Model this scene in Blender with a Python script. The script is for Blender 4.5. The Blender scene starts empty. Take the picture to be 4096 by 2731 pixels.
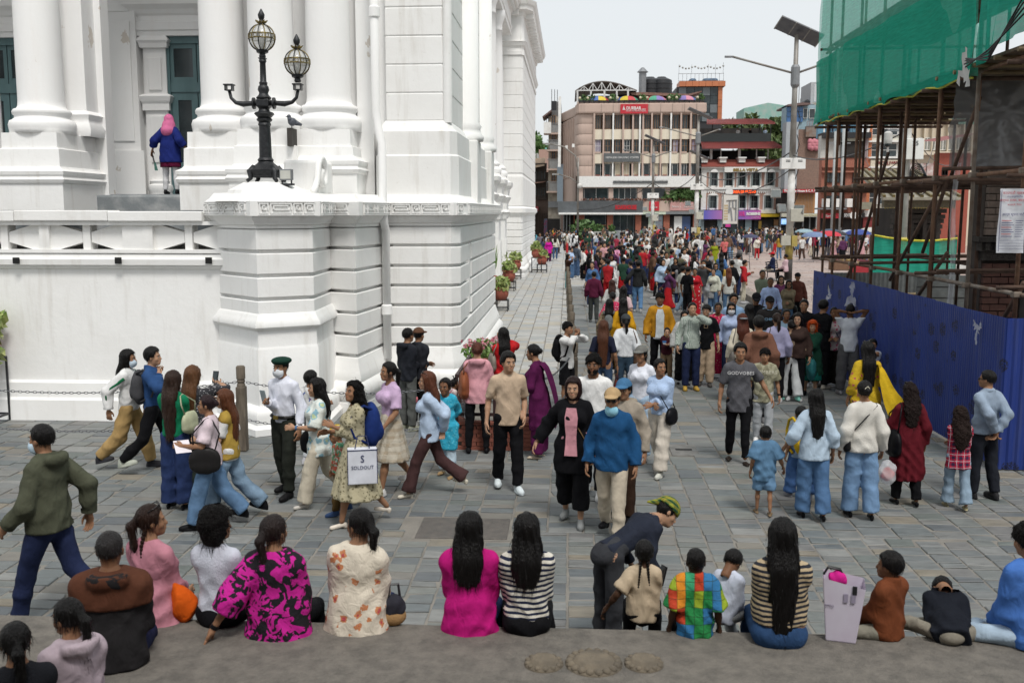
import bpy,bmesh,math,random
import numpy as np
from mathutils import Vector,Matrix
R=math.radians
scene=bpy.context.scene
col=scene.collection
rnd=random.Random(7)
CAM_H,PITCH,YAW,FPX=3.43,R(7.44),R(3.24),3982.0
cd=bpy.data.cameras.new('camera');cam=bpy.data.objects.new('camera',cd);col.objects.link(cam)
cam.location=(0,0,CAM_H);cam.rotation_euler=(R(90)-PITCH,0,YAW)
cd.lens=35.0;cd.sensor_width=36.0;cd.clip_end=2000;cd.clip_start=0.1
cd.dof.use_dof=True;cd.dof.focus_distance=17;cd.dof.aperture_fstop=3.6
scene.camera=cam
scene.render.resolution_x,scene.render.resolution_y=1024,682
SUN_EL,SUN_AZ=R(58),R(158)
w=bpy.data.worlds.new('World');scene.world=w;w.use_nodes=True
nt=w.node_tree;nt.nodes.clear()
sky=nt.nodes.new('ShaderNodeTexSky');sky.sky_type='NISHITA';sky.sun_disc=False
sky.sun_elevation=SUN_EL;sky.sun_rotation=SUN_AZ;sky.air_density=1.0;sky.dust_density=6.0;sky.ozone_density=1.0
sc=nt.nodes.new('ShaderNodeVectorMath');sc.operation='SCALE';sc.inputs['Scale'].default_value=0.09
mx=nt.nodes.new('ShaderNodeMix');mx.data_type='RGBA';mx.inputs['Factor'].default_value=0.86
mx.inputs['B'].default_value=(0.56,0.582,0.592,1)
bg=nt.nodes.new('ShaderNodeBackground');bg.inputs['Strength'].default_value=1.0
wo=nt.nodes.new('ShaderNodeOutputWorld')
nt.links.new(sky.outputs['Color'],sc.inputs[0]);nt.links.new(sc.outputs['Vector'],mx.inputs['A'])
nt.links.new(mx.outputs['Result'],bg.inputs['Color']);nt.links.new(bg.outputs['Background'],wo.inputs['Surface'])
sd=bpy.data.lights.new('sun','SUN');sd.energy=1.5;sd.angle=R(14);sd.color=(1.0,0.97,0.93)
sun=bpy.data.objects.new('sun',sd);col.objects.link(sun)
sun.rotation_euler=(R(90)-SUN_EL,0,math.pi-SUN_AZ);sun.location=(5,-10,30)
vs=scene.view_settings;vs.view_transform='Standard';vs.look='None';vs.gamma=1;vs.use_curve_mapping=False
vs.exposure=0.69
def ray(px,py):
 u=(px-2048)/FPX;v=(1365.5-py)/FPX
 f=math.cos(PITCH)+v*math.sin(PITCH);z=-math.sin(PITCH)+v*math.cos(PITCH)
 return (u*math.cos(YAW)-f*math.sin(YAW),u*math.sin(YAW)+f*math.cos(YAW),z)
def gz(px,py,z=0.0):
 d=ray(px,py);t=(z-CAM_H)/d[2];return (d[0]*t,d[1]*t,z)
def atY(px,py,Y):
 d=ray(px,py);t=Y/d[1];return (d[0]*t,Y,CAM_H+d[2]*t)
class MB:
 def __init__(s):s.v=[];s.f=[]
 def add(s,v,f):
  n=len(s.v);s.v+=[tuple(p) for p in v];s.f+=[tuple(i+n for i in q) for q in f];return s
 def box(s,x0,y0,z0,x1,y1,z1):
  return s.add([(x0,y0,z0),(x1,y0,z0),(x1,y1,z0),(x0,y1,z0),(x0,y0,z1),(x1,y0,z1),(x1,y1,z1),(x0,y1,z1)],[(0,3,2,1),(4,5,6,7),(0,1,5,4),(1,2,6,5),(2,3,7,6),(3,0,4,7)])
 def bar(s,a,b,w,h):
  a=Vector(a);b=Vector(b);d=(b-a).normalized()
  up=Vector((0,0,1)) if abs(d.z)<.9 else Vector((0,1,0))
  r=d.cross(up).normalized()*w/2;u=r.cross(d).normalized()*h/2
  v=[a-r-u,a+r-u,a+r+u,a-r+u,b-r-u,b+r-u,b+r+u,b-r+u]
  return s.add(v,[(0,1,2,3),(7,6,5,4),(0,4,5,1),(1,5,6,2),(2,6,7,3),(3,7,4,0)])
 def prism(s,poly,z0,z1):
  n=len(poly);ar=sum(poly[i][0]*poly[(i+1)%n][1]-poly[(i+1)%n][0]*poly[i][1] for i in range(n))
  if ar<0:poly=poly[::-1]
  v=[(p[0],p[1],z0) for p in poly]+[(p[0],p[1],z1) for p in poly]
  return s.add(v,[tuple(range(n-1,-1,-1)),tuple(range(n,2*n))]+[(i,(i+1)%n,(i+1)%n+n,i+n) for i in range(n)])
 def prism_y(s,poly,y0,y1):
  n=len(poly);ar=sum(poly[i][0]*poly[(i+1)%n][1]-poly[(i+1)%n][0]*poly[i][1] for i in range(n))
  if ar<0:poly=poly[::-1]
  v=[(p[0],y0,p[1]) for p in poly]+[(p[0],y1,p[1]) for p in poly]
  return s.add(v,[tuple(range(n)),tuple(range(2*n-1,n-1,-1))]+[(i,i+n,(i+1)%n+n,(i+1)%n) for i in range(n)])
 def prism_x(s,poly,x0,x1):
  n=len(poly);ar=sum(poly[i][0]*poly[(i+1)%n][1]-poly[(i+1)%n][0]*poly[i][1] for i in range(n))
  if ar<0:poly=poly[::-1]
  v=[(x0,p[0],p[1]) for p in poly]+[(x1,p[0],p[1]) for p in poly]
  return s.add(v,[tuple(range(n-1,-1,-1)),tuple(range(n,2*n))]+[(i,(i+1)%n,(i+1)%n+n,i+n) for i in range(n)])
 def lathe(s,prof,x=0,y=0,n=20,cap=True,sq=0):
  v=[];f=[];m=len(prof)
  for r,z in prof:
   for k in range(n):
    a=2*math.pi*(k+.5*sq)/n;v.append((x+r*math.cos(a),y+r*math.sin(a),z))
  for j in range(m-1):
   for k in range(n):
    f.append((j*n+k,j*n+(k+1)%n,(j+1)*n+(k+1)%n,(j+1)*n+k))
  if cap:f.append(tuple(range(n-1,-1,-1)));f.append(tuple((m-1)*n+k for k in range(n)))
  return s.add(v,f)
 def tube(s,path,r,n=8,cap=True):
  path=[Vector(p) for p in path];rs=r if isinstance(r,(list,tuple)) else [r]*len(path)
  v=[];f=[];m=len(path);prev=None
  for i,p in enumerate(path):
   d=(path[min(i+1,m-1)]-path[max(i-1,0)]).normalized()
   if prev is None:up=Vector((0,0,1)) if abs(d.z)<.9 else Vector((1,0,0));a=d.cross(up).normalized()
   else:a=(prev-d*prev.dot(d)).normalized()
   prev=a;b=d.cross(a)
   for k in range(n):
    t=2*math.pi*k/n;v.append(p+(a*math.cos(t)+b*math.sin(t))*rs[i])
  for j in range(m-1):
   for k in range(n):f.append((j*n+k,j*n+(k+1)%n,(j+1)*n+(k+1)%n,(j+1)*n+k))
  if cap:f.append(tuple(range(n-1,-1,-1)));f.append(tuple((m-1)*n+k for k in range(n)))
  return s.add(v,f)
 def sphere(s,c,r,n=12,m=8,sc=(1,1,1)):
  prof=[(max(1e-4,math.sin(math.pi*j/m))*r,-math.cos(math.pi*j/m)*r) for j in range(m+1)]
  t=MB().lathe(prof,0,0,n,False)
  return s.add([(c[0]+p[0]*sc[0],c[1]+p[1]*sc[1],c[2]+p[2]*sc[2]) for p in t.v],t.f)
 def sweep(s,path,prof,closed=False):
  n=len(path);P=[Vector(p) for p in path];v=[];m=len(prof)
  for i in range(n):
   if closed:d0=(P[i]-P[i-1]).normalized();d1=(P[(i+1)%n]-P[i]).normalized()
   else:
    d1=(P[min(i+1,n-1)]-P[min(i,n-2)]).normalized();d0=(P[max(i,1)]-P[max(i-1,0)]).normalized()
   n0=Vector((d0.y,-d0.x));n1=Vector((d1.y,-d1.x));mn=(n0+n1);mn=mn/max(.35,(1+n0.dot(n1)))
   for o,z in prof:v.append((P[i].x+mn.x*o,P[i].y+mn.y*o,z))
  f=[]
  for i in range(n if closed else n-1):
   j=(i+1)%n
   for k in range(m-1):f.append((i*m+k,j*m+k,j*m+k+1,i*m+k+1))
  if not closed:f.append(tuple(range(m)));f.append(tuple((n-1)*m+k for k in range(m-1,-1,-1)))
  return s.add(v,f)
 def xform(s,M):
  s.v=[tuple(M@Vector(p)) for p in s.v];return s
 def mesh(s,name,mat=None,smooth=False):
  me=bpy.data.meshes.new(name);me.from_pydata(s.v,[],s.f);me.update()
  if mat:me.materials.append(mat)
  if smooth:
   try:me.shade_smooth()
   except Exception:pass
   if smooth!='all':
    try:me.set_sharp_from_angle(angle=R(42))
    except Exception:pass
  return me
 def build(s,name,mat,parent=None,smooth=False,bevel=0):
  return link(name,s.mesh(name,mat,smooth),parent,bevel)
def link(name,me,parent=None,bevel=0,loc=None,rz=None):
 o=bpy.data.objects.new(name,me);col.objects.link(o)
 if parent is not None:o.parent=parent
 if loc is not None:o.location=loc
 if rz is not None:o.rotation_euler=(0,0,rz)
 if bevel:
  b=o.modifiers.new('bevel','BEVEL');b.width=bevel;b.segments=2;b.limit_method='ANGLE';b.angle_limit=R(35)
 return o
def tag(o,label=None,cat=None,group=None,kind=None):
 if label:o['label']=label
 if cat:o['category']=cat
 if group:o['group']=group
 if kind:o['kind']=kind
 return o
def thing(name,label,cat,loc=(0,0,0),rz=0,group=None):
 o=bpy.data.objects.new(name,None);col.objects.link(o);o.location=loc;o.rotation_euler=(0,0,rz)
 o.empty_display_size=.2
 return tag(o,label,cat,group)
def copy_tree(o,parent=None,loc=None,rz=None,label=None):
 c=o.copy();col.objects.link(c)
 if parent is not None:c.parent=parent
 if loc is not None:c.location=loc
 if rz is not None:c.rotation_euler=(0,0,rz)
 if label:c['label']=label
 for ch in list(o.children):copy_tree(ch,c)
 return c
MATS={}
def nodes_of(m):
 m.use_nodes=True;t=m.node_tree;return t,t.nodes['Principled BSDF']
def rgb(c):return (c[0],c[1],c[2],1)
def mat(name,c,rough=.7,metal=0,c2=None,scale=6.0,bump=0.0,bscale=None,detail=5,mixpos=(.35,.7),spec=None,alpha=1,coat=0,stretch=(1,1,1),emit=0):
 if name in MATS:return MATS[name]
 m=bpy.data.materials.new(name);MATS[name]=m;t,b=nodes_of(m);N=t.nodes;L=t.links
 b.inputs['Roughness'].default_value=rough;b.inputs['Metallic'].default_value=metal
 if spec is not None:b.inputs['Specular IOR Level'].default_value=spec
 if alpha<1:b.inputs['Alpha'].default_value=alpha
 if coat:b.inputs['Coat Weight'].default_value=coat
 if emit:
  b.inputs['Emission Color'].default_value=rgb(c);b.inputs['Emission Strength'].default_value=emit
 if c2 is None:c2=tuple(max(0,x*.82) for x in c)
 tc=N.new('ShaderNodeTexCoord');mp=N.new('ShaderNodeMapping');mp.inputs['Scale'].default_value=stretch
 L.new(tc.outputs['Object'],mp.inputs['Vector'])
 ns=N.new('ShaderNodeTexNoise');ns.inputs['Scale'].default_value=scale;ns.inputs['Detail'].default_value=detail
 L.new(mp.outputs['Vector'],ns.inputs['Vector'])
 cr=N.new('ShaderNodeMapRange');cr.inputs['From Min'].default_value=mixpos[0];cr.inputs['From Max'].default_value=mixpos[1]
 L.new(ns.outputs['Fac'],cr.inputs['Value'])
 mx=N.new('ShaderNodeMix');mx.data_type='RGBA';mx.inputs['A'].default_value=rgb(c);mx.inputs['B'].default_value=rgb(c2)
 L.new(cr.outputs['Result'],mx.inputs['Factor']);L.new(mx.outputs['Result'],b.inputs['Base Color'])
 if bump:
  n2=N.new('ShaderNodeTexNoise');n2.inputs['Scale'].default_value=bscale or scale*5;n2.inputs['Detail'].default_value=4
  L.new(mp.outputs['Vector'],n2.inputs['Vector'])
  bp=N.new('ShaderNodeBump');bp.inputs['Strength'].default_value=bump;bp.inputs['Distance'].default_value=.02
  L.new(n2.outputs['Fac'],bp.inputs['Height']);L.new(bp.outputs['Normal'],b.inputs['Normal'])
 return m
def plaster(name,c,dirt,streak=(.55,.62),amount=.5,patch=None):
 if name in MATS:return MATS[name]
 m=bpy.data.materials.new(name);MATS[name]=m;t,b=nodes_of(m);N=t.nodes;L=t.links
 b.inputs['Roughness'].default_value=.85
 g=N.new('ShaderNodeNewGeometry')
 def noise(sc,det,stretch=(1,1,1),rough=.6):
  mp=N.new('ShaderNodeMapping');mp.inputs['Scale'].default_value=stretch;L.new(g.outputs['Position'],mp.inputs['Vector'])
  n=N.new('ShaderNodeTexNoise');n.inputs['Scale'].default_value=sc;n.inputs['Detail'].default_value=det;n.inputs['Roughness'].default_value=rough
  L.new(mp.outputs['Vector'],n.inputs['Vector']);return n
 def rng(n,a,b2,lo,hi):
  r=N.new('ShaderNodeMapRange');r.inputs['From Min'].default_value=a;r.inputs['From Max'].default_value=b2
  r.inputs['To Min'].default_value=lo;r.inputs['To Max'].default_value=hi;L.new(n.outputs['Fac'],r.inputs['Value']);return r
 n1=rng(noise(.9,6),.4,.75,0,.35*amount);n2=rng(noise(5,5,(1,1,.12)),streak[0],.8,0,.9*amount)
 n3=rng(noise(14,8,rough=.75),.62,.74,0,1.0*amount)
 a1=N.new('ShaderNodeMath');a1.operation='ADD';L.new(n1.outputs['Result'],a1.inputs[0]);L.new(n2.outputs['Result'],a1.inputs[1])
 a2=N.new('ShaderNodeMath');a2.operation='ADD';a2.use_clamp=True;L.new(a1.outputs['Value'],a2.inputs[0]);L.new(n3.outputs['Result'],a2.inputs[1])
 mx=N.new('ShaderNodeMix');mx.data_type='RGBA';mx.inputs['A'].default_value=rgb(c);mx.inputs['B'].default_value=rgb(dirt)
 L.new(a2.outputs['Value'],mx.inputs['Factor']);out=mx.outputs['Result']
 if patch:
  pr=rng(noise(1.6,7,(1,1,.6),.62),.655,.665,0,.8);m2=N.new('ShaderNodeMix');m2.data_type='RGBA';m2.inputs['B'].default_value=rgb(patch);L.new(out,m2.inputs['A']);L.new(pr.outputs['Result'],m2.inputs['Factor']);out=m2.outputs['Result']
 L.new(out,b.inputs['Base Color'])
 bp=N.new('ShaderNodeBump');bp.inputs['Strength'].default_value=.25;bp.inputs['Distance'].default_value=.02
 L.new(noise(9,6).outputs['Fac'],bp.inputs['Height']);L.new(bp.outputs['Normal'],b.inputs['Normal'])
 return m
def text(body,size,mt,loc,rot=(R(90),0,0),parent=None,name='lettering',depth=.01,align='CENTER',bold=0,scx=1.0):
 cu=bpy.data.curves.new(name,'FONT');cu.body=body;cu.size=size;cu.align_x=align;cu.align_y='CENTER'
 cu.extrude=depth;cu.offset=bold;cu.resolution_u=2
 o=bpy.data.objects.new(name,cu);col.objects.link(o);dg=bpy.context.evaluated_depsgraph_get()
 me=bpy.data.meshes.new_from_object(o.evaluated_get(dg));bpy.data.objects.remove(o)
 me.materials.clear();me.materials.append(mt)
 o=bpy.data.objects.new(name,me);col.objects.link(o);o.location=loc;o.rotation_euler=rot;o.scale=(scx,1,1)
 if parent is not None:o.parent=parent
 return o
WHITE=plaster('white_plaster',(.84,.84,.825),(.50,.465,.41),amount=.52)
WHITE2=plaster('white_plaster_column',(.84,.84,.83),(.66,.57,.50),amount=.18,patch=(.58,.52,.45))
CREAM=plaster('cream_plaster',(.60,.53,.42),(.33,.28,.22),amount=.6)
GREENWOOD=mat('teal_painted_wood',(.11,.19,.20),.45,c2=(.075,.14,.15),scale=3,bump=.1,stretch=(1,1,.2))
DARKGLASS=mat('dark_glass',(.02,.028,.032),.08,scale=1.5,c2=(.045,.06,.065))
BLACKIRON=mat('black_cast_iron',(.012,.013,.015),.38,metal=.3,c2=(.03,.032,.035),scale=20,bump=.3)
GOLD=mat('tarnished_gilt',(.30,.23,.08),.45,metal=.7,c2=(.06,.05,.03),scale=14)
GREYSTONE=mat('grey_stone',(.20,.22,.23),.6,c2=(.36,.37,.37),scale=3.5,bump=.3,mixpos=(.45,.7))
RUST=mat('rusty_steel_pipe',(.145,.078,.05),.75,c2=(.24,.14,.085),scale=7,bump=.25,metal=.2)
RUSTD=mat('dark_rusty_steel_pipe',(.075,.045,.032),.8,c2=(.14,.085,.06),scale=7,bump=.25,metal=.2)
GALV=mat('galvanised_steel',(.33,.33,.32),.5,c2=(.20,.19,.17),scale=6,metal=.55)
WOODPOST=mat('weathered_wood',(.17,.14,.105),.85,c2=(.07,.055,.04),scale=5,bump=.5,stretch=(3,3,.5))
TERRA=mat('terracotta',(.32,.085,.05),.6,c2=(.22,.06,.04),scale=8,bump=.1)
STEELBLK=mat('black_painted_steel',(.014,.015,.018),.45)
def objcol(name,rough=.85,bump=.35,bscale=40,var=.18,sheen=0.0,fold=True):
 m=bpy.data.materials.new(name);MATS[name]=m;t,b=nodes_of(m);N=t.nodes;L=t.links
 b.inputs['Roughness'].default_value=rough;b.inputs['Specular IOR Level'].default_value=.12
 oi=N.new('ShaderNodeObjectInfo');tc=N.new('ShaderNodeTexCoord')
 n=N.new('ShaderNodeTexNoise');n.inputs['Scale'].default_value=9;n.inputs['Detail'].default_value=6;L.new(tc.outputs['Object'],n.inputs['Vector'])
 r=N.new('ShaderNodeMapRange');r.inputs['From Min'].default_value=.3;r.inputs['From Max'].default_value=.7;r.inputs['To Min'].default_value=1-var;r.inputs['To Max'].default_value=1+var*.6
 L.new(n.outputs['Fac'],r.inputs['Value'])
 s=N.new('ShaderNodeVectorMath');s.operation='SCALE';L.new(oi.outputs['Color'],s.inputs[0]);L.new(r.outputs['Result'],s.inputs['Scale'])
 L.new(s.outputs['Vector'],b.inputs['Base Color'])
 if bump:
  mp=N.new('ShaderNodeMapping');mp.inputs['Scale'].default_value=(1,1,.55) if fold else (1,1,1);L.new(tc.outputs['Object'],mp.inputs['Vector'])
  n2=N.new('ShaderNodeTexNoise');n2.inputs['Scale'].default_value=bscale;n2.inputs['Detail'].default_value=3;n2.inputs['Distortion'].default_value=.8
  L.new(mp.outputs['Vector'],n2.inputs['Vector'])
  bp=N.new('ShaderNodeBump');bp.inputs['Strength'].default_value=bump;bp.inputs['Distance'].default_value=.03
  L.new(n2.outputs['Fac'],bp.inputs['Height']);L.new(bp.outputs['Normal'],b.inputs['Normal'])
 return m
# ================================================================ palace
pal=thing('palace','white neoclassical palace with columns, banded stone base and meander frieze','palace',(-6,20,0))
pal.location=(0,0,0)
def P(mb,name,mt=None,par=None,smooth=False,bevel=0,label=None):
 o=mb.build(name,mt or WHITE,par or pal,smooth,bevel)
 if label:o['label']=label
 return o
PIER=[(-5.75,15.95),(-4.74,14.95),(-4.0,15.45),(-4.05,16.85)]
BLK=[(-4.2,16.9),(-3.56,16.55),(-3.38,18.2)]
BAY=[(-3.27,18.7),(-3.27,18.05),(-2.13,18.05),(-1.98,18.25),(-1.95,26.6),(-3.5,26.6)]
FULL=[(-5.75,15.95),(-4.74,14.95),(-4.0,15.45),(-4.05,16.8),(-3.56,16.55),(-3.36,18.05),(-2.13,18.05),(-1.98,18.25),(-1.95,26.6),(-3.5,26.6)]
GRV=[1.02,1.38,1.75,2.11,2.47,2.84,3.2]
def course(path,z0,z1,name='stone_course',g=.05):
 m=MB().sweep(path,[(-.2,z0),(-.014,z0),(0,z0+.014),(0,z1-g-.014),(-.014,z1-g),(-.2,z1-g)])
 return P(m,name,smooth=False)
for a,b in zip(GRV[3:-1],GRV[4:]):course(PIER,a,b)
course(PIER,1.86,2.11)
for a,b in zip(GRV[:-1],GRV[1:]):course(BLK,a,b)
for i,(a,b) in enumerate(zip(GRV[:-1],GRV[1:])):
 if i==5 or i==0:course(BAY,a,b);continue
 course(BAY[:4]+[(-1.975,19.75)],a,b)
 course([(-1.975,20.35)]+BAY[4:],a,b)
P(MB().box(-2.3,19.95,1.40,-1.99,20.15,2.8),'slit_pilaster')
P(MB().prism([(-5.62,15.95),(-4.73,15.03),(-4.07,15.5),(-4.12,17),(-3.62,16.65),(-3.45,18.3),(-3.2,18.12),(-2.18,18.12),(-2.06,18.3),(-2.03,26.5),(-3.5,26.5),(-5.6,26.5),(-5.6,16.4)],.0,3.56),'core_wall')
P(MB().sweep(PIER,[(-.2,.0),(.20,.0),(.20,.10),(.14,.16),(.155,.30),(.10,.42),(.055,.44),(.055,1.30),(.035,1.34),(.03,1.36),(.03,1.60),(.06,1.62),(.10,1.66),(.10,1.72),(.05,1.78),(.035,1.83),(.0,1.87),(-.2,1.87)]),'pier_pedestal',smooth=True)
BASEP=[(-.2,0),(.14,0),(.14,.18),(.10,.22),(.155,.28),(.19,.36),(.19,.44),(.14,.52),(.09,.56),(.10,.62),(.07,.72),(.03,.84),(0,.95),(-.05,.97),(-.2,.97)]
P(MB().sweep(BLK,BASEP),'base_moulding',smooth=True)
P(MB().sweep(BAY,BASEP),'base_moulding',smooth=True)
P(MB().sweep(FULL,[(-.3,3.17),(.0,3.17),(.0,3.22),(.035,3.23),(.045,3.265),(.10,3.32),(.115,3.36),(-.3,3.36)]),'cornice',smooth=True)
P(MB().sweep(FULL,[(-.3,3.36),(.145,3.36),(.145,3.585),(-.3,3.585)]),'frieze_band')
P(MB().sweep(FULL,[(-.3,3.585),(.13,3.585),(.05,3.64),(-.02,3.72),(-.3,3.72)]),'weathering_slope',smooth=True)
def key_seg(a,b,par):
 a=Vector(a);b=Vector(b);d=b-a;L=d.length;d.normalize();n=Vector((d.y,-d.x));mb=MB()
 def rect(s0,z0,s1,z1):
  p=a+d*s0;q=a+d*s1;o=n*.146;e=n*.172
  mb.add([(p.x+o.x,p.y+o.y,z0),(q.x+o.x,q.y+o.y,z0),(q.x+o.x,q.y+o.y,z1),(p.x+o.x,p.y+o.y,z1),(p.x+e.x,p.y+e.y,z0),(q.x+e.x,q.y+e.y,z0),(q.x+e.x,q.y+e.y,z1),(p.x+e.x,p.y+e.y,z1)],[(4,5,6,7),(0,1,5,4),(1,2,6,5),(2,3,7,6),(3,0,4,7)])
 s=.0;big=False;w=.018
 rect(0,3.365,L,3.38);rect(0,3.565,L,3.58)
 while s<L-.05:
  W=min(.36 if big else .17,L-s);z0,z1=3.39,3.555
  x0,x1=s+.012,s+W-.012
  if W>.1:
   rect(x0,z0,x1,z0+w);rect(x0,z1-w,x1,z1);rect(x0,z0+w,x0+w,z1-w);rect(x1-w,z0+.06,x1,z1-w)
   rect(x0+.045,z0+.055,x1-.03,z0+.055+w);rect(x0+.045,z0+.055,x0+.045+w,z1-.045);rect(x0+.045,z1-.05,x1-.055,z1-.05+w)
  s+=W;big= not big
 P(mb,'meander_relief',par=par)
for a,b in zip(FULL[:-2],FULL[1:-1]):key_seg(a,b,pal)
WL=[(-26,15.85),(-5.3,15.85)]
P(MB().sweep(WL,[(-.4,0),(.13,0),(.12,.34),(.075,.38),(.06,.62),(.0,.66),(0,2.5),(-.4,2.5)]),'terrace_wall',smooth=False)
P(MB().sweep(WL,[(-.4,2.5),(.02,2.5),(.05,2.53),(.05,2.56),(.10,2.57),(.11,2.66),(.06,2.69),(.05,2.74),(.0,2.76),(-.4,2.76)]),'string_course')
cop=MB()
xs=[-26+1.55*i for i in range(14)]
for i in range(len(xs)-1):
 P(MB().box(xs[i]+.004,15.71,3.27+.006*(i%2),min(xs[i+1],-5.45)-.004,16.2,3.43+.008*(i%3)),'coping_stone',bevel=.015)
P(MB().box(-26,15.76,3.21,-5.45,16.15,3.27),'rail_moulding');P(MB().box(-26,15.78,2.76,-5.45,16.15,2.815),'plinth_rail')
bal_z0,bal_z1=2.815,3.21
def bal_panel(x0,x1):
 m=MB();c=(x0+x1)/2;zm=(bal_z0+bal_z1)/2;g=.08
 for s in (-1,1):
  e=x0 if s<0 else x1
  m.prism_y([(e,bal_z0),(e,bal_z1),(c+s*(.46),bal_z1),(c+s*.075,zm+g),(c+s*.075,zm-g),(c+s*.46,bal_z0)],15.86,16.08)
 m.box(c-.06,15.84,bal_z0,c+.06,16.1,bal_z1)
 P(m,'balustrade_panel')
x=-5.45-.9
edges=[]
x1=-5.55
for k in range(14):
 w=1.28 if k%4 else 1.22
 bal_panel(x1-w+.06,x1)
 P(MB().box(x1-w-.10,15.80,bal_z0,x1-w+.06,16.1,bal_z1),'balustrade_pier')
 x1-=w+.1+(0 if k%3 else .34)
 if k%3==0:P(MB().box(x1,15.81,bal_z0,x1+.34,16.1,bal_z1),'balustrade_pier')
for px in (65,473,835):
 c=atY(px,1042,15.72)
 P(MB().box(c[0]-.05,15.70,c[2]-.05,c[0]+.05,15.735,c[2]+.05),'drain_spout',mat('spout_black',(.008,.008,.008),.9))
GRAV=mat('terrace_gravel',(.10,.10,.098),.95,c2=(.18,.18,.17),scale=60,bump=.6)
P(MB().box(-26,16.2,2.3,-4.5,19.6,2.95),'terrace_floor',GRAV)
P(MB().box(-26,19.35,2.95,-4.4,19.75,3.75),'verandah_step',GREYSTONE,bevel=.04)
P(MB().box(-26,19.75,2.9,-3.6,22.2,3.77),'verandah_floor',GREYSTONE)
ENT_Z=12.2
def column(cx,cy,r,zb,par=None,pil=None,zt=ENT_Z):
 h=zt-zb
 prof=[(r*1.42,zb),(r*1.42,zb+.07),(r*1.44,zb+.10),(r*1.46,zb+.17),(r*1.40,zb+.24),(r*1.28,zb+.26),(r*1.2,zb+.29),(r*1.18,zb+.33),(r*1.26,zb+.36),(r*1.28,zb+.41),(r*1.22,zb+.45),(r*1.08,zb+.47),(r*1.02,zb+.52),(r,zb+.62)]
 for k in range(1,9):prof.append((r*(1-.14*(k/8)**1.6),zb+.62+(h-1.5)*k/8))
 prof+=[(r*.95,zt-.86),(r*.86,zt-.8),(r*.9,zt-.55),(r*1.15,zt-.3),(r*1.2,zt)]
 return P(MB().lathe(prof,cx,cy,40),'column',WHITE2,par,smooth='all')
def pedestal(x0,y0,x1,y1,zb,zt):
 pth=[(x0,y1),(x0,y0),(x1,y0),(x1,y1)]
 P(MB().sweep(pth,[(-.25,zb),(.10,zb),(.10,zb+.48),(.13,zb+.50),(.155,zb+.56),(.12,zb+.61),(.14,zb+.65),(.15,zb+.71),(.06,zb+.76),(.03,zb+.80),(.02,zt-.30),(-.03,zt-.28),(-.035,zt),(-.25,zt)]),'pedestal',smooth=False)
 P(MB().box(x0+.2,y0+.2,zb,x1-.2,y1,zt-.002),'pedestal_core')
for cx,cy in ((-9.96,18.7),(-6.47,18.75),(-13.4,18.7),(-16.9,18.7)):
 pedestal(cx-.56,cy-.56,cx+.56,cy+1.05,3.45,4.87)
 column(cx,cy,.41,4.87)
 P(MB().box(cx-.05,cy+.5,4.87,cx+.62,cy+1.0,ENT_Z),'pilaster',WHITE2)
 P(MB().sweep([(cx-.05,cy+1.0),(cx-.05,cy+.5),(cx+.62,cy+.5),(cx+.62,cy+1.0)],[(-.1,4.87),(.10,4.87),(.13,5.0),(.07,5.12),(.05,5.2),(.09,5.28),(0,5.36),(-.1,5.36)]),'pilaster_base',WHITE2,smooth=True)
 P(MB().box(cx-.62,cy+1.0,3.5,cx+.75,cy+1.35,ENT_Z),'arch_pier',WHITE2)
pedestal(-5.85,17.45,-4.78,19.2,3.45,4.86)
column(-5.32,18.0,.40,4.86)
pedestal(-4.86,17.62,-3.82,19.4,3.6,4.86)
column(-4.34,18.2,.40,4.86)
P(MB().box(-5.6,18.75,4.86,-3.4,19.5,ENT_Z),'wall_behind_columns',WHITE2)
P(MB().box(-4.88,17.3,4.55,-4.80,17.65,4.86),'painted_gap_shadow',mat('gap_shadow_dark',(.05,.045,.04),.9))  # solid dark box painted as the shadow in the gap between the pedestals
P(MB().prism([(-5.42,15.95),(-4.76,15.2),(-4.12,15.62),(-4.2,17.0),(-5.4,17.0)],3.6,3.76),'lamp_plinth',bevel=.03)
P(MB().lathe([(.84,3.585),(.72,3.66),(.62,3.70),(.60,3.76),(.46,3.83),(.36,3.885),(.0,3.89)],-4.78,15.74,8,sq=1),'lamp_mound')
P(MB().box(-4.05,18.5,3.5,-3.2,19.8,12.2),'recess_wall',WHITE2);P(MB().box(-3.86,18.32,3.6,-3.56,18.5,12.2),'recess_pilaster',WHITE2)
P(MB().box(-4.75,16.55,3.7,-4.15,17.6,4.28),'scroll_block',bevel=.05)
sp=[(-4.12+.0*k,16.62+.30*math.cos(-.6+k*.42)*(1-k*.045),4.02+.33*math.sin(-.6+k*.42)*(1-k*.045)) for k in range(19)]
P(MB().tube([(-4.12,16.0,3.74),(-4.12,16.15,3.80),(-4.12,16.3,3.95)]+[(-4.11,16.62-.30*math.cos(.6+k*.42)*(1-k*.05),4.03+.31*math.sin(.6+k*.42)*(1-k*.05)) for k in range(18)],.055,8),'volute',smooth='all')
UP=[(-3.62,19.4),(-3.45,18.18),(-2.16,18.16),(-2.05,18.32),(-2.02,26.5),(-3.5,26.5)]
P(MB().sweep(UP,[(-.3,3.6),(.05,3.6),(.045,4.42),(.02,4.45),(.015,4.86),(-.03,4.90),(-.10,5.02),(-.13,5.06),(-.3,5.06)]),'upper_pedestal',smooth=False)
UPS=[(-3.42,19.4),(-3.32,18.31),(-2.30,18.29),(-2.18,18.42),(-2.15,26.4),(-3.5,26.4)]
z=5.06
while z<12.0:
 course(UPS,z,min(z+.5,12.2),g=.014);z+=.5
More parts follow.
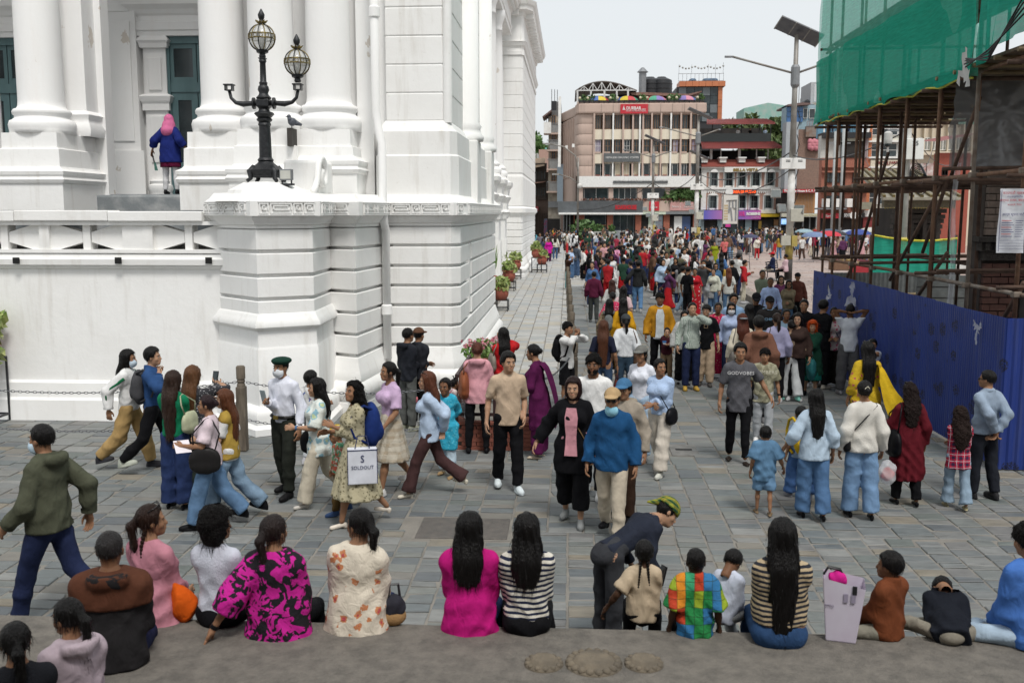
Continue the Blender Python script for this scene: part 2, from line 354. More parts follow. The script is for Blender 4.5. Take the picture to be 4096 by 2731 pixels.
P(MB().prism([(-3.40,19.5),(-3.305,18.325),(-2.305,18.305),(-2.195,18.43),(-2.165,26.3),(-8,26.3),(-8,22.6),(-3.6,22.6)],3.5,12.3),'upper_core_wall')
P(MB().tube([(-2.20,18.33,5.02),(-2.20,18.33,12.2)],.085,12),'corner_bead',smooth=True)
for y in (20.9,24.6):
 P(MB().lathe([(.34,4.86),(.36,4.95),(.30,5.02),(.28,5.1),(.31,5.16),(.25,5.24),(.24,12.1)],-2.12,y,20),'engaged_column',WHITE2,smooth='all')
 P(MB().box(-2.4,y-.42,3.6,-1.86,y+.42,4.86),'flank_pedestal',bevel=.02)
ENT=[(-26,18.2),(-6.1,18.2),(-5.1,17.4),(-3.9,17.75),(-3.42,18.1),(-2.2,18.1),(-2.05,18.3),(-2.0,26.7),(-3.0,26.7),(-3.0,51.7),(-3.6,51.7),(-2.42,51.7),(-2.38,70)]
EPROF=[(-1.2,12.2),(.04,12.2),(.04,12.45),(.08,12.47),(.08,12.65),(.04,12.67),(.04,13.25),(.12,13.3),(.14,13.45),(.40,13.5),(.42,13.68),(.50,13.75),(.55,13.9),(-.2,13.92),(-.2,15.6),(-1.2,15.6)]
P(MB().sweep(ENT[:9]+[(-3.0,51.6)],EPROF),'entablature')
den=MB()
for k in range(90):
 y=26.9+k*.27
 if y<51.4:den.box(-3.05,y,13.30,-2.72,y+.15,13.46)
tag(P(den,'dentil_row'),kind='stuff')
P(MB().box(-26,22.0,3.7,-3.6,22.6,12.3),'verandah_wall',WHITE2)
P(MB().box(-26,18.9,12.15,-3.6,22.0,12.3),'verandah_ceiling',WHITE2)
def door(xl,w):
 xr=xl+w
 for s,xp in ((-1,xl-.5),(1,xr)):
  P(MB().box(xp,21.84,3.77,xp+.5,22.0,7.1),'door_pilaster',WHITE2)
  P(MB().box(xp+.1,21.81,4.5,xp+.4,21.84,5.5),'pilaster_panel',WHITE2,bevel=.008)
  P(MB().sweep([(xp-.02,22.0),(xp-.02,21.82),(xp+.52,21.82),(xp+.52,22.0)],[(-.05,5.62),(.03,5.62),(.03,5.76),(.06,5.82),(.09,5.92),(.02,5.97),(-.05,5.97)]),'pilaster_capital',WHITE2)
  P(MB().box(xp+.1,21.8,6.05,xp+.4,21.84,6.75),'foliage_panel',WHITE2,bevel=.02)
  P(MB().sweep([(xp-.02,22.0),(xp-.02,21.8),(xp+.52,21.8),(xp+.52,22.0)],[(-.05,6.95),(.03,6.95),(.05,7.05),(.09,7.1),(.02,7.2),(-.05,7.2)]),'pilaster_capital',WHITE2)
  P(MB().lathe([(.26,3.77),(.26,3.86),(.29,3.92),(.27,4.0),(.22,4.03),(.24,4.09),(.2,4.13)],xp+.25,21.9,16),'pilaster_foot',WHITE2,smooth=True)
 P(MB().sweep([(xl-.62,22.0),(xl-.62,21.78),(xr+.62,21.78),(xr+.62,22.0)],[(-.3,7.2),(.0,7.2),(.0,7.3),(.04,7.32),(.04,7.48),(.0,7.5),(.0,7.62),(.05,7.66),(.10,7.74),(.22,7.82),(.24,7.96),(.30,8.1),(-.3,8.12)]),'door_cornice',WHITE2)
 fr=P(MB().box(xl,21.88,7.05,xr,22.02,7.2).box(xl,21.88,3.8,xl+.06,22.02,7.05).box(xr-.06,21.88,3.8,xr,22.02,7.05).box(xl+.06,21.9,6.02,xr-.06,22.0,6.22),'door_frame',GREENWOOD)
 c=(xl+xr)/2
 for a,b in ((xl+.06,c-.01),(c+.01,xr-.06)):
  lf=P(MB().box(a,21.93,3.8,a+.14,21.98,6.02).box(b-.14,21.93,3.8,b,21.98,6.02).box(a+.14,21.93,5.85,b-.14,21.98,6.02).box(a+.14,21.93,3.8,b-.14,21.98,4.5),'door_leaf',GREENWOOD)
  P(MB().box(a+.14,21.95,4.5,b-.14,21.97,5.85),'pane',DARKGLASS,lf)
  tr=P(MB().box(a,21.93,6.22,a+.08,21.98,7.05).box(b-.08,21.93,6.22,b,21.98,7.05).box(a+.08,21.93,6.95,b-.08,21.98,7.05).box(a+.08,21.93,6.22,b-.08,21.98,6.34),'transom',GREENWOOD)
  P(MB().box(a+.08,21.95,6.34,b-.08,21.97,6.95),'pane',DARKGLASS,tr)
 P(MB().box(xl+.02,21.985,3.78,xr-.02,22.01,7.1),'door_reveal',mat('dark_reveal',(.01,.012,.012),.9))
for xl in (-8.79,-13.05,-17.3):door(xl,1.3)
for cx in (-9.96,-6.47,-13.4,-16.9):
 P(MB().box(cx-.12,21.7,3.77,cx+.58,22.0,12.2),'wall_pilaster',WHITE2)
 P(MB().box(cx+.0,21.67,4.95,cx+.46,21.7,7.5).box(cx+.0,21.67,7.7,cx+.46,21.7,11),'pilaster_panel',WHITE2,bevel=.01)
 P(MB().box(cx-.2,21.66,3.77,cx+.66,21.7,4.75),'pilaster_plinth',WHITE2)
 P(MB().tube([(cx+.72,21.93,3.77),(cx+.72,21.93,12.2)],.07,10),'arch_bead',WHITE2,smooth=True)
P(MB().box(-8,26.4,0,-4.3,52,12.3),'flank_wall')
P(MB().box(-4.3,26.6,0,-3.45,51.8,3.0),'flank_terrace')
flute=MB()
for y in (33.4,37.4,41.4,45.4):
 column(-3.35,y,.40,4.95)
 for zz in (0,):
  P(MB().box(-3.75,y-.6,.0,-2.85,y+.6,3.1),'flank_pier')
  fl=MB()
  for k in range(7):fl.box(-2.85,y-.5+k*.145,.5,-2.81,y-.5+k*.145+.075,2.2);fl.box(-3.74+k*.125,y-.64,.5,-3.74+k*.125+.06,y-.6,2.2)
  P(fl,'fluting')
  P(MB().sweep([(-3.8,y+.65),(-3.8,y-.62),(-2.83,y-.62),(-2.83,y+.65)],[(-.4,3.1),(.04,3.1),(.08,3.3),(.16,3.4),(.06,3.5),(.06,3.8),(.12,3.9),(.2,4.05),(.1,4.15),(.14,4.4),(.26,4.55),(.28,4.7),(.1,4.8),(-.0,4.95),(-.4,4.95)]),'console_cap')
FW=[(-3.95,54),(-3.95,52.2),(-2.5,52.2),(-2.4,52.4),(-2.35,70)]
P(MB().prism([(-8,52.24),(-2.52,52.24),(-2.43,52.42),(-2.38,69.9),(-8,69.9)],0,12.3),'wing_core_wall')
P(MB().sweep(FW,BASEP),'base_moulding',smooth=True)
for a,b in zip(GRV[:-1],GRV[1:]):course(FW,a,b)
P(MB().sweep(FW,[(-.3,3.17),(.0,3.17),(.045,3.265),(.10,3.32),(.145,3.36),(.145,3.585),(.05,3.64),(-.02,3.72),(-.3,3.72)]),'cornice')
P(MB().sweep(FW,[(-.3,3.72),(.02,3.72),(.02,5.2),(-.05,5.4),(-.3,5.4)]),'upper_pedestal')
z=5.4
while z<10.8:course(FW,z,z+.66,g=.02);z+=.66
P(MB().sweep(FW,[(-.6,11.34),(.06,11.34),(.06,11.55),(.02,11.57),(.02,11.75),(.10,11.8),(.16,11.95),(.2,12.0),(.06,12.05),(.04,13.25),(.12,13.3),(.14,13.45),(.5,13.5),(.52,13.68),(.6,13.75),(.68,13.95),(-.1,13.97),(-.1,15.9),(-.6,15.9)]),'entablature')
for k in range(2):P(MB().box(-3.7+k*.75,51.68,13.25,-3.35+k*.75,52.2,13.5),'cornice_bracket')
for k in range(16):P(MB().box(-2.38,52.9+k*1.0,13.25,-1.86,53.3+k*1.0,13.5),'cornice_bracket')
pipe=thing('drain_pipe','white painted rainwater pipe running down the palace recess','pipe',(-3.30,17.93,0))
MB().tube([(-.16,.0,12),(-.14,.0,5.2),(-.10,-.02,4.9),(-.02,-.10,4.6),(-.02,-.13,3.7),(-.01,-.17,3.45),(0,-.12,3.2),(0,0,3.1),(0,0,.75)],.075,12).build('pipe',WHITE2,pipe,'all')
for z in (1.65,6.9,9.9):MB().lathe([(.075,z-.1),(.10,z-.08),(.10,z+.08),(.075,z+.1)],-.0 if z<3 else -.142,0,12).build('pipe_collar',WHITE2,pipe,True)
# ================================================================ ground, paving, terrace in front
def stone_mat(name,base,tones,rough=.62,bscale=30,warm=True):
 m=bpy.data.materials.new(name);MATS[name]=m;t,b=nodes_of(m);N=t.nodes;L=t.links
 g=N.new('ShaderNodeNewGeometry');oi=N.new('ShaderNodeObjectInfo')
 ad=N.new('ShaderNodeMath');ad.operation='ADD';L.new(g.outputs['Random Per Island'],ad.inputs[0]);L.new(oi.outputs['Random'],ad.inputs[1])
 fr=N.new('ShaderNodeMath');fr.operation='FRACT';L.new(ad.outputs['Value'],fr.inputs[0])
 cr=N.new('ShaderNodeValToRGB');cr.color_ramp.interpolation='CONSTANT';e=cr.color_ramp.elements
 while len(e)>1:e.remove(e[-1])
 e[0].position=0;e[0].color=rgb(tones[0])
 for i,tn in enumerate(tones[1:]):q=e.new((i+1)/len(tones));q.color=rgb(tn)
 L.new(fr.outputs['Value'],cr.inputs['Fac'])
 mp=N.new('ShaderNodeMapping');mp.inputs['Scale'].default_value=(1,3.2,1);L.new(g.outputs['Position'],mp.inputs['Vector'])
 n=N.new('ShaderNodeTexNoise');n.inputs['Scale'].default_value=4.5;n.inputs['Detail'].default_value=9;n.inputs['Roughness'].default_value=.68;L.new(mp.outputs['Vector'],n.inputs['Vector'])
 r=N.new('ShaderNodeMapRange');r.inputs['From Min'].default_value=.25;r.inputs['From Max'].default_value=.75;r.inputs['To Min'].default_value=.66;r.inputs['To Max'].default_value=1.32;L.new(n.outputs['Fac'],r.inputs['Value'])
 s=N.new('ShaderNodeVectorMath');s.operation='SCALE';L.new(cr.outputs['Color'],s.inputs[0]);L.new(r.outputs['Result'],s.inputs['Scale'])
 n2=N.new('ShaderNodeTexNoise');n2.inputs['Scale'].default_value=.55;n2.inputs['Detail'].default_value=6;L.new(g.outputs['Position'],n2.inputs['Vector'])
 r2=N.new('ShaderNodeMapRange');r2.inputs['From Min'].default_value=.48;r2.inputs['From Max'].default_value=.72;r2.inputs['To Max'].default_value=.55;L.new(n2.outputs['Fac'],r2.inputs['Value'])
 mx=N.new('ShaderNodeMix');mx.data_type='RGBA';mx.inputs['B'].default_value=rgb(base);L.new(s.outputs['Vector'],mx.inputs['A']);L.new(r2.outputs['Result'],mx.inputs['Factor'])
 L.new(mx.outputs['Result'],b.inputs['Base Color'])
 rr=N.new('ShaderNodeMapRange');rr.inputs['From Min'].default_value=.3;rr.inputs['From Max'].default_value=.7;rr.inputs['To Min'].default_value=rough-.2;rr.inputs['To Max'].default_value=rough+.2;L.new(n.outputs['Fac'],rr.inputs['Value']);L.new(rr.outputs['Result'],b.inputs['Roughness'])
 bp=N.new('ShaderNodeBump');bp.inputs['Strength'].default_value=.45;bp.inputs['Distance'].default_value=.02;L.new(n.outputs['Fac'],bp.inputs['Height']);L.new(bp.outputs['Normal'],b.inputs['Normal'])
 return m
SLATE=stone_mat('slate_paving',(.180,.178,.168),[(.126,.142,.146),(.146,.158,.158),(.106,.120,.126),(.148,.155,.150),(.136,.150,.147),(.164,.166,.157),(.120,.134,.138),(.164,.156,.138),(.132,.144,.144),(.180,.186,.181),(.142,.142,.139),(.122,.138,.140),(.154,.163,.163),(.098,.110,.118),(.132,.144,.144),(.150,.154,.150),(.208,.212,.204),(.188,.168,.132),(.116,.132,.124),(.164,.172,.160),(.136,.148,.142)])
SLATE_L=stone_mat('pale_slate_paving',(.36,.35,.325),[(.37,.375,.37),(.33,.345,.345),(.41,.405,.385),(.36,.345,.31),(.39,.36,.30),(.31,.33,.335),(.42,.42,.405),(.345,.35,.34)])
PINKBRICK=stone_mat('worn_brick_paving',(.34,.28,.25),[(.33,.25,.22),(.37,.29,.25),(.30,.24,.22),(.36,.30,.27),(.34,.25,.21)])
MORTAR=mat('dusty_mortar_ground',(.22,.205,.18),.95,c2=(.155,.146,.13),scale=3,bump=.4,bscale=30)
gr=tag(MB().box(-400,-60,-.6,400,900,-.0105).build('ground',MORTAR),kind='structure')
pav=bpy.data.objects.new('pavement',None);col.objects.link(pav);pav['kind']='structure'
r2=random.Random(3)
def slab(mb,x0,y0,x1,y1,z,j=.012,th=.05):
 c=.006
 q=[(x0+r2.uniform(0,j),y0+r2.uniform(0,j)),(x1-r2.uniform(0,j),y0+r2.uniform(0,j)),(x1-r2.uniform(0,j),y1-r2.uniform(0,j)),(x0+r2.uniform(0,j),y1-r2.uniform(0,j))]
 cx=sum(p[0] for p in q)/4;cy=sum(p[1] for p in q)/4
 zt=[z+r2.uniform(-.004,.004) for _ in q]
 def ins(p):return (p[0]+(c if p[0]<cx else -c),p[1]+(c if p[1]<cy else -c))
 if r2.random()<.12:
  k=r2.randrange(4);p=q[k];q[k]=(p[0]+(cx-p[0])*.22,p[1]+(cy-p[1])*.22)
 v=[(p[0],p[1],z-th) for p in q]+[(p[0],p[1],a-.006) for p,a in zip(q,zt)]+[ins(p)+(a,) for p,a in zip(q,zt)]
 f=[(8,9,10,11)]
 for i in range(4):k=(i+1)%4;f+=[(i,k,k+4,i+4),(i+4,k+4,k+8,i+8)]
 mb.add(v,f)
slabs=[]
HOLES=[(-1.62,10.12,-.62,10.85),(1.48,13.9,1.9,14.6)]
def lay(x0,x1,y0,y1,dep,wid,z,far=False):
 x=x0
 while x<x1-.05:
  w=min(wid*r2.uniform(.82,1.2),x1-x);y=y0-r2.uniform(0,dep)
  while y<y1:
   d=dep*r2.uniform(.62,1.45)
   if r2.random()<.1 and w>.4:halves=[(x,x+w*.5),(x+w*.5,x+w)]
   else:halves=[(x,x+w)]
   for a,b in halves:
    ys_=max(y,y0);ye=min(y+d,y1);cxx,cyy=(a+b)/2,(ys_+ye)/2
    if ye-ys_>.06 and not any(h[0]-.05<cxx<h[2]+.05 and h[1]-.05<cyy<h[3]+.05 for h in HOLES):
     slabs.append((a,ys_,b-.011,ye-.011,z+r2.uniform(-.006,.006)))
   y+=d
  x+=w
lay(-9,7,7.2,10.4,.19,.28,0);lay(-12,9.5,10.4,13.4,.21,.34,0)
lay(-12,9.5,13.4,21,.24,.40,0)
lay(0.12,9.3,21,46,.32,.5,0)
near=sorted(slabs,key=lambda s:(s[1]-7.4)**2+((s[0]+.2)*.75)**2)
near_ids=[s for s in near if s[1]>7.5 and abs(s[0])<s[1]*.56][:290]
ns=set(near_ids)
for s in near_ids:
 m=MB();cx,cy=(s[0]+s[2])/2,(s[1]+s[3])/2;slab(m,s[0]-cx,s[1]-cy,s[2]-cx,s[3]-cy,0)
 o=link('paving_stone',m.mesh('paving_stone',SLATE),pav,loc=(cx,cy,s[4]))
m=MB()
for s in slabs:
 if s not in ns:slab(m,*s[:5])
tag(m.build('paving_stones',SLATE,pav),kind='stuff')
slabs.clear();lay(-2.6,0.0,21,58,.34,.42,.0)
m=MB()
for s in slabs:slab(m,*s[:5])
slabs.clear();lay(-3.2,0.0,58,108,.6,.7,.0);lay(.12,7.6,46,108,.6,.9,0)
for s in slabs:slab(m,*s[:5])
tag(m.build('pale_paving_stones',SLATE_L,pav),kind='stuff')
KX=[(7.35,22.6),(7.0,29.6),(6.9,37.3),(7.1,43),(7.0,60),(6.6,80)]
sq=[(60,22.6)]+KX+[(6.6,108),(60,108)]
tag(MB().prism(sq,-.2,.21).build('raised_square',PINKBRICK),kind='structure')
slabs.clear();m=MB()
y=24.8
while y<80:
 d=.24+max(0,y-35)*.012;xk=next((a[0]+(b[0]-a[0])*(y+d-a[1])/(b[1]-a[1]) for a,b in zip(KX[:-1],KX[1:]) if a[1]<=y+d<=b[1]),6.6)
 x=xk+.5
 while x<24:
  w_=d*2*r2.uniform(.8,1.2);slab(m,x,y,x+w_-.02,y+d-.02,.224,th=.03);x+=w_
 y+=d
tag(m.build('square_bricks',PINKBRICK,bpy.data.objects['raised_square']),kind='stuff')
KERB=mat('kerb_stone',(.27,.235,.2),.85,c2=(.17,.15,.13),scale=3,bump=.4)
kerb=bpy.data.objects.new('kerb',None);col.objects.link(kerb);kerb['kind']='structure'
for a,b in zip(KX[:-1],KX[1:]):
 a=Vector(a);b=Vector(b);n=max(1,int((b-a).length/.8));d=(b-a)/n;u=d.normalized();nn=Vector((u.y,-u.x))
 for k in range(n):
  p=a+d*k+u*.01;q=a+d*(k+1)-u*.01
  MB().prism([tuple(p-nn*.03),tuple(q-nn*.03),tuple(q+nn*.42),tuple(p+nn*.42)],-.05,.24+r2.uniform(-.008,.008)).build('kerb_stone',KERB,kerb,bevel=.02 if a.y<45 else 0)
IRON=mat('worn_cover_plate',(.105,.098,.09),.6,c2=(.15,.135,.12),scale=9,bump=.3,metal=.3)
mh=thing('inspection_cover','dark rectangular metal inspection cover set in the slate paving','cover',(-1.12,10.48,0))
MB().box(-.52,-.38,-.03,.52,.38,-.006).build('cover_rim',MORTAR,mh)
for s in (-1,1):MB().box(min(.008*s,.49*s),-.35,-.02,max(.008*s,.49*s),.35,.007).build('cover_plate',IRON,mh,bevel=.008)
mh=thing('drain_cover','small grey drain cover with a slot sunk in paving','cover',(1.69,14.25,0))
MB().box(-.2,-.34,-.02,.2,.34,.004).build('cover_plate',mat('drain_concrete',(.19,.185,.175),.9,c2=(.11,.11,.105)),mh,bevel=.01)
MB().box(-.12,-.05,-.02,.12,.05,.0055).build('slot',mat('slot_black',(.01,.01,.01),.9),mh)
DKTIM=mat('dark_temple_timber',(.05,.035,.028),.8,c2=(.03,.022,.018),scale=6)
TER=mat('terrace_stone',(.185,.168,.144),.9,c2=(.11,.101,.088),scale=6.5,detail=14,mixpos=(.40,.62),bump=1.0,bscale=30)
[setattr(n_.inputs['Roughness'],'default_value',.76) for n_ in TER.node_tree.nodes if n_.type=='TEX_NOISE']
ter=tag(MB().box(-9,1.2,-.1,12,6.55,.6).build('stone_terrace',TER,bevel=.03),kind='structure')
MB().box(-9,6.40,.0,12,6.515,.5).build('terrace_riser',TER,ter)
TEMB=mat('temple_plinth_brick',(.20,.10,.075),.9,c2=(.13,.07,.055),scale=5,bump=.5);plinth=thing('stepped_temple','stepped brick plinth and deep eaved temple the terrace belongs to','temple',(1.5,-8,0));plinth.location=(0,0,0)
for k in range(4):MB().box(-9+k*.5,-30,.55+k*.6,12-k*.5,2.6-k*1.3,1.16+k*.6).build('plinth_step',TER,plinth,bevel=.02)
MB().box(-6,-22,2.9,9,-5.2,9.5).build('temple_wall',TEMB,plinth)
for k in range(9):MB().box(-6+k*1.8,-3.1,2.95,-5.7+k*1.8,-2.8,7.3).build('timber_post',DKTIM,plinth)
MB().prism_x([(-5.2,10.2),(-5.2,10.45),(.9,7.35),(.9,7.2)],-9.5,12.5).build('roof_slope',mat('temple_tile_roof',(.17,.085,.06),.9,c2=(.11,.06,.045),scale=6,bump=.6),plinth)
MB().box(-6,-3.2,7.25,9.5,-2.7,7.6).build('eaves_beam',DKTIM,plinth)
for k in range(14):MB().bar((-8.6+k*1.6,-5.1,6.4),(-8.6+k*1.6,-.2,7.55),.12,.16).build('roof_strut',DKTIM,plinth)
CARV=mat('carved_lotus_stone',(.17,.14,.10),.9,c2=(.10,.085,.065),scale=9,bump=.4)
for i,(px,py,r) in enumerate(((2175,2655,.12),(2375,2655,.175),(2575,2655,.12))):
 c=gz(px,py,.6)
 o=thing('lotus_carving',['small worn lotus boss carved at one end of the stone row','large worn lotus boss carved between two small ones','small worn lotus boss beside the pinkish stone patch'][i],'stone carving',c,0,'carved lotus bosses in the terrace')
 MB().lathe([(r*1.06,-.01),(r*1.0,.012),(r*.7,.03),(r*.62,.045),(r*.5,.048),(.001,.045)],0,0,28).build('disc',CARV,o,'all')
 n=18 if r>.15 else 13
 for k in range(n):
  a=2*math.pi*k/n
  MB().sphere((r*.86*math.cos(a),r*.86*math.sin(a),.014),r*.17,8,6,(1,1,.85)).build('petal',CARV,o,'all')
# ================================================================ buildings round the square
class Fac:
 def __init__(s,ox,oy,Y,par):s.ox,s.oy,s.Y,s.par=ox,oy,Y,par
 def x(s,zx):return atY(s.ox+zx/2.24,845,s.Y)[0]
 def z(s,zy,zx=900):return atY(s.ox+700/2.24,s.oy+zy/2.24,s.Y)[2]
 def b(s,x0,y0,x1,y1,d0,d1,mb=None):
  zb=s.z(y1)
  if y1 in (1400,1480,1500,1530,1540,1545,1555,1560,1600):zb=min(zb,.0)-.1
  return (mb or MB()).box(s.x(x0),s.Y+d0,zb,s.x(x1),s.Y+d1,s.z(y0))
 def part(s,name,x0,y0,x1,y1,d0,d1,mt,par=None,bevel=0):return s.b(x0,y0,x1,y1,d0,d1).build(name,mt,par or s.par,False,bevel)
 def win(s,x0,y0,x1,y1,d,fr,gl=None,nv=1,nh=0,t=3.0):
  m=MB();s.b(x0,y0,x1,y0+t,d,d+.12,m);s.b(x0,y1-t,x1,y1,d,d+.12,m);s.b(x0,y0+t,x0+t,y1-t,d,d+.12,m);s.b(x1-t,y0+t,x1,y1-t,d,d+.12,m)
  for k in range(nv):c=x0+(x1-x0)*(k+1)/(nv+1);s.b(c-t*.5,y0+t,c+t*.5,y1-t,d+.01,d+.1,m)
  for k in range(nh):c=y0+(y1-y0)*(k+1)/(nh+1.0);s.b(x0+t,c-t*.5,x1-t,c+t*.5,d+.012,d+.09,m)
  w=m.build('window',fr,s.par)
  s.b(x0+t*.5,y0+t*.5,x1-t*.5,y1-t*.5,d+.05,d+.07).build('pane',gl or DARKGLASS,w)
  return w
 def text(s,body,cx,cy,h,mt,d,w=None,par=None,name='lettering',bold=.0):
  hh=s.z(cy-h/2)-s.z(cy+h/2)
  o=text(body,hh*1.38,mt,(s.x(cx),s.Y+d,s.z(cy)),parent=par or s.par,name=name,depth=.02,bold=bold)
  if w:
   W=s.x(cx+w/2)-s.x(cx-w/2);cur=max(v.co.x for v in o.data.vertices)-min(v.co.x for v in o.data.vertices)
   o.scale=(W/max(cur,.01),1,1)
  return o
PINK=plaster('pinkish_cement',(.50,.38,.32),(.24,.19,.165),amount=.6)
CREAMW=plaster('cream_wall',(.72,.66,.54),(.42,.36,.28),amount=.4)
WOODF=mat('brown_timber_frame',(.32,.17,.075),.6,c2=(.2,.1,.05),scale=4)
GREYM=mat('grey_sheet_metal',(.15,.16,.17),.45,metal=.3,c2=(.11,.12,.125),scale=2)
BRICKR=mat('red_brick',(.36,.12,.075),.85,c2=(.24,.085,.055),scale=12,bump=.3)
BRICKP=mat('pinkish_brick',(.50,.31,.25),.85,c2=(.40,.24,.19),scale=14,bump=.3)
TRIMW=mat('white_trim',(.78,.78,.76),.7,c2=(.64,.63,.60),scale=2)
REDROOF=mat('red_sheet_roof',(.25,.055,.05),.55,c2=(.17,.045,.042),scale=1.2)
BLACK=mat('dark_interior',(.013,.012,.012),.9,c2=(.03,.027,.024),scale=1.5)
SIGNW=mat('sign_white',(.78,.78,.76),.5);SIGNR=mat('sign_red',(.50,.02,.035),.45,c2=(.42,.018,.03));SIGNG=mat('sign_grey',(.11,.12,.125),.5)
GOLDL=mat('gold_letters',(.36,.24,.06),.35,metal=.6);ORANGE=mat('orange_panel',(.50,.17,.07),.5,c2=(.42,.14,.06),scale=.6)
STEEL=mat('grey_steel',(.25,.26,.27),.45,metal=.5);CURT=mat('curtain_cloth',(.22,.19,.30),.9,c2=(.4,.38,.4),scale=1.2,stretch=(3,3,.2))
BLIND=mat('roller_blind',(.55,.50,.38),.8);PLANT=mat('potted_foliage',(.05,.11,.03),.6,c2=(.09,.16,.045),scale=9)
def leaves(mb,c,r,n,size,rr,flat=1.0):
 for _ in range(n):
  while True:
   p=Vector((rr.uniform(-1,1),rr.uniform(-1,1),rr.uniform(-1,1)))
   if .2<p.length<1:break
  p=Vector((c[0]+p.x*r[0],c[1]+p.y*r[1],c[2]+p.z*r[2]));a=Vector((rr.gauss(0,1),rr.gauss(0,1),rr.gauss(0,.6))).normalized();b=a.orthogonal().normalized()
  q=Matrix.Rotation(rr.uniform(0,6.3),3,a)@b;s=size*rr.uniform(.6,1.4);a=a.cross(q)*s*.5;q=q*s
  mb.add([p-q,p+a-q*.1,p+q,p-a-q*.1],[(0,1,2,3)])
 return mb
rl=random.Random(5)
A=thing('corner_building','five storey pinkish cement block with cream walls and roof terrace umbrellas','building',(10,118,0));A.location=(0,0,0)
f=Fac(2150,250,118,A)
yb=f.z(1560)
bl=atY(2238,845,131)[0]
plan=[(f.x(420),119.6),(f.x(500),118.5),(f.x(1440),118.5),(f.x(1440),134),(bl+2,134),(bl+2,131)]
MB().prism(plan,yb-.5,f.z(370)-.3).build('body_wall',mat('dim_interior',(.03,.03,.033),.8),A)
rc=[(bl-.05,131)]+[(f.x(340)+.0,121.5),(f.x(343),119.6),(f.x(352),118.5),(f.x(372),118.05),(f.x(420),117.85)]+[(f.x(1476),117.85),(f.x(1476),125)]
for (z0,z1,o) in ((f.z(455),f.z(370),.12),):
 MB().sweep(rc,[(-.5,z0),(o,z0),(o+.05,z0+.15),(o+.05,z1-.1),(o,z1),(-.5,z1)]).build('parapet',PINK,A)
for k in range(9):
 c=560+k*105
 MB().box(f.x(c)-.02,117.66,f.z(450),f.x(c)+.02,117.70,f.z(375)).build('parapet_joint',mat('stain_joint',(.2,.16,.14),.9),A)
cyl=[(f.x(338),120.5),(f.x(345),119.2),(f.x(365),118.4),(f.x(400),118.1),(f.x(505),118.1),(f.x(505),119)]
zz=[455,548,643,738,833,928,1020]
for a,b in zip(zz[:-1],zz[1:]):MB().sweep(cyl,[(-.4,f.z(b)+.03),(.0,f.z(b)+.03),(.03,f.z(b)+.1),(.03,f.z(a)-.06),(0,f.z(a)),(-.4,f.z(a))]).build('corner_drum',PINK,A,True)
for k in range(7):
 t=k/7;xx=bl+(f.x(340)-bl)*t;yy=131-10*t
 MB().box(xx-.12,yy-.5,f.z(1020),xx+.2,yy+.3,f.z(470)).build('flank_fin',PINK,A)
MB().prism([(bl,131.2),(f.x(338)+.05,120.6),(f.x(338)+.4,120.9),(bl+.35,131.4)],f.z(1260),f.z(460)).build('flank_wall',PINK,A)
rows=[(468,598),(690,818),(905,1018)]
f.part('spandrel',505,450,1435,470,0,.5,PINK);f.part('spandrel',505,600,1435,690,.05,.5,CREAMW);f.part('spandrel',505,812,1435,905,.05,.5,CREAMW)
for k in range(11):f.part('sill_panel',505+k*85,800,560+k*85,815,-.02,.05,PINK)
wx=[510,597,688,767,855,945,1027,1110,1200,1280,1370]
for i,px_ in enumerate([500,583,668,757,843,905,933,1010,1093,1180,1268,1355,1418]):
 f.part('pilaster',px_-7,458,px_+7,1020,-.28,.4,PINK if i not in (2,5,9) else TRIMW)
for i,x in enumerate(wx):
 w_=52
 f.win(x,470,x+w_,598,.22,WOODF,nv=2 if i<8 else 1,nh=0)
 f.win(x,692,x+w_,806,.22,WOODF if i not in (0,3) else TRIMW,gl=CURT if i in (0,8,10) else DARKGLASS,nv=1,nh=1)
 f.win(x,907,x+w_,1015,.22,TRIMW,gl=BLIND if i in (2,3,4,6,7) else DARKGLASS,nv=1 if i in (3,9) else 0)
 f.part('window_flower_box',x+6,1008,x+w_-6,1016,-.05,.2,TERRA)
f.part('sign_band',367,1020,1448,1118,-.5,.45,SIGNW)
f.part('signboard',672,1063,1158,1083,-.62,-.5,SIGNG)
f.text('HIMALAYAN JAVA COFFEE',915,1063,17,mat('sign_lt_grey',(.42,.42,.41),.5),-.66,478)
f.part('signboard',588,815,912,893,-.42,-.28,SIGNG);f.text('NEPALESE ORGANIC COFFEE',750,855,17,SIGNW,-.44,292)
s=f.part('signboard',729,378,972,463,-.45,-.3,SIGNR);f.text('DURBAR',845,417,30,SIGNW,-.47,128,bold=.01);f.text('VIEW',933,427,14,SIGNW,-.47,40);f.text('RESTAURANT',868,441,9,SIGNW,-.47,80);f.part('sign_rule',778,439,822,442,-.46,-.45,SIGNW);f.part('sign_rule',910,440,955,443,-.46,-.45,SIGNW)
for k in range(4):
 m=MB();m.prism_y([(f.x(744+k*3),f.z(430-k*8)),(f.x(776-k*5),f.z(430-k*8)),(f.x(760),f.z(418-k*9))],117.54,117.55);m.build('sign_emblem',SIGNW,A)
f.part('spandrel',367,1118,1430,1126,-.2,.4,PINK)
for x0,x1,n in ((415,632,1),(675,885,3),(937,1143,1)):f.win(x0,1124,x1,1228,.1,TRIMW,nv=n)
f.part('cafe_opening',1182,1126,1410,1240,.05,.1,BLACK)
for x in (385,655,912,1163,1420):f.part('pier',x-20,1120,x+20,1240,-.15,.4,PINK)
for k in range(34):
 if k%2:continue
 x=420+k*30
 leaves(MB(),(f.x(x),117.7,f.z(1229)),(.45,.2,.16),26,.12,rl).build('sill_flowers',mat('sill_flower_mix',(.22,.05,.045),.7,c2=(.07,.08,.03),scale=25),A)
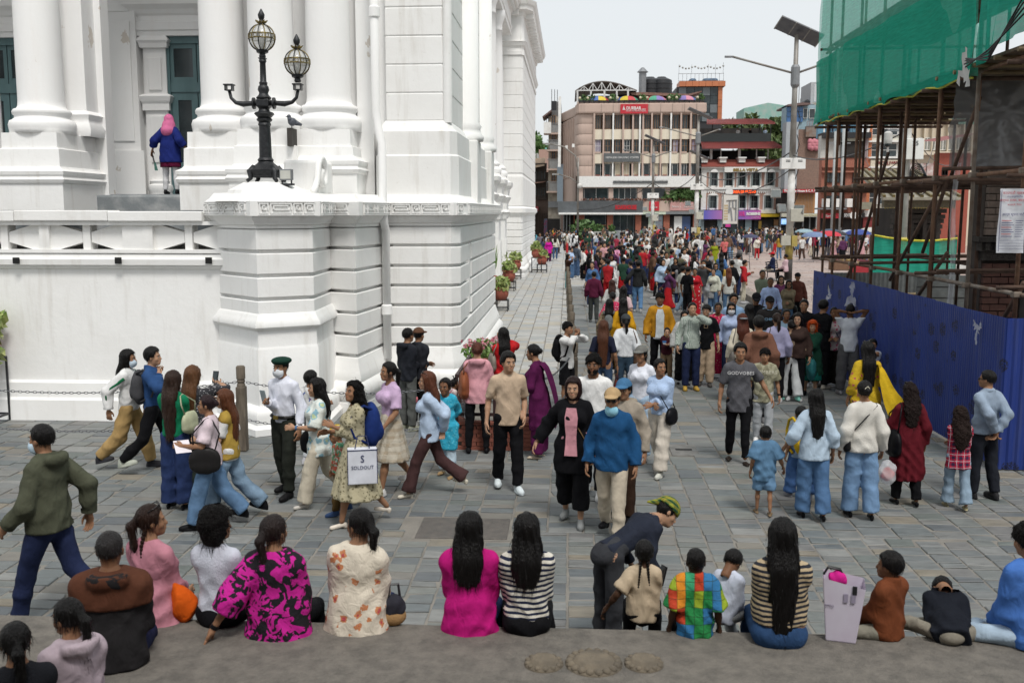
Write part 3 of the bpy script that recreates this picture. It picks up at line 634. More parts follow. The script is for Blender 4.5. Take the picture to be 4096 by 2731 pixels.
for x in (1190,1260,1310,1350,1390):
 leaves(MB(),(f.x(x),117.9,f.z(1210)),(.9,.4,1.0),120,.3,rl).build('balcony_plant',PLANT,A)
m=MB()
for k in range(118):m.box(f.x(362+k*4.9),117.2,f.z(1345),f.x(362+k*4.9+3.4),117.28,f.z(1242))
tag(m.build('fascia_ribs',GREYM,A),kind='stuff');f.part('fascia',360,1240,940,1347,-.72,.3,GREYM)
f.text('ROADHOUSE',787,1300,36,mat('road_red',(.45,.02,.03),.5),-.86,190,bold=.05)
f.part('fascia_edge',190,1345,940,1362,-.9,.3,SIGNW)
MB().prism([(f.x(182),118.5),(f.x(362),117.2),(f.x(362),118.2),(f.x(230),121)],f.z(1345),f.z(1245)).build('fascia_return',GREYM,A)
f.part('blank_wall',940,1240,1440,1335,-.3,.3,PINK);f.part('signboard',998,1247,1086,1328,-.45,-.3,SIGNR);f.text('DURBAR',1040,1300,11,SIGNW,-.48,60);f.text('A',1036,1275,26,SIGNW,-.48,26)
f.part('signboard',1185,1252,1392,1327,-.45,-.3,mat('sign_pink',(.55,.30,.28),.5));f.text('EVEREST',1355,1276,14,SIGNW,-.47,74);f.text('TEA HOUSE',1348,1296,14,SIGNW,-.47,88);f.text('Pokura',1230,1292,16,SIGNW,-.47,58);f.part('sign_rule',1273,1262,1275,1318,-.46,-.45,SIGNW)
f.part('awning',940,1338,1145,1362,-.7,.2,mat('pale_green',(.55,.62,.50),.6));f.part('awning',1145,1335,1435,1360,-.7,.2,STEEL)
for x0,x1 in ((362,420),(623,676),(878,930),(1130,1184),(1395,1436)):f.part('brick_pier',x0,1362,x1,1560,-.2,.4,BRICKR)
f.win(420,1366,612,1490,.0,STEEL,nv=0);f.part('counter_ledge',425,1455,615,1462,-.15,.3,WOODF);f.part('shop_base',420,1490,623,1560,-.05,.3,GREYM)
f.win(680,1366,868,1530,.1,STEEL,nv=2)
f.part('shop_door',932,1372,995,1540,.1,.2,BLACK);f.part('poster_panel',996,1372,1060,1500,0,.1,mat('pale_poster',(.45,.55,.52),.6,c2=(.55,.58,.4),scale=.7));f.part('poster_panel',1060,1372,1122,1500,-.02,.1,mat('pagoda_poster',(.40,.50,.56),.6,c2=(.15,.10,.12),scale=.5));f.text('THE VIEW',1090,1418,7,SIGNR,-.05,44)
f.part('shop_door',1186,1375,1226,1540,.1,.2,BLACK);f.part('white_panel',1226,1378,1296,1545,-.02,.1,SIGNW);f.part('blue_door',1296,1378,1372,1545,.05,.15,mat('blue_glass_door',(.06,.10,.22),.3))
for k in range(5):MB().box(f.x(672),115.6+k*.4,yb-.5,f.x(790),116.0+k*.4,yb+.05+k*.17).build('entrance_step',GREYSTONE,A)
for x0,x1 in ((505,600),(630,690)):
 f.part('planter',x0,1512,x1,1545,-1.6,-.9,mat('pale_concrete',(.42,.42,.39),.85))
 leaves(MB(),((f.x(x0)+f.x(x1))/2,116.8,f.z(1500)),((f.x(x1)-f.x(x0))/2,.4,.7),160,.25,rl).build('planter_bush',PLANT,A)
for x in (365,400,450):leaves(MB(),(f.x(x),116.9,f.z(1490)),(1.1,.6,1.1),180,.3,rl).build('planter_bush',PLANT,A)
MB().prism([(f.x(172),121),(f.x(225),119.5),(f.x(228),119.8),(f.x(178),121.4)],f.z(1245),f.z(905)).build('side_hoarding',mat('bluish_hoarding',(.24,.30,.35),.5),A)
f.part('flank_shop',230,1362,360,1560,.9,1.1,BLACK);
for x in (235,262,290,330):f.part('flank_mullion',x-4,1362,x+4,1560,.7,.9,BRICKR if x==330 else STEEL)
f.part('terrace_floor',350,352,1470,372,.0,14,PINK)
rail=MB()
for k in range(26):x=f.x(365)+(f.x(1470)-f.x(365))*k/25;rail.box(x-.03,117.9,f.z(370),x+.03,117.96,f.z(345))
for z_ in (345,353,361):rail.box(f.x(365),117.9,f.z(z_),f.x(1470),117.95,f.z(z_)+.05)
tag(rail.build('terrace_railing',STEELBLK,A),kind='stuff')
cp=MB();n=14
top=[(330+i*(880-330)/n,155+(1-math.sin(math.pi*(i/n)**.85))*85) for i in range(n+1)]
for i in range(n):
 a,b=top[i],top[i+1]
 cp.add([(f.x(a[0]),119,f.z(a[1])),(f.x(b[0]),119,f.z(b[1])),(f.x(b[0]),131,f.z(b[1])),(f.x(a[0]),131,f.z(a[1])),(f.x(a[0]),119,f.z(a[1]+7)),(f.x(b[0]),119,f.z(b[1]+7)),(f.x(b[0]),131,f.z(b[1]+7)),(f.x(a[0]),131,f.z(a[1]+7))],[(0,1,2,3),(4,7,6,5),(0,4,5,1),(2,6,7,3)])
cp.build('arched_roof',mat('weathered_sheet',(.20,.18,.165),.7),A)
tr=MB()
for i in range(n):
 a,b=top[i],top[i+1];base=240
 tr.bar((f.x(a[0]),119.1,f.z(a[1]+9)),(f.x(a[0]),119.1,f.z(base)),.09,.09) if i%2==0 else None
 tr.bar((f.x(a[0]),119.1,f.z(a[1]+9)),(f.x(b[0]),119.1,f.z(base)),.08,.08) if i%2==0 else tr.bar((f.x(a[0]),119.1,f.z(base)),(f.x(b[0]),119.1,f.z(b[1]+9)),.08,.08)
tr.bar((f.x(345),119.1,f.z(base)),(f.x(870),119.1,f.z(base)),.12,.12)
for x in (350,470,590,700,800):tr.box(f.x(x)-.1,119,f.z(365),f.x(x)+.1,119.2,f.z(240))
tag(tr.build('roof_truss',mat('pale_steel',(.6,.6,.59),.5),A),kind='stuff')
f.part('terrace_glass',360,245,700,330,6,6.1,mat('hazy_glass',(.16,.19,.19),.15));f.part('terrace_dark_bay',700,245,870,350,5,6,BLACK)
f.part('terrace_back_wall',870,285,1470,365,4,4.5,mat('lilac_wall',(.50,.49,.52),.8))
rf=MB().prism_y([(f.x(825),f.z(262)),(f.x(900),f.z(255)),(f.x(1340),f.z(275)),(f.x(1460),f.z(248)),(f.x(1460),f.z(256)),(f.x(1340),f.z(295)),(f.x(840),f.z(282))],119.4,123).build('rusty_roof',mat('rust_sheet',(.17,.085,.065),.8,c2=(.26,.16,.12)),A)
f.part('rain_pipe',180,290,205,930,1.5,1.9,TRIMW)
for c in (1035,1145):
 MB().lathe([(1.3,0),(1.3,.5),(1.36,.55),(1.3,.6),(1.3,1.1),(1.36,1.15),(1.3,1.2),(1.3,1.7),(1.36,1.75),(1.3,1.8),(1.25,2.2),(.6,2.5),(.5,2.6)],f.x(c),126,20).xform(Matrix.Translation((0,0,f.z(260)))).build('water_tank',STEELBLK,A,True)
MB().lathe([(.45,0),(.45,3),(.7,3.05),(.15,3.6)],f.x(955),124,10).xform(Matrix.Translation((0,0,f.z(270)))).build('roof_chimney',STEEL,A)
UCOL=[mat('umb_'+n_,c,.7) for n_,c in (('yellow',(.62,.48,.05)),('red',(.5,.06,.07)),('green',(.08,.34,.22)),('violet',(.22,.17,.42)),('pink',(.55,.22,.30)),('blue',(.10,.18,.45)))]
def umbrella(name,label,loc,r,h,mats,grp,pole=2.2,n=8,par=None,drop=.0):
 u=thing(name,label,'umbrella',loc,0,grp)
 MB().tube([(0,0,0),(0,0,pole+h*.95)],.02 if r<1 else .04,6).build('pole',STEEL,u)
 for k in range(n):
  a0,a1=2*math.pi*k/n,2*math.pi*(k+1)/n;v=[];fc=[]
  for j in range(5):
   t=j/4;rr_=r*math.sin(t*math.pi/2*.98);z_=pole+h*math.cos(t*math.pi/2*.98)
   for a in (a0,(a0+a1)/2,a1):kk=.965 if a==(a0+a1)/2 else 1.0;v.append((rr_*math.cos(a)*kk,rr_*math.sin(a)*kk,z_))
  for j in range(4):
   for i in range(2):q=j*3+i;fc.append((q,q+3,q+4,q+1))
  MB().add(v,fc).build('canopy_panel',mats[k%len(mats)],u,'all')
 return u
for i,(x,rot) in enumerate(((535,0),(797,1),(1050,3),(1313,4))):
 M=[UCOL[(k+rot)%6] for k in range(8)]
 lab=['rainbow parasol with yellow and violet panels under the arched roof end','rainbow parasol with red and green panels above the red signboard','rainbow parasol with pink and violet panels beside the lilac wall','rainbow parasol at the terrace end nearest the tall street pole'][i]
 umbrella('terrace_parasol',lab,(f.x(x),119.5,f.z(372)),1.3,.62,M,'rainbow parasols on the roof terrace',pole=f.z(338)-f.z(372))
for x in (370,440,640,705,905,965,1160,1225,1410):
 MB().sphere((f.x(x),118,f.z(318)),.15,10,8).build('globe_light',mat('cream_globe',(.62,.56,.40),.4),A,'all');f.part('lamp_stem',x-1,324,x+1,362,-.02,.02,STEELBLK)
for x in (410,480,665,930,1180,1240,1440):
 f.part('terrace_pot',x-14,335,x+14,352,.3,.9,STEELBLK);leaves(MB(),(f.x(x),118.6,f.z(322)),(.5,.4,.5),60,.2,rl).build('terrace_plant',PLANT,A)
for i,(x,c) in enumerate(((345,0),(285,1),(238,2))):f.part('air_conditioner',x-40,728+i*14,x-18,758+i*14,.2,1,TRIMW) if i<2 else None
C=thing('glass_tower','orange panelled tower with dark glass and railed roof behind the corner block','building',(20,136,0));C.location=(0,0,0)
f=Fac(2750,250,136,C)
f.part('body_wall',-120,215,285,900,.2,12,mat('tower_core',(.03,.03,.033),.6))
for k in range(7):f.part('cornice_panel',-100+k*58,168,-100+k*58+56,214,-.5,3,ORANGE)
for k in range(5):f.part('column_panel',247,216+k*60,284,216+k*60+58,-.15,.2,ORANGE)
for i in range(5):
 for j in range(4):f.part('glass_panel',-100+i*70,218+j*78,-34+i*70,292+j*78,.08,.2,DARKGLASS if (i+j)%3 else mat('reflective_glass',(.16,.18,.19),.12))
tr=MB()
for k in range(12):x=-105+k*36;f.b(x-1.2,95,x+1.2,168,.0,.1,tr)
f.b(-105,95,292,98,0,.1,tr);f.b(-105,160,292,162,0,.1,tr)
for x in (-100,12,158,222,291):f.b(x-1,10 if x!=291 else -5,x+1,95,.4,.5,tr)
tag(tr.build('roof_railing',STEEL,C),kind='stuff')
for x0,x1 in ((0,62),(120,255)):f.part('tarpaulin_heap',x0,128,x1,164,1,3,mat('blue_tarpaulin',(.08,.15,.24),.6,c2=(.05,.1,.17)),bevel=.3)
bl_=MB()
for k in range(15):t=k/14;bl_.sphere((f.x(-95+t*385),136.4,f.z(25+22*math.sin(math.pi*((t*3)%1)))),.14,6,4)
tag(bl_.build('bulb_string',mat('bulb_glass',(.3,.3,.28),.3),C),kind='stuff')
B=thing('trattoria_building','white trimmed pink brick restaurant house with red roofs and open terraces','building',(25,119,0));B.location=(0,0,0)
f=Fac(2750,250,119.5,B)
f.part('body_wall',115,936,858,1480,.35,14,mat('dim_room',(.028,.026,.026),.8))
UW=[(197,262),(327,400),(445,515),(565,640),(695,765)];LW=[(190,260),(318,392),(455,520),(557,630),(687,755)]
def brickwall(xs,y0,y1,top):
 e=[115]+[v for p in xs for v in p]+[858]
 for k in range(0,len(e),2):
  a,b=e[k],e[k+1]
  f.part('brick_panel',a+12 if k else a,y0,b-12 if k<len(e)-2 else b,y1,.12,.35,BRICKP)
 for a,b in xs:
  f.part('window_surround',a-14,y0,a,y1,.0,.3,TRIMW);f.part('window_surround',b,y0,b+14,y1,.0,.3,TRIMW)
  f.part('window_apron',a,y1-14,b,y1,.05,.35,TRIMW)
  f.win(a+2,y0,b-2,y1-14,.25,mat('grey_green_frame',(.16,.20,.20),.5),nv=1,nh=1)
  for sx in (a-1,b-9):f.part('shutter',sx,y0+5,sx+10,y1-16,-.25,.0,mat('grey_green_frame',(.16,.20,.20),.5))
  n_=7
  if top=='arch':MB().prism_y([(f.x(a-16+(b-a+32)*i/n_),f.z(y0-22*math.sin(math.pi*i/n_)**.8)) for i in range(n_+1)],119.4,119.8).build('window_arch',TRIMW,B)
brickwall(UW,985,1118,'flat');brickwall(LW,1192,1320,'arch')
f.part('string_course',112,1118,860,1136,-.15,.35,TRIMW);f.part('string_course',115,1136,858,1160,.0,.35,TRIMW);f.part('wall_field',115,1160,858,1192,.10,.35,BRICKP)
f.part('cornice',110,934,862,950,-.35,.35,TRIMW);f.part('frieze',115,950,858,985,.02,.35,TRIMW)
for x in (118,806):f.part('quoin_strip',x,985,x+45,1320,-.04,.2,TRIMW)
den=MB()
for k in range(36):f.b(140+k*19,1154,140+k*19+9,1172,-.05,.05,den)
tag(den.build('dentil_row',TRIMW,B),kind='stuff')
f.part('name_panel',316,938,690,984,-.5,-.1,TRIMW);f.text('BELLA VISTA',502,965,26,GOLDL,-.55,222,bold=.02)
for x in (228,735):MB().prism_y([(f.x(x-36+72*i/9),f.z(984-28*math.sin(math.pi*i/9)**.7)) for i in range(10)],119.1,119.5).build('dormer_arch',TRIMW,B)
rt=MB()
for k in range(9):
 t0,t1=k/9,(k+1)/9
 rt.prism_x([(119.0+2.2*t0,f.z(936-66*t0)),(119.0+2.2*t0,f.z(936-66*t0)+.18),(119.0+2.2*t1+.1,f.z(936-66*t1)+.08),(119.0+2.2*t1+.1,f.z(936-66*t1)-.1)],f.x(112),f.x(856))
tag(rt.build('tile_rows',mat('red_tile_roof',(.30,.075,.055),.7,c2=(.22,.06,.045)),B),kind='stuff')
for x in (140,305,475,648):f.part('dormer_block',x-28,858,x+28,896,-.2,1.5,TRIMW);f.part('dormer_cap',x-36,848,x+36,860,-.4,1.6,TRIMW)
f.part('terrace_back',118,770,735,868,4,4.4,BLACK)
for x in (120,215,304,470,625,728):f.part('terrace_post',x-(11 if x in (215,470) else 3),770,x+(11 if x in (215,470) else 3),868,1.5,1.8,TRIMW)
def sheet_roof(x0,x1,y0,y1,inset0,inset1):
 v=[(f.x(x0),119.2,f.z(y1)),(f.x(x1),119.2,f.z(y1)),(f.x(x1-inset1),120.6,f.z(y0)),(f.x(x0+inset0),120.6,f.z(y0))]
 m=MB().add(v+[(a,b,c-.12) for a,b,c in v],[(0,1,2,3),(7,6,5,4),(0,4,5,1),(1,5,6,2),(2,6,7,3),(3,7,4,0)]);m.build('sheet_roof',REDROOF,B)
 rib=MB()
 for k in range(40):
  t=k/39;a=Vector(v[0]).lerp(Vector(v[1]),t);b=Vector(v[3]).lerp(Vector(v[2]),t);rib.bar(a+Vector((0,0,.03)),b+Vector((0,0,.03)),.05,.08)
 tag(rib.build('roof_ribs',REDROOF,B),kind='stuff')
 fr=MB()
 for k in range(120):xx=f.x(x0+(x1-x0)*k/120);fr.box(xx,119.22,f.z(y1+rl.uniform(4,11)),xx+.09,119.28,f.z(y1))
 tag(fr.build('thatch_fringe',mat('dry_thatch',(.24,.2,.14),.95),B),kind='stuff')
sheet_roof(115,830,702,764,0,70);sheet_roof(150,755,500,546,18,60)
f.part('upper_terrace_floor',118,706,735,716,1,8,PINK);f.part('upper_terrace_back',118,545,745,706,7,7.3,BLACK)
for x in (218,480,640,742):f.part('terrace_post',x-3,545,x+3,706,1.2,1.5,STEELBLK)
f.part('terrace_screen',120,628,742,706,1.0,1.05,mat('tinted_screen',(.035,.045,.045),.1))
f.part('signboard',340,1140,605,1182,-.6,-.2,STEELBLK);f.text('CASA DI GUSTO',490,1161,24,mat('lit_orange',(.9,.10,.02),.5,emit=.5),-.64,220,bold=.03);MB().lathe([(.45,0),(.45,.05)],0,0,14).xform(Matrix.Translation((f.x(362),118.85,f.z(1161)))@Matrix.Rotation(R(90),4,'X')).build('sign_roundel',SIGNW,B)
def grad(name,c1,c2,x0,x1):
 if name in MATS:return MATS[name]
 m=bpy.data.materials.new(name);MATS[name]=m;t,b=nodes_of(m);N=t.nodes;L=t.links
 g=N.new('ShaderNodeNewGeometry');s=N.new('ShaderNodeSeparateXYZ');L.new(g.outputs['Position'],s.inputs[0]);r=N.new('ShaderNodeMapRange');r.inputs['From Min'].default_value=x0;r.inputs['From Max'].default_value=x1;L.new(s.outputs['X'],r.inputs['Value'])
 mx=N.new('ShaderNodeMix');mx.data_type='RGBA';mx.inputs['A'].default_value=rgb(c1);mx.inputs['B'].default_value=rgb(c2);L.new(r.outputs['Result'],mx.inputs['Factor']);L.new(mx.outputs['Result'],b.inputs['Base Color']);b.inputs['Roughness'].default_value=.5;return m
f.part('signboard',135,1325,318,1405,-.7,.1,grad('blue_pink_print',(.10,.12,.50),(.42,.16,.40),f.x(135),f.x(318)))
f.part('signboard',447,1325,648,1405,-.7,.1,grad('purple_pink_print',(.22,.13,.45),(.50,.09,.36),f.x(447),f.x(648)))
f.text('ROBBINS',580,1357,24,SIGNW,-.74,124,bold=.03);f.text('31R',478,1358,38,mat('magenta_letters',(.62,.05,.30),.5),-.74,56,bold=.04);f.text('Ice Cream & Cakes',600,1388,7,SIGNW,-.74,70)
f.part('signboard',648,1357,817,1384,-.6,.1,mat('sign_yellow',(.70,.48,.03),.5));f.part('fascia_trim',640,1320,858,1352,-.1,.3,TRIMW)
for x0,x1,mt_ in ((100,150,mat('pale_blue_shutter',(.28,.37,.40),.6)),(270,312,MATS['pale_blue_shutter']),(455,505,DARKGLASS),(520,575,mat('pale_blue_shutter',(.28,.37,.40),.6)),(600,640,DARKGLASS),(655,770,BLACK),(775,835,WOODF),(158,262,BLACK),(320,450,DARKGLASS)):f.part('shop_panel',x0,1405,x1,1555,-.1,.2,mt_)
for x0,y0,x1,y1,c in ((636,1420,662,1490,GOLDL),(775,1415,812,1460,WOODF),(778,1465,815,1495,SIGNW)):f.part('framed_picture',x0,y0,x1,y1,-.3,-.12,c)
f.part('signboard',340,1448,384,1474,-.4,-.2,mat('magenta_letters',(.62,.05,.30),.5))
D=thing('food_court_building','brown brick house with pale blue attic and orange food court below','building',(35,116,0));D.location=(0,0,0)
f=Fac(2750,250,116,D)
GREYW=plaster('grey_render',(.36,.39,.41),(.2,.2,.2),amount=.6);BRBRICK=mat('brown_brick',(.26,.17,.13),.9,c2=(.17,.115,.095),scale=9,bump=.4)
f.part('grey_flank_wall',860,535,968,1130,.0,2,GREYW);f.part('brick_wall',966,600,1180,1135,.3,2,BRBRICK)
f.part('attic_wall',862,378,1230,600,.6,3,mat('pale_blue_wall',(.30,.42,.48),.8))
for i in range(4):
 for j in range(3):f.part('blue_pane',868+i*36,398+j*46,901+i*36,440+j*46,.4,.62,mat('blue_film_glass',(.06,.16,.36),.2))
f.win(1012,410,1050,500,.4,TRIMW,nv=0);f.win(1065,415,1118,502,.4,TRIMW,nv=0)
MB().prism_y([(f.x(862),f.z(380)),(f.x(985),f.z(365)),(f.x(1060),f.z(370)),(f.x(1055),f.z(385)),(f.x(862),f.z(395))],115.6,122).build('attic_roof',mat('brown_sheet',(.16,.10,.09),.7),D)
MB().add([(f.x(1060),115.2,f.z(368)),(f.x(1235),115.2,f.z(380)),(f.x(1215),115.4,f.z(478))],[(0,1,2),(2,1,0)]).build('shade_sail',mat('sail_cloth',(.66,.63,.55),.8),D)
tr=MB()
for y in (530,548,566):f.b(1035,y,1240,y+3,-.3,-.2,tr)
for k in range(9):f.b(1035+k*24,530,1037+k*24,575,-.3,-.2,tr)
tag(tr.build('balcony_railing',mat('rosy_steel',(.30,.20,.18),.6),D),kind='stuff')
f.part('rusty_sheet',1032,575,1200,670,-.2,.3,mat('rust_stained_sheet',(.22,.2,.18),.7,c2=(.17,.085,.05),scale=2));f.part('dark_bay',1060,690,1165,790,.1,.4,BLACK)
for k in range(14):
 MB().sphere((f.x(1072+(k%5)*19),115.9,f.z(712+(k//5)*24+(k%2)*8)),.28,8,6,(1,1,1.3)).build('pink_lantern',mat('pink_paper',(.55,.20,.24),.7),D,'all')
f.part('red_sign',845,1138,1140,1168,-.5,0,SIGNR);f.text('The Burger House & C. F. C',992,1153,18,SIGNW,-.53,286,bold=.015)
f.part('upper_shop',845,1168,1142,1352,.2,6,BLACK);f.part('orange_wall',945,1170,1140,1350,.05,.3,mat('orange_wall',(.42,.20,.07),.8))
tr=MB()
for k in range(14):f.b(950+k*13,1170,951.5+k*13,1350,-.05,.0,tr)
tag(tr.build('hanging_cords',mat('cord_grey',(.3,.3,.28),.8),D),kind='stuff')
f.part('fascia',836,1352,1162,1384,-.5,.2,mat('beige_fascia',(.50,.48,.40),.7));f.text('Bhaktapur Food Court',1030,1367,18,mat('pale_yellow_letters',(.75,.68,.40),.6),-.53,240)
f.part('lit_screen',842,1400,905,1450,-.3,0,mat('lit_blue_screen',(.15,.35,.75),.4,c2=(.6,.7,.8),scale=.8,emit=.6))
f.part('shop_front',836,1384,1162,1555,.4,1,BLACK)
for x in (838,910,960,1040,1100,1155):f.part('shop_post',x-4,1384,x+4,1555,.0,.4,STEEL)
f.part('rooftop_block',1120,150,1232,352,3,8,mat('unpainted_cement',(.40,.41,.42),.9))
for x in (1150,1185):f.part('cement_stripe',x,170,x+18,330,2.95,3.05,mat('cement_white',(.56,.57,.58),.9))
f.part('roof_tank',1072,305,1116,368,3,5,STEELBLK,bevel=.3)
for x in (1014,1030):MB().tube([(f.x(x),119,f.z(380)),(f.x(x),119,f.z(160 if x==1014 else 300))],.05,5).build('antenna',STEEL,D)
E_=thing('brick_shop_house','red brick house with black carved windows and a blue railed terrace','building',(40,92,0));E_.location=(0,0,0)
f=Fac(3200,300,92,E_);BRICKO=mat('orange_red_brick',(.34,.13,.085),.88,c2=(.24,.10,.07),scale=9,bump=.35)
f.part('brick_wall',185,742,596,1400,.2,1.2,BRICKO);f.part('upper_room',172,540,596,742,.4,1.3,mat('pale_upper_wall',(.52,.52,.49),.8));f.part('terrace_wall',205,360,596,545,3,3.6,mat('blue_wall',(.14,.30,.42),.8))
f.part('terrace_slab',180,515,600,566,-.3,2,STEELBLK);f.part('dark_bay',352,566,545,740,.1,.5,BLACK);f.part('brown_screen',543,566,582,740,.05,.45,mat('mauve_screen',(.25,.2,.21),.8));f.part('bay_fascia',352,566,545,592,.0,.2,mat('pale_green_beam',(.42,.44,.36),.8))
tr=MB();f.b(205,462,592,466,-.2,-.1,tr)
for k in range(28):f.b(210+k*14,466,211.6+k*14,516,-.2,-.1,tr)
tag(tr.build('terrace_railing',STEELBLK,E_),kind='stuff')
for x in (40+440,186):f.part('terrace_post',x-5,365,x+5,540,-.1,.1,TRIMW)
MB().bar((f.x(590),91.8,f.z(370)),(f.x(565),91.8,f.z(540)),.2,.2).build('terrace_post',TRIMW,E_)
for y in (815,860,1040):f.part('brick_cornice',182,y,598,y+14,-.12,.3,BRICKO)
for x0,x1 in ((228,292),(300,345),(352,395),(462,530)):
 for y0,y1 in ((872,965),(1082,1190)):f.win(x0,y0,x1,y1,.05,mat('black_carved_wood',(.02,.017,.015),.8),nv=1,nh=1,t=7)
f.part('signboard',192,1240,334,1284,-.6,-.1,SIGNR);f.text('Spice',255,1262,20,SIGNW,-.63,80);f.part('signboard',362,1236,566,1280,-.6,-.1,mat('dark_sign',(.035,.035,.037),.5));f.text('BENTO',414,1258,30,SIGNW,-.63,66);f.text('cafe',522,1263,14,SIGNW,-.63,34)
MB().lathe([(.33,0),(.33,.05)],0,0,16).xform(Matrix.Translation((f.x(462),91.36,f.z(1258)))@Matrix.Rotation(R(90),4,'X')).build('sign_roundel',SIGNW,E_)
f.part('shop_front',190,1284,566,1400,.0,.3,BLACK);f.part('maroon_shop',566,1270,680,1400,-.1,.4,mat('maroon_panel',(.22,.03,.03),.6));f.part('white_fascia',566,1212,690,1270,-.3,.3,SIGNW)
for x in (215,310,420):f.part('air_conditioner',x-26,1110,x+26,1185,-.9,-.1,TRIMW)
f.part('unit_ledge',130,1192,390,1206,-1.0,.1,STEEL);f.part('awning_box',512,1140,604,1205,-1.2,-.1,mat('awning_olive',(.25,.24,.18),.8))
F_=thing('glass_front_house','narrow orange sided house with glass front and restaurant lettering','building',(46,94,0));F_.location=(0,0,0)
f=Fac(3200,300,94,F_);f.part('body_wall',590,340,935,1400,.4,1.5,mat('off_white_wall',(.60,.58,.50),.8))
f.part('orange_edge',590,340,616,1240,.0,.4,ORANGE);f.part('orange_edge',905,740,932,1240,.0,.4,ORANGE)
for y0,y1 in ((420,540),(610,735),(850,1000),(1040,1160)):
 for x0,x1 in ((620,690),(695,765),(770,850),(855,900)):f.win(x0,y0,x1,y1,.25,TRIMW,nv=0,nh=1,t=5)
for y in (600,745,830,1010):f.part('floor_band',588,y-10,934,y+4,-.2,.4,TRIMW)
f.part('name_panel',610,762,905,822,-.1,.3,mat('cream_panel',(.66,.60,.48),.7));f.text('FESTIVE FARE',752,788,22,mat('maroon_letters',(.22,.03,.03),.6),-.13,190,bold=.01);f.text('RESTAURANT',742,807,10,MATS['maroon_letters'],-.13,84)
f.part('white_fascia',690,1238,880,1300,-.5,.2,SIGNW);f.text('Coffee',760,1268,24,MATS['magenta_letters'],-.54,90);f.part('shop_front',690,1300,900,1400,.1,.4,BLACK)
G_=thing('concrete_block','stained beige concrete block with rows of pale windows behind scaffold','building',(55,96,0));G_.location=(0,0,0)
f=Fac(3200,300,96,G_);f.part('body_wall',925,120,1700,1400,.4,1.5,CREAM)
for y0,y1 in ((250,340),(372,440),(562,676)):
 for k in range(8):f.win(948+k*70,y0,1003+k*70,y1,.2,TRIMW,gl=mat('curtained_glass',(.34,.34,.30),.4,c2=(.15,.16,.16),scale=2),nv=1,t=6)
for k in range(9):f.part('concrete_fin',934+k*70,220,944+k*70,690,-.1,.4,CREAM)
f.part('ledge',925,690,1700,720,-.4,.4,CREAM)
for x0,x1 in ((935,985),(992,1032),(1062,1112),(1120,1200)):f.part('printed_board',x0,792,x1,900,.1,.4,mat('board_print',(.55,.52,.50),.7,c2=(.30,.12,.10),scale=2))
f.part('signboard',948,915,1230,948,-.3,.3,SIGNW);f.text("Zen's Spa",1040,932,22,SIGNR,-.34,120)
H_=thing('red_plaster_house','low red plastered house with small window and sheet roof','building',(50,80,0));H_.location=(0,0,0)
f=Fac(3200,300,80,H_);f.part('body_wall',1215,700,1500,1400,0,1,mat('red_plaster',(.30,.075,.05),.85));f.win(1250,845,1305,902,-.05,BLACK,nv=1,t=5)
MB().add([(f.x(1180),79,f.z(605)),(f.x(1520),79,f.z(535)),(f.x(1520),86,f.z(500)),(f.x(1260),86,f.z(550))],[(0,1,2,3),(3,2,1,0)]).build('sheet_roof',REDROOF,H_)
I_=thing('balcony_house','narrow old house with stacked iron balconies beside the corner block','building',(-1,126,0));I_.location=(0,0,0)
f=Fac(2150,250,128,I_);f.part('body_wall',95,480,200,1560,.3,14,mat('stained_cream',(.42,.38,.31),.9,c2=(.24,.21,.18),scale=2));f.part('upper_wall',120,340,205,500,1,10,mat('dim_grey',(.16,.16,.16),.9))
for y in (640,790,960,1160):
 o=f.part('balcony_slab',55 if y==640 else 82,y-6,195,y+8,-1.2,.4,PINK)
 m=MB()
 for k in range(9):f.b(84+k*12,y-90,86+k*12,y-6,-1.15,-1.1,m)
 f.b(84,y-92,190,y-86,-1.18,-1.08,m);tag(m.build('balcony_railing',STEEL,I_),kind='stuff')
 f.part('balcony_panel',110,y-80,188,y-8,-1.08,-1.0,mat('balcony_sheet',(.33,.33,.32),.7));f.win(120,y-170,160,y-95,.15,WOODF,nv=1,t=5)
f.part('balcony_panel',55,540,120,640,-1.3,-1.2,TRIMW);
MB().prism_y([(f.x(42),f.z(492)),(f.x(120),f.z(430)),(f.x(124),f.z(445)),(f.x(50),f.z(500))],126.5,132).build('pent_roof',mat('brown_sheet',(.16,.10,.09),.7),I_)
for x in (78,95):f.part('roof_post',x-2,480,x+2,560,-.8,-.7,STEELBLK)
f.part('roof_screen',118,345,165,430,-.3,-.2,STEELBLK)
for x in (122,148,172):MB().tube([(f.x(x),128,f.z(345)),(f.x(x),128,f.z(225+x*.1))],.05,5).build('antenna',STEEL,I_)
for k,(y0,y1) in enumerate(((1245,1300),(1400,1560))):f.part('shop_shutter',95,y0,200,y1,-.1,.3,BLACK if k else STEEL)
J_=thing('timber_house','dark old timber house with pent roof and lettered sign along its ridge','building',(-5,138,0));J_.location=(0,0,0)
f=Fac(2150,250,140,J_)
DKWOOD=mat('dark_old_timber',(.06,.045,.038),.85,c2=(.035,.028,.025),scale=4)
f.part('body_wall',-120,980,100,1600,.3,12,mat('old_brick_wall',(.12,.085,.07),.9));f.part('timber_storey',-120,900,80,1230,.0,.4,DKWOOD)
MB().add([(f.x(-140),138.5,f.z(970)),(f.x(62),138.5,f.z(930)),(f.x(62),146,f.z(830)),(f.x(-140),146,f.z(845))],[(0,1,2,3),(3,2,1,0)]).build('tile_roof',mat('old_tile_roof',(.24,.17,.11),.9,c2=(.15,.11,.08),scale=3,bump=.4),J_)
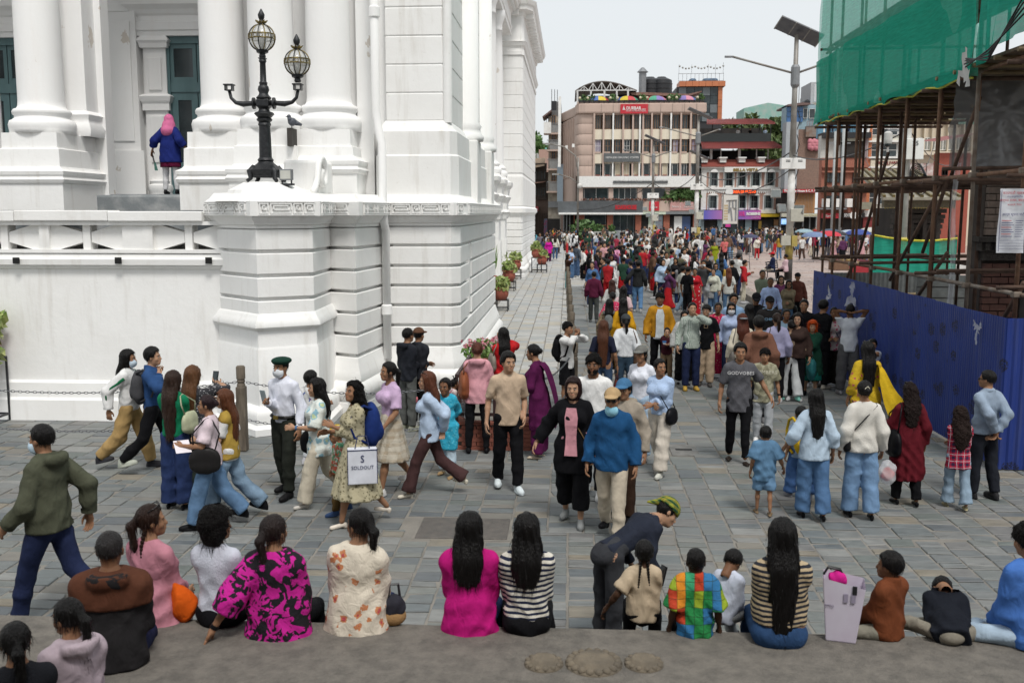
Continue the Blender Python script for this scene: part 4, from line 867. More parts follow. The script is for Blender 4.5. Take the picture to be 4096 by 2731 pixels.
MB().add([(f.x(-140),138.4,f.z(1102)),(f.x(70),138.4,f.z(1075)),(f.x(70),140.2,f.z(1060)),(f.x(-140),140.2,f.z(1080))],[(0,1,2,3),(3,2,1,0)]).build('pent_roof',mat('rust_sheet',(.17,.085,.065),.8),J_)
for k in range(7):f.win(-90+k*24,1120,-74+k*24,1200,-.1,DKWOOD,nv=0,t=4);f.win(-90+k*24,970,-74+k*24,1050,-.1,DKWOOD,nv=0,t=4)
for k in range(10):f.part('shop_post',-100+k*20,1350,-96+k*20,1560,-.1,.1,DKWOOD)
f.part('red_awning',-100,1290,10,1330,-1.5,.2,mat('faded_red_cloth',(.32,.06,.07),.8));f.part('awning',-140,1290,-90,1350,-2,.1,mat('red_orange_cloth',(.40,.09,.05),.8))
f.text('Mantra',-55,845,56,mat('pale_sign_letters',(.50,.50,.49),.6),-2.0,140,bold=.08).rotation_euler=(R(90),R(-9),0)
f.part('hung_cloths',60,1400,90,1480,-1.2,-1,mat('mixed_cloth',(.25,.06,.12),.9,c2=(.06,.15,.2),scale=3))
K_=thing('lane_house','dark brick house closing the lane between timber and balcony houses','building',(0,170,0));K_.location=(0,0,0)
f=Fac(2150,250,165,K_);f.part('body_wall',-140,1020,260,1600,0,10,mat('dark_brick',(.10,.07,.06),.9));  # whole wall in one dark brown brick colour
for k in range(6):f.win(-100+k*50,1120,-75+k*50,1180,-.1,DKWOOD,nv=1,t=4)
L_=thing('far_brick_block','distant pale brick block with water tank above the lane roofs','building',(0,190,0));L_.location=(0,0,0)
f=Fac(2150,250,200,L_);f.part('body_wall',10,778,110,1000,0,10,mat('far_brick',(.42,.27,.22),.9));f.part('roof_tank',62,758,80,782,1,4,mat('green_tank',(.15,.4,.36),.6),bevel=.4)
M_=thing('green_net_house','distant house wrapped in green netting behind the tree','building',(30,150,0));M_.location=(0,0,0)
f=Fac(2750,250,155,M_);m=MB();m.prism_y([(f.x(478),f.z(410)),(f.x(690),f.z(362)),(f.x(866),f.z(392)),(f.x(866),f.z(700)),(f.x(490),f.z(700))],155,162);m.build('netted_wall',mat('pale_green_net',(.22,.42,.36),.9,c2=(.36,.44,.40),scale=1.5),M_)
rb=random.Random(11)
for i in range(26):
 x=-150+i*13+rb.uniform(-3,3);y=185+rb.uniform(-10,30)
 if -8<x<60:y+=40
 h=rb.uniform(7,13) if x<-6 or x>70 else rb.uniform(6,9)
 o=thing('town_house','plain distant %s town house beyond the square'%['pinkish','cream','grey','brown'][i%4],'house',(x,y,0),0,'distant houses beyond the square')
 MB().box(-5.5,0,-1,5.5,9,h).build('wall',mat('town_wall_%d'%(i%4),[(.36,.25,.2),(.45,.4,.34),(.4,.38,.36),(.33,.2,.16)][i%4],.9),o);MB().box(-5.8,-.3,h,5.8,9.3,h+.4).build('roof',PINK,o)
 for j in range(int(h//3)):
  for k in range(4):MB().box(-4.6+k*2.5,-.06,1+j*3,-3.3+k*2.5,.05,2.5+j*3).build('window',DARKGLASS,o)
BARK=mat('tree_bark',(.10,.075,.055),.95,c2=(.06,.045,.035),scale=6,bump=.6)
def tree(label,x,y,z0,h,r,nleaf,leaf,c1,c2,seed,lsize=.35,cat_group=None):
 rr=random.Random(seed);t=thing('tree',label,'tree',(x,y,z0),0,cat_group)
 tm=MB();tm.tube([(0,0,0),(.1,.05,h*.25),(-.1,.1,h*.5),(.0,0,h*.75)],[h*.035,h*.03,h*.022,h*.01],9)
 cl=[]
 for k in range(13):
  a=rr.uniform(0,6.28);zz=h*rr.uniform(.35,.72);e=(math.cos(a)*r*rr.uniform(.35,.85),math.sin(a)*r*rr.uniform(.35,.85),min(h*.96,zz+h*rr.uniform(.08,.3)))
  tm.tube([(0,0,zz*.8),(e[0]*.5,e[1]*.5,(zz*.8+e[2])/2+.2),e],[h*.014,h*.009,h*.003],6);cl.append(e)
 tm.build('trunk',BARK,t,'all')
 m=MB()
 for k in range(26):cl.append((rr.gauss(0,r*.42),rr.gauss(0,r*.42),h*rr.uniform(.45,1.0)))
 for e in cl:leaves(m,e,(r*rr.uniform(.22,.4),r*rr.uniform(.22,.4),h*rr.uniform(.07,.13)),nleaf//len(cl),lsize,rr)
 tag(m.build('crown',mat('leaf_'+str(seed),c1,.6,c2=c2,scale=.7),t),kind='stuff');return t
z_=atY(3090,760,140)
tree('broad green tree rising behind the red roofed terraces',atY(3050,700,140)[0],142,2,13.6,4.4,9000,.4,(.06,.10,.025),(.11,.14,.045),21,.4)
tree('bushy green tree beyond the lane roofs beside the white wing',atY(2135,640,230)[0],232,4,16,5.5,5000,.4,(.06,.13,.03),(.10,.18,.05),22,.6)
# ================================================================ scaffolded temple, fence, nets
def atX(px,py,X):
 d=ray(px,py);t=X/d[0];return (X,d[1]*t,CAM_H+d[2]*t)
BLUE=mat('blue_painted_sheet',(.011,.034,.20),.5,c2=(.008,.024,.15),scale=1.5)
def add_prints(m):
 t=m.node_tree;N=t.nodes;L=t.links;b=N['Principled BSDF'];g=N.new('ShaderNodeNewGeometry')
 mp=N.new('ShaderNodeMapping');mp.inputs['Scale'].default_value=(2.0,2.0,2.6);L.new(g.outputs['Position'],mp.inputs['Vector'])
 vo=N.new('ShaderNodeTexVoronoi');vo.inputs['Scale'].default_value=1.0;L.new(mp.outputs['Vector'],vo.inputs['Vector'])
 n=N.new('ShaderNodeTexNoise');n.inputs['Scale'].default_value=26;n.inputs['Detail'].default_value=2;L.new(mp.outputs['Vector'],n.inputs['Vector'])
 a=N.new('ShaderNodeMath');a.operation='LESS_THAN';a.inputs[1].default_value=.27;L.new(vo.outputs['Distance'],a.inputs[0])
 c=N.new('ShaderNodeMath');c.operation='GREATER_THAN';c.inputs[1].default_value=.47;L.new(n.outputs['Fac'],c.inputs[0])
 k=N.new('ShaderNodeMath');k.operation='MULTIPLY';L.new(a.outputs[0],k.inputs[0]);L.new(c.outputs[0],k.inputs[1])
 mx=N.new('ShaderNodeMix');mx.data_type='RGBA';mx.inputs['B'].default_value=(.006,.008,.03,1);old=b.inputs['Base Color'].links[0].from_socket
 m3=N.new('ShaderNodeMapping');m3.inputs['Scale'].default_value=(5,5,.5);L.new(g.outputs['Position'],m3.inputs['Vector']);n3=N.new('ShaderNodeTexNoise');n3.inputs['Scale'].default_value=1.6;n3.inputs['Detail'].default_value=8;L.new(m3.outputs['Vector'],n3.inputs['Vector'])
 r3=N.new('ShaderNodeMapRange');r3.inputs['From Min'].default_value=.5;r3.inputs['From Max'].default_value=.8;r3.inputs['To Max'].default_value=.3;L.new(n3.outputs['Fac'],r3.inputs['Value']);md=N.new('ShaderNodeMix');md.data_type='RGBA';md.inputs['B'].default_value=(.09,.10,.14,1);L.new(old,md.inputs['A']);L.new(r3.outputs['Result'],md.inputs['Factor']);old=md.outputs['Result']
 L.new(old,mx.inputs['A']);L.new(k.outputs[0],mx.inputs['Factor']);L.new(mx.outputs['Result'],b.inputs['Base Color'])
add_prints(BLUE)
fen=thing('site_fence','blue corrugated metal site fence with torn plastic and black prints','fence',(5.4,17,0));fen.location=(0,0,0)
def sheet(a,b,z0,z1,mt,par,pitch=.075,amp=.014,name='corrugated_sheet'):
 a=Vector(a);b=Vector(b);L=(b-a).length;d=(b-a)/L;nn=Vector((d.y,-d.x));n=max(2,int(L/pitch*4));v=[];fc=[]
 for i in range(n+1):
  o=[0,1,1,0][i%4]*amp;p=a+d*(L*i/n)+nn*o
  v+=[(p.x,p.y,z0),(p.x,p.y,z1)]
 for i in range(n):fc.append((2*i,2*i+2,2*i+3,2*i+1))
 return MB().add(v,fc).build(name,mt,par)
P0,P1,P2=Vector((5.70,23.5)),Vector((5.72,13.32)),Vector((10.5,13.0))
n=12
for k in range(n):
 a=P0.lerp(P1,k/n);b=P0.lerp(P1,(k+1)/n+.004);o=Vector((.004*(k%2),0))
 sheet(a+o,b+o,.02+rnd.uniform(0,.03),2.08-.03*k/n+rnd.uniform(-.008,.008),BLUE,fen)
for k in range(6):sheet(P1.lerp(P2,k/6)-Vector((0,.005*(k%2))),P1.lerp(P2,(k+1)/6+.004)-Vector((0,.005*(k%2))),.02,2.05+rnd.uniform(-.008,.008),BLUE,fen,pitch=.11,amp=.02)
for k in range(5):p=P0.lerp(P1,.1+k*.2);MB().tube([(p.x+.12,p.y,0),(p.x+.12,p.y,2.0)],.03,6).build('fence_post',RUSTD,fen)
PLAST=bpy.data.materials.new('clear_plastic_film');t_,b_=nodes_of(PLAST);b_.inputs['Base Color'].default_value=(.75,.77,.80,1);b_.inputs['Roughness'].default_value=.22;b_.inputs['Alpha'].default_value=.38
def film(name,c,size,seed,normal,par=None,mt=PLAST,n=11,jag=True):
 rr=random.Random(seed);nn=Vector(normal).normalized();u=nn.cross(Vector((0,0,1))).normalized();v_=Vector((0,0,1));v=[];fc=[]
 for j in range(n):
  for i in range(n):
   a,b=i/(n-1)-.5,j/(n-1)-.5
   p=Vector(c)+u*(a*size[0]+rr.gauss(0,size[0]*.03))+v_*(b*size[1]+rr.gauss(0,size[1]*.03))+nn*(.05+abs(rr.gauss(0,.05))*size[0])
   v.append(p)
 for j in range(n-1):
  for i in range(n-1):
   a,b=(i+.5)/(n-1)-.5,(j+.5)/(n-1)-.5
   rad=.28+.2*math.sin(3*math.atan2(b,a)+seed)+rr.uniform(-.05,.05)
   if jag and math.hypot(a,b)>rad:continue
   q=j*n+i;fc.append((q,q+1,q+n+1,q+n))
 return MB().add(v,fc).build(name,mt,par,'all')
for i,(px,py,w_,h_,lab) in enumerate(((3425,1188,.62,.62,'large torn clear plastic sheet stuck near the fence top'),(3330,1175,.34,.50,'mid sized torn clear plastic scrap stuck on blue fence'),(3262,1178,.2,.4,'thin clear plastic scrap at the fence end'),(3930,1320,.25,.4,'clear plastic scrap at the fence corner'))):
 d=ray(px,py);t=(P0.x+.0)/d[0]
 for _ in range(12):y=d[1]*t;X=P0.x+(P1.x-P0.x)*(P0.y-y)/(P0.y-P1.y);t=X/d[0]
 o=film('plastic_scrap',(d[0]*t-.02,d[1]*t,CAM_H+d[2]*t),(w_,h_),i+3,(-1,-.08,0));tag(o,lab,'plastic film','torn plastic on the fence')
scf=thing('scaffold','rusty steel pipe scaffold with plank deck around the temple','scaffold',(7.5,19,0));scf.location=(0,0,0)
SY=[25.6,24.6,23.0,21.4,19.7,18.0,16.4,14.6,13.9]
def pole(a,b,r=.032,mt=RUST,name='standard'):return MB().tube([a,b],r,9).build(name,mt,scf,'all')
CLAMP=mat('clamp_steel',(.16,.12,.09),.6,metal=.4,c2=(.26,.22,.18))
def clamp(p):MB().box(p[0]-.06,p[1]-.06,p[2]-.045,p[0]+.06,p[1]+.06,p[2]+.045).build('coupler',CLAMP,scf,bevel=.015)
LV=[2.25,4.0,5.62,7.4,9.2,11.0]
for i,y in enumerate(SY[:-1]):
 tilt=rnd.uniform(-.05,.05)
 pole((6.4+tilt,y,0),(6.4-tilt,y,12.6),.032,RUST if i!=6 else mat('whitish_pipe',(.22,.19,.16),.7,c2=(.13,.08,.05),scale=5))
 pole((8.3+tilt,y+.3,0),(8.3-tilt,y+.3,12.6),.031,RUSTD)
 for z in LV:clamp((6.4,y,z))
 pole((6.1,y+.05,5.5),(9.2,y+.05,5.5),.034,RUSTD,'transom');pole((6.15,y-.05,3.93),(8.5,y-.05,3.9),.032,RUSTD,'transom')
 if i%2:pole((6.1,y-.05,2.35),(8.6,y-.05,2.4),.032,RUSTD,'transom')
 if i:pole((6.45,y+.09,5.0),(6.45,y+.09,5.85),.036,RUST,'spliced_tube')
[pole((7.35+.1*(k%2),14.3+k*1.45,0),(7.35,14.3+k*1.45,12.6),.034,RUSTD) for k in (0,3,6)];[pole((6.5+.45*k,26.0,3.0+.02*k),(6.5+.45*k,25.9,5.6),.03,RUSTD) for k in range(5)];[pole((6.1,15.2+k*1.7,z_),(9.0,15.25+k*1.7,z_+.04),.031,RUSTD,'transom') for k in (1,4) for z_ in (2.45,4.12)]
pole((7.3,25.9,0),(7.3,25.9,12.6));pole((9.6,25.9,0),(9.6,25.9,12.6),.031,RUSTD)
for z in LV:
 ys=[26.2,20.4,13.2]
 for a,b in zip(ys[:-1],ys[1:]):
  dz=rnd.uniform(-.05,.05);pole((6.46,a,z+dz),(6.46,b-.5,z-dz),.034,RUST if z!=2.25 or b>14 else mat('whitish_pipe',(.22,.19,.16),.7),'ledger')
 pole((8.36,26.2,z+.1),(8.36,13.5,z+.05),.034,RUSTD,'ledger')
 pole((6.2,25.8,z),(10.4,25.8,z+.05),.034,RUSTD,'ledger');pole((6.3,14.1,z+.1),(10.5,14.1,z+.12),.034,RUST,'ledger')
for a,b in (((3441,996),(3553,612)),((3640,1230),(3790,1010)),((3560,1120),(3770,735)),((3690,1010),(3790,720)),((3795,730),(3920,390)),((3330,1230),(3440,1000)),((4000,1300),(4096,1130))):
 p=atX(*a,6.55);q=atX(*b,6.55);pole(p,q,.034,RUSTD,'brace')
for k in range(4):pole((6.5+k*.6,13.7+k*.9,0),(7.5+k*.5,17.2+k*1.3,5.4),.033,RUSTD,'brace')
PLK=mat('scaffold_plank',(.15,.11,.075),.9,c2=(.09,.065,.045),scale=3,stretch=(1,4,4))
for k in range(9):MB().box(6.3+k*.34,13.4,5.69+.01*(k%2),6.6+k*.34,26.0,5.735+.01*(k%2)).build('deck_plank',PLK,scf)
for k in range(16):MB().tube([(6.2,13.8+k*.78,5.66),(9.4,13.9+k*.78,5.655)],.035,7).build('deck_bamboo',mat('bamboo',(.24,.18,.09),.7,c2=(.15,.11,.06)),scf)
for lz in (7.5,9.3):
 for k in range(5):MB().box(6.5+k*.5,13.6,lz,6.9+k*.5,25.9,lz+.045).build('deck_plank',PLK,scf)
def netmat(name,c,alpha):
 m=bpy.data.materials.new(name);MATS[name]=m;m.use_nodes=True;t=m.node_tree;N=t.nodes;L=t.links;N.clear()
 o=N.new('ShaderNodeOutputMaterial');d=N.new('ShaderNodeBsdfDiffuse');tr=N.new('ShaderNodeBsdfTranslucent');tp=N.new('ShaderNodeBsdfTransparent');m1=N.new('ShaderNodeMixShader');m2=N.new('ShaderNodeMixShader')
 g=N.new('ShaderNodeNewGeometry');mp=N.new('ShaderNodeMapping');mp.inputs['Scale'].default_value=(1,1,9);n=N.new('ShaderNodeTexNoise');n.inputs['Scale'].default_value=3.5;n.inputs['Detail'].default_value=7
 L.new(g.outputs['Position'],mp.inputs['Vector']);L.new(mp.outputs['Vector'],n.inputs['Vector'])
 mx=N.new('ShaderNodeMix');mx.data_type='RGBA';mx.inputs['A'].default_value=rgb(tuple(x*.75 for x in c));mx.inputs['B'].default_value=rgb(tuple(x*1.3 for x in c));L.new(n.outputs['Fac'],mx.inputs['Factor'])
 L.new(mx.outputs['Result'],d.inputs['Color']);L.new(mx.outputs['Result'],tr.inputs['Color']);m1.inputs[0].default_value=.5;L.new(d.outputs[0],m1.inputs[1]);L.new(tr.outputs[0],m1.inputs[2])
 r=N.new('ShaderNodeMapRange');r.inputs['To Min'].default_value=alpha-.08;r.inputs['To Max'].default_value=alpha+.08;L.new(n.outputs['Fac'],r.inputs['Value']);L.new(r.outputs['Result'],m2.inputs[0]);L.new(tp.outputs[0],m2.inputs[1]);L.new(m1.outputs[0],m2.inputs[2]);L.new(m2.outputs[0],o.inputs['Surface']);return m
NET=netmat('green_debris_net',(.04,.42,.30),.88);NETL=netmat('thin_green_net',(.15,.60,.47),.60)
net=thing('debris_net','green debris netting hung around the upper scaffold','netting',(6.3,20,5.6));net.location=(0,0,0)
def cloth(pts_a,fz0,z1,nu,nv,mt,name,off,seed):
 rr=random.Random(seed);v=[];fc=[]
 ph=[rr.uniform(0,6.3) for _ in range(6)]
 for i in range(nu+1):
  t=i/nu;s=t*(len(pts_a)-1);k=min(int(s),len(pts_a)-2);a=Vector(pts_a[k]).lerp(Vector(pts_a[k+1]),s-k);d=(Vector(pts_a[k+1])-Vector(pts_a[k])).normalized();nn=Vector((d.y,-d.x))
  for j in range(nv+1):
   w_=j/nv;z=fz0(t)+(z1-fz0(t))*w_
   f_=(.05*math.sin(19*t+ph[0]+z*.3)+.022*math.sin(47*t+ph[1]+z*.9)+.012*math.sin(83*t+ph[2]-z*1.3)+.05*math.sin(z*1.6+t*7+ph[3])+.012*math.sin(z*5+t*31+ph[4]))*(1-.35*w_)
   p=a+nn*(off+f_);v.append((p.x,p.y,z))
 for i in range(nu):
  for j in range(nv):q=i*(nv+1)+j;fc.append((q,q+nv+1,q+nv+2,q+1))
 return MB().add(v,fc).build(name,mt,net,'all')
sag=lambda t:5.60+.06*abs(math.sin(t*7*math.pi))-.10*t
cloth([(6.28,26.1),(6.28,16.15)],sag,12.6,150,60,NETL,'net_sheet',.02,1)
cloth([(6.22,26.15),(6.22,16.1)],lambda t:sag(t)-.03,7.15,150,30,NET,'net_sheet',.02,2)
cloth([(6.24,15.95),(6.24,12.9)],lambda t:5.62+.55*math.sin(t*1.3),12.6,60,60,NET,'net_sheet',.02,3)
cloth([(10.4,26.2),(6.3,26.2)],lambda t:5.6,12.6,60,40,NETL,'net_sheet',.02,4)
hem=[(6.24+.03*math.sin(t*30),26.1-t*9.95,sag(t)-.03) for t in [k/60 for k in range(61)]]
MB().tube(hem,.018,6).build('yellow_hem',mat('yellow_tape',(.55,.50,.04),.6),net)
tie=film('plastic_bundle',(6.05,15.95,5.55),(.4,.7),9,(-1,-.3,0),None,mat('white_rag',(.5,.5,.48),.8),9);tag(tie,'knotted white rag tied where two green nets meet','rag')
for k in range(4):
 c=MB().tube([(6.0,15.9+.05*k,5.6+.05*k),(6.05,15.2,5.75-.05*k),(6.1,14.3,6.05+.08*k),(6.3,12.6,6.7+.15*k)],.014,5).build('power_cable',STEELBLK,None,'all');tag(c,'black cable slung in front of the green net','cable','cables slung by the net')
TBRICK=mat('temple_brick_pale',(.26,.20,.165),.9,c2=(.18,.14,.115),scale=8,bump=.3);TBRICKR=mat('temple_brick_red',(.13,.06,.045),.9,c2=(.085,.04,.032),scale=8,bump=.3)
CARVW=mat('black_carved_timber',(.025,.02,.017),.8,c2=(.05,.042,.035),scale=22,bump=.8,bscale=40)
tem=thing('brick_temple','dark brick temple with carved timber window behind the scaffold','temple',(10,20,0));tem.location=(0,0,0)
TY=18.6
MB().box(7.55,TY+.12,0,15,TY+.75,5.6).build('core_wall',mat('temple_joint',(.07,.055,.048),.95),tem)
bk=MB().box(-.145,-.03,-.055,.145,.13,.055);BK1=bk.mesh('brick',TBRICK);BK2=bk.mesh('brick',TBRICKR);cnt=0;rest=MB();rest2=MB()
row=0;z=.06
while z<5.5:
 x=7.55+(.15 if row%2 else 0)+.15
 if row%2 and not (2.55<z<3.0):(rest if z>3.0 else rest2).box(7.56,TY+.0,z-.053,7.695,TY+.14,z+.053)
 while x<11.2:
  inwin=8.55<x<9.25 and 3.3<z<5.0
  if not inwin and not (2.55<z<3.0):
   if z>3.0 and cnt<280:link('brick',BK1,tem,loc=(x,TY+.02+rnd.uniform(-.008,.008),z));cnt+=1
   else:
    (rest if z>3.0 else rest2).box(x-.143,TY+.0,z-.053,x+.143,TY+.14,z+.053)
  x+=.305
 z+=.125;row+=1
tag(rest.build('bricks',TBRICK,tem),kind='stuff');tag(rest2.build('bricks',TBRICKR,tem),kind='stuff')
MB().box(7.3,TY-.35,2.88,15,TY+.2,2.98).build('cornice_slab',CARVW,tem,bevel=.02);MB().box(7.4,TY-.22,2.72,15,TY+.2,2.88).build('carved_cornice',CARVW,tem);MB().box(7.48,TY-.12,2.55,15,TY+.2,2.72).build('carved_cornice',CARVW,tem)
for k in range(22):MB().box(7.45+k*.16,TY-.28,2.74,7.53+k*.16,TY-.2,2.87).build('cornice_tooth',CARVW,tem)
MB().box(8.5,TY-.08,3.3,8.6,TY+.1,5.0).box(9.2,TY-.08,3.3,9.3,TY+.1,5.0).box(8.3,TY-.1,3.16,9.5,TY+.1,3.3).box(8.4,TY-.1,4.95,9.4,TY+.1,5.05).build('window_frame',CARVW,tem)
lat=MB()
for k in range(7):lat.bar((8.6,TY,3.35+k*.24),(9.2,TY,3.7+k*.24),.03,.03);lat.bar((9.2,TY+.03,3.35+k*.24),(8.6,TY+.03,3.7+k*.24),.03,.03)
lat.build('window_lattice',CARVW,tem);MB().box(8.6,TY+.08,3.3,9.2,TY+.125,4.95).build('window_dark',BLACK,tem)
MB().box(8.2,TY-.06,0,9.1,TY-.01,2.2).build('doorway_dark',BLACK,tem)
GPL=bpy.data.materials.new('dusty_plastic_sheet');t_,b_=nodes_of(GPL);b_.inputs['Base Color'].default_value=(.22,.225,.23,1);b_.inputs['Roughness'].default_value=.25;b_.inputs['Alpha'].default_value=.72
def drape(name,x0,x1,y,z0,z1,mt,seed,amp=.12,n=34):
 rr=random.Random(seed);v=[];fc=[];ph=[rr.uniform(0,6) for _ in range(5)]
 for j in range(n+1):
  for i in range(n+1):
   a,b=i/n,j/n;ang=math.atan2(b-.62,a-.35);rad=math.hypot(a-.35,b-.62)
   v.append((x0+(x1-x0)*a+.03*math.sin(b*9+ph[0]),y+amp*(math.sin(ang*9+ph[1])*min(1,rad*2)*.6+.5*math.sin(a*7+ph[2]+b*3)+rr.gauss(0,.10)),z0+(z1-z0)*b+.05*math.sin(a*5+ph[3])))
 for j in range(n):
  for i in range(n):q=j*(n+1)+i;fc.append((q,q+1,q+n+2,q+n+1))
 return MB().add(v,fc).build(name,mt,None,'all')
p0=atY(3800,700,17.8);p1=atY(4200,330,17.8)
tag(drape('plastic_sheet',p0[0],p1[0]+.8,17.9,p0[2]+.05,5.7,GPL,4),'wide dusty plastic sheet hung under the scaffold deck','plastic sheet')
p0=atY(3795,1100,17.6);p1=atY(3830,640,17.6)
tag(drape('plastic_sheet',p0[0]-.02,p1[0]+.04,17.6,1.2,p1[2],PLAST,6,.05,16),'narrow clear plastic strip hanging down beside the brick temple','plastic sheet')
ban=thing('notice_banner','white printed notice banner in red and blue script hung on scaffold','banner',(0,0,0))
a=atY(4000,755,14.3);b=atY(4088,1012,14.3);W_=b[0]-a[0]+.02;H_b=a[2]-b[2];ban.location=(a[0],14.3,b[2])
v=[];fc=[]
for j in range(13):
 for i in range(7):v.append((W_*i/6,.02*math.sin(i*1.1+j*.5)-.01*j/12,H_b*j/12))
for j in range(12):
 for i in range(6):q=j*7+i;fc.append((q,q+1,q+8,q+7))
MB().add(v,fc).build('sheet',mat('banner_vinyl',(.62,.64,.68),.5),ban,'all')
BRED=mat('banner_red',(.45,.02,.03),.6);BBL=mat('banner_blue',(.03,.03,.15),.6)
for s,zt,h,mt_ in (('काठमाडौं महानगर',.93,.032,BRED),('नगर कार्यपालिका',.875,.02,BBL),('सम्पदा शाखा, बसन्तपुर',.82,.028,BRED),('काठमाडौं, नेपाल',.75,.02,BRED),('कार्य सूचना पाटी',.60,.03,BBL)):
 text(s,h*1.6,mt_,(W_*.52,-.035,H_b*zt),parent=ban,name='printed_line',depth=.0005)
for k in range(8):MB().box(W_*.1,-.036,H_b*(.50-k*.035),W_*(.45+.05*(k%3)),-.033,H_b*(.50-k*.035)+.008).build('printed_line',BBL if k%3 else BRED,ban);MB().box(W_*.6,-.036,H_b*(.50-k*.035),W_*(.88-.04*(k%2)),-.033,H_b*(.50-k*.035)+.007).build('printed_line',BBL,ban)
for k in range(4):MB().box(W_*.06,-.036,H_b*(.06+k*.045),W_*.95,-.033,H_b*(.06+k*.045)+.004).build('printed_rule',BBL,ban)
MB().box(W_*.03,-.036,0.02,W_*.045,-.033,H_b*.98).build('printed_border',BBL,ban)
cor=thing('grey_hoarding','grey corrugated hoarding standing between the scaffold and the green screen','fence',(8,27,0));cor.location=(0,0,0)
GC=mat('grey_corrugated',(.13,.145,.145),.6,c2=(.09,.10,.10))
for k in range(6):
 a=atY(3300+k*90,1090,27.5);b=atY(3391+k*90,1090,27.5);sheet((a[0],27.5+.01*(k%2)),(b[0],27.5+.01*(k%2)),0,a[2],GC,cor,.11,.02)
MB().tube([(6.9,27.2,1.2),(10.6,27.2,1.25)],.04,7).build('bamboo_rail',MATS['bamboo'],cor)
cr=MB()
for k in range(14):cr.box(8.6,24.2,.2+k*.12,10.9,24.26+.03*(k%2),.32+k*.12)
h2=thing('grey_hoarding','horizontally ribbed grey sheet wall beside the helmeted worker','fence',(9.7,24.2,0));h2.location=(0,0,0)
for k in range(14):MB().box(8.3,24.2+.02*(k%2),.1+k*.13,12.2,24.26+.02*(k%2),.23+k*.13).build('ribbed_sheet',GC,h2)
gs=thing('green_screen','green mesh screen with yellow edge around the small shrine','screen',(11,31,0));gs.location=(0,0,0)
a=atY(3490,940,31);b=atY(3830,950,31)
m=MB();v=[]
for i in range(31):t=i/30;v+=[(a[0]+(b[0]-a[0])*t,31+.06*math.sin(t*40),.0),(a[0]+(b[0]-a[0])*t,31+.06*math.sin(t*40+.5),a[2]-.12*math.sin(t*math.pi)-.1*t)]
m.add(v,[(2*i,2*i+2,2*i+3,2*i+1) for i in range(30)]);m.build('mesh_panel',NET,gs,'all')
MB().tube([Vector(v[2*i+1])+Vector((0,-.03,0)) for i in range(31)],.035,6).build('yellow_edge',MATS['yellow_tape'],gs)
for i in range(4):MB().tube([(a[0]+(b[0]-a[0])*i/3,31.1,0),(a[0]+(b[0]-a[0])*i/3,31.1,a[2])],.04,6).build('screen_post',RUSTD,gs)
sh=thing('shrine','small carved timber shrine with gilt ribbed metal roof','shrine',(15,40,0));sh.location=(0,0,0)
f=Fac(3200,300,40,sh)
zr=f.z(1100);zr1=f.z(1010)
MB().add([(f.x(650),38.8,zr),(f.x(1330),38.8,zr),(f.x(1330),44,zr1+.8),(f.x(760),44,zr1+.8),(f.x(650),38.8,zr-.1),(f.x(1330),38.8,zr-.1),(f.x(1330),44,zr1+.7),(f.x(760),44,zr1+.7)],[(0,1,2,3),(7,6,5,4),(0,4,5,1),(3,2,6,7),(0,3,7,4),(1,5,6,2)]).build('roof_sheet',mat('weathered_gilt_roof',(.26,.24,.19),.5,metal=.3,c2=(.36,.33,.26)),sh)
for k in range(9):MB().bar((f.x(665+k*82),38.8,zr+.04),(f.x(770+k*68),44,zr1+.85),.1,.1).build('roof_rib',GOLD,sh)
f.part('fascia_board',660,1102,1320,1128,-1.1,-.9,mat('dusty_white_board',(.38,.37,.33),.8));f.part('carved_fascia',685,1128,1310,1190,-.9,-.6,mat('olive_carved',(.14,.12,.075),.7,c2=(.08,.07,.045),scale=16,bump=.6))
for k in range(26):f.part('gilt_fringe',690+k*24,1186,706+k*24,1198,-.92,-.88,GOLD)
f.part('shrine_core',870,1190,1300,1500,.4,3,BLACK)
for k,y in enumerate((1200,1250,1290,1340,1390)):f.part('carved_beam',860-12*(k%2),y,1290,y+38,-.3+.12*k,.5,CARVW)
for x in (880,1000,1120,1240):f.part('carved_post',x-18,1230,x+18,1520,-.1,.3,CARVW)
# ================================================================ street furniture
LZ=Matrix.Diagonal((1,1,.775,1));lamp=thing('ornate_lamp','black cast iron lamp standard with two gilt caged globes, one arm empty','lamp',(-4.78,15.7,3.88))
MB().lathe([(.0,.10),(.24,.10),(.27,.13),(.27,.17),(.30,.22),(.30,.25),(.22,.31),(.14,.38),(.115,.42),(.13,.45),(.115,.48),(.10,.50),(.095,.9),(.088,1.13),(.105,1.15),(.10,1.18),(.09,1.2)],0,0,12).xform(LZ).build('shaft',BLACKIRON,lamp,True)
MB().lathe([(.085,1.2),(.12,1.24),(.12,1.27),(.10,1.29),(.13,1.33),(.16,1.37),(.14,1.40),(.09,1.42),(.08,1.46),(.10,1.50)],0,0,16).xform(LZ).build('capital',BLACKIRON,lamp,True)
LZ=LZ;MB().box(-.10,-.10,1.16,.10,.10,1.29).build('arm_block',BLACKIRON,lamp,bevel=.02)
MB().lathe([(.11,1.29),(.12,1.31),(.08,1.35),(.07,1.38),(.09,1.43),(.08,1.48),(.06,1.5),(.065,1.54),(.05,1.56),(.045,1.84),(.06,1.86),(.055,1.89)],0,0,14).build('upper_shaft',BLACKIRON,lamp,True)
for k in range(4):
 a=math.pi/4+k*math.pi/2;c,s_=math.cos(a),math.sin(a)
 MB().tube([(c*.2,s_*.2,.24),(c*.28,s_*.28,.16),(c*.27,s_*.27,.06),(c*.33,s_*.33,.02)],[.05,.055,.035,.03],8).build('claw_foot',BLACKIRON,lamp,'all')
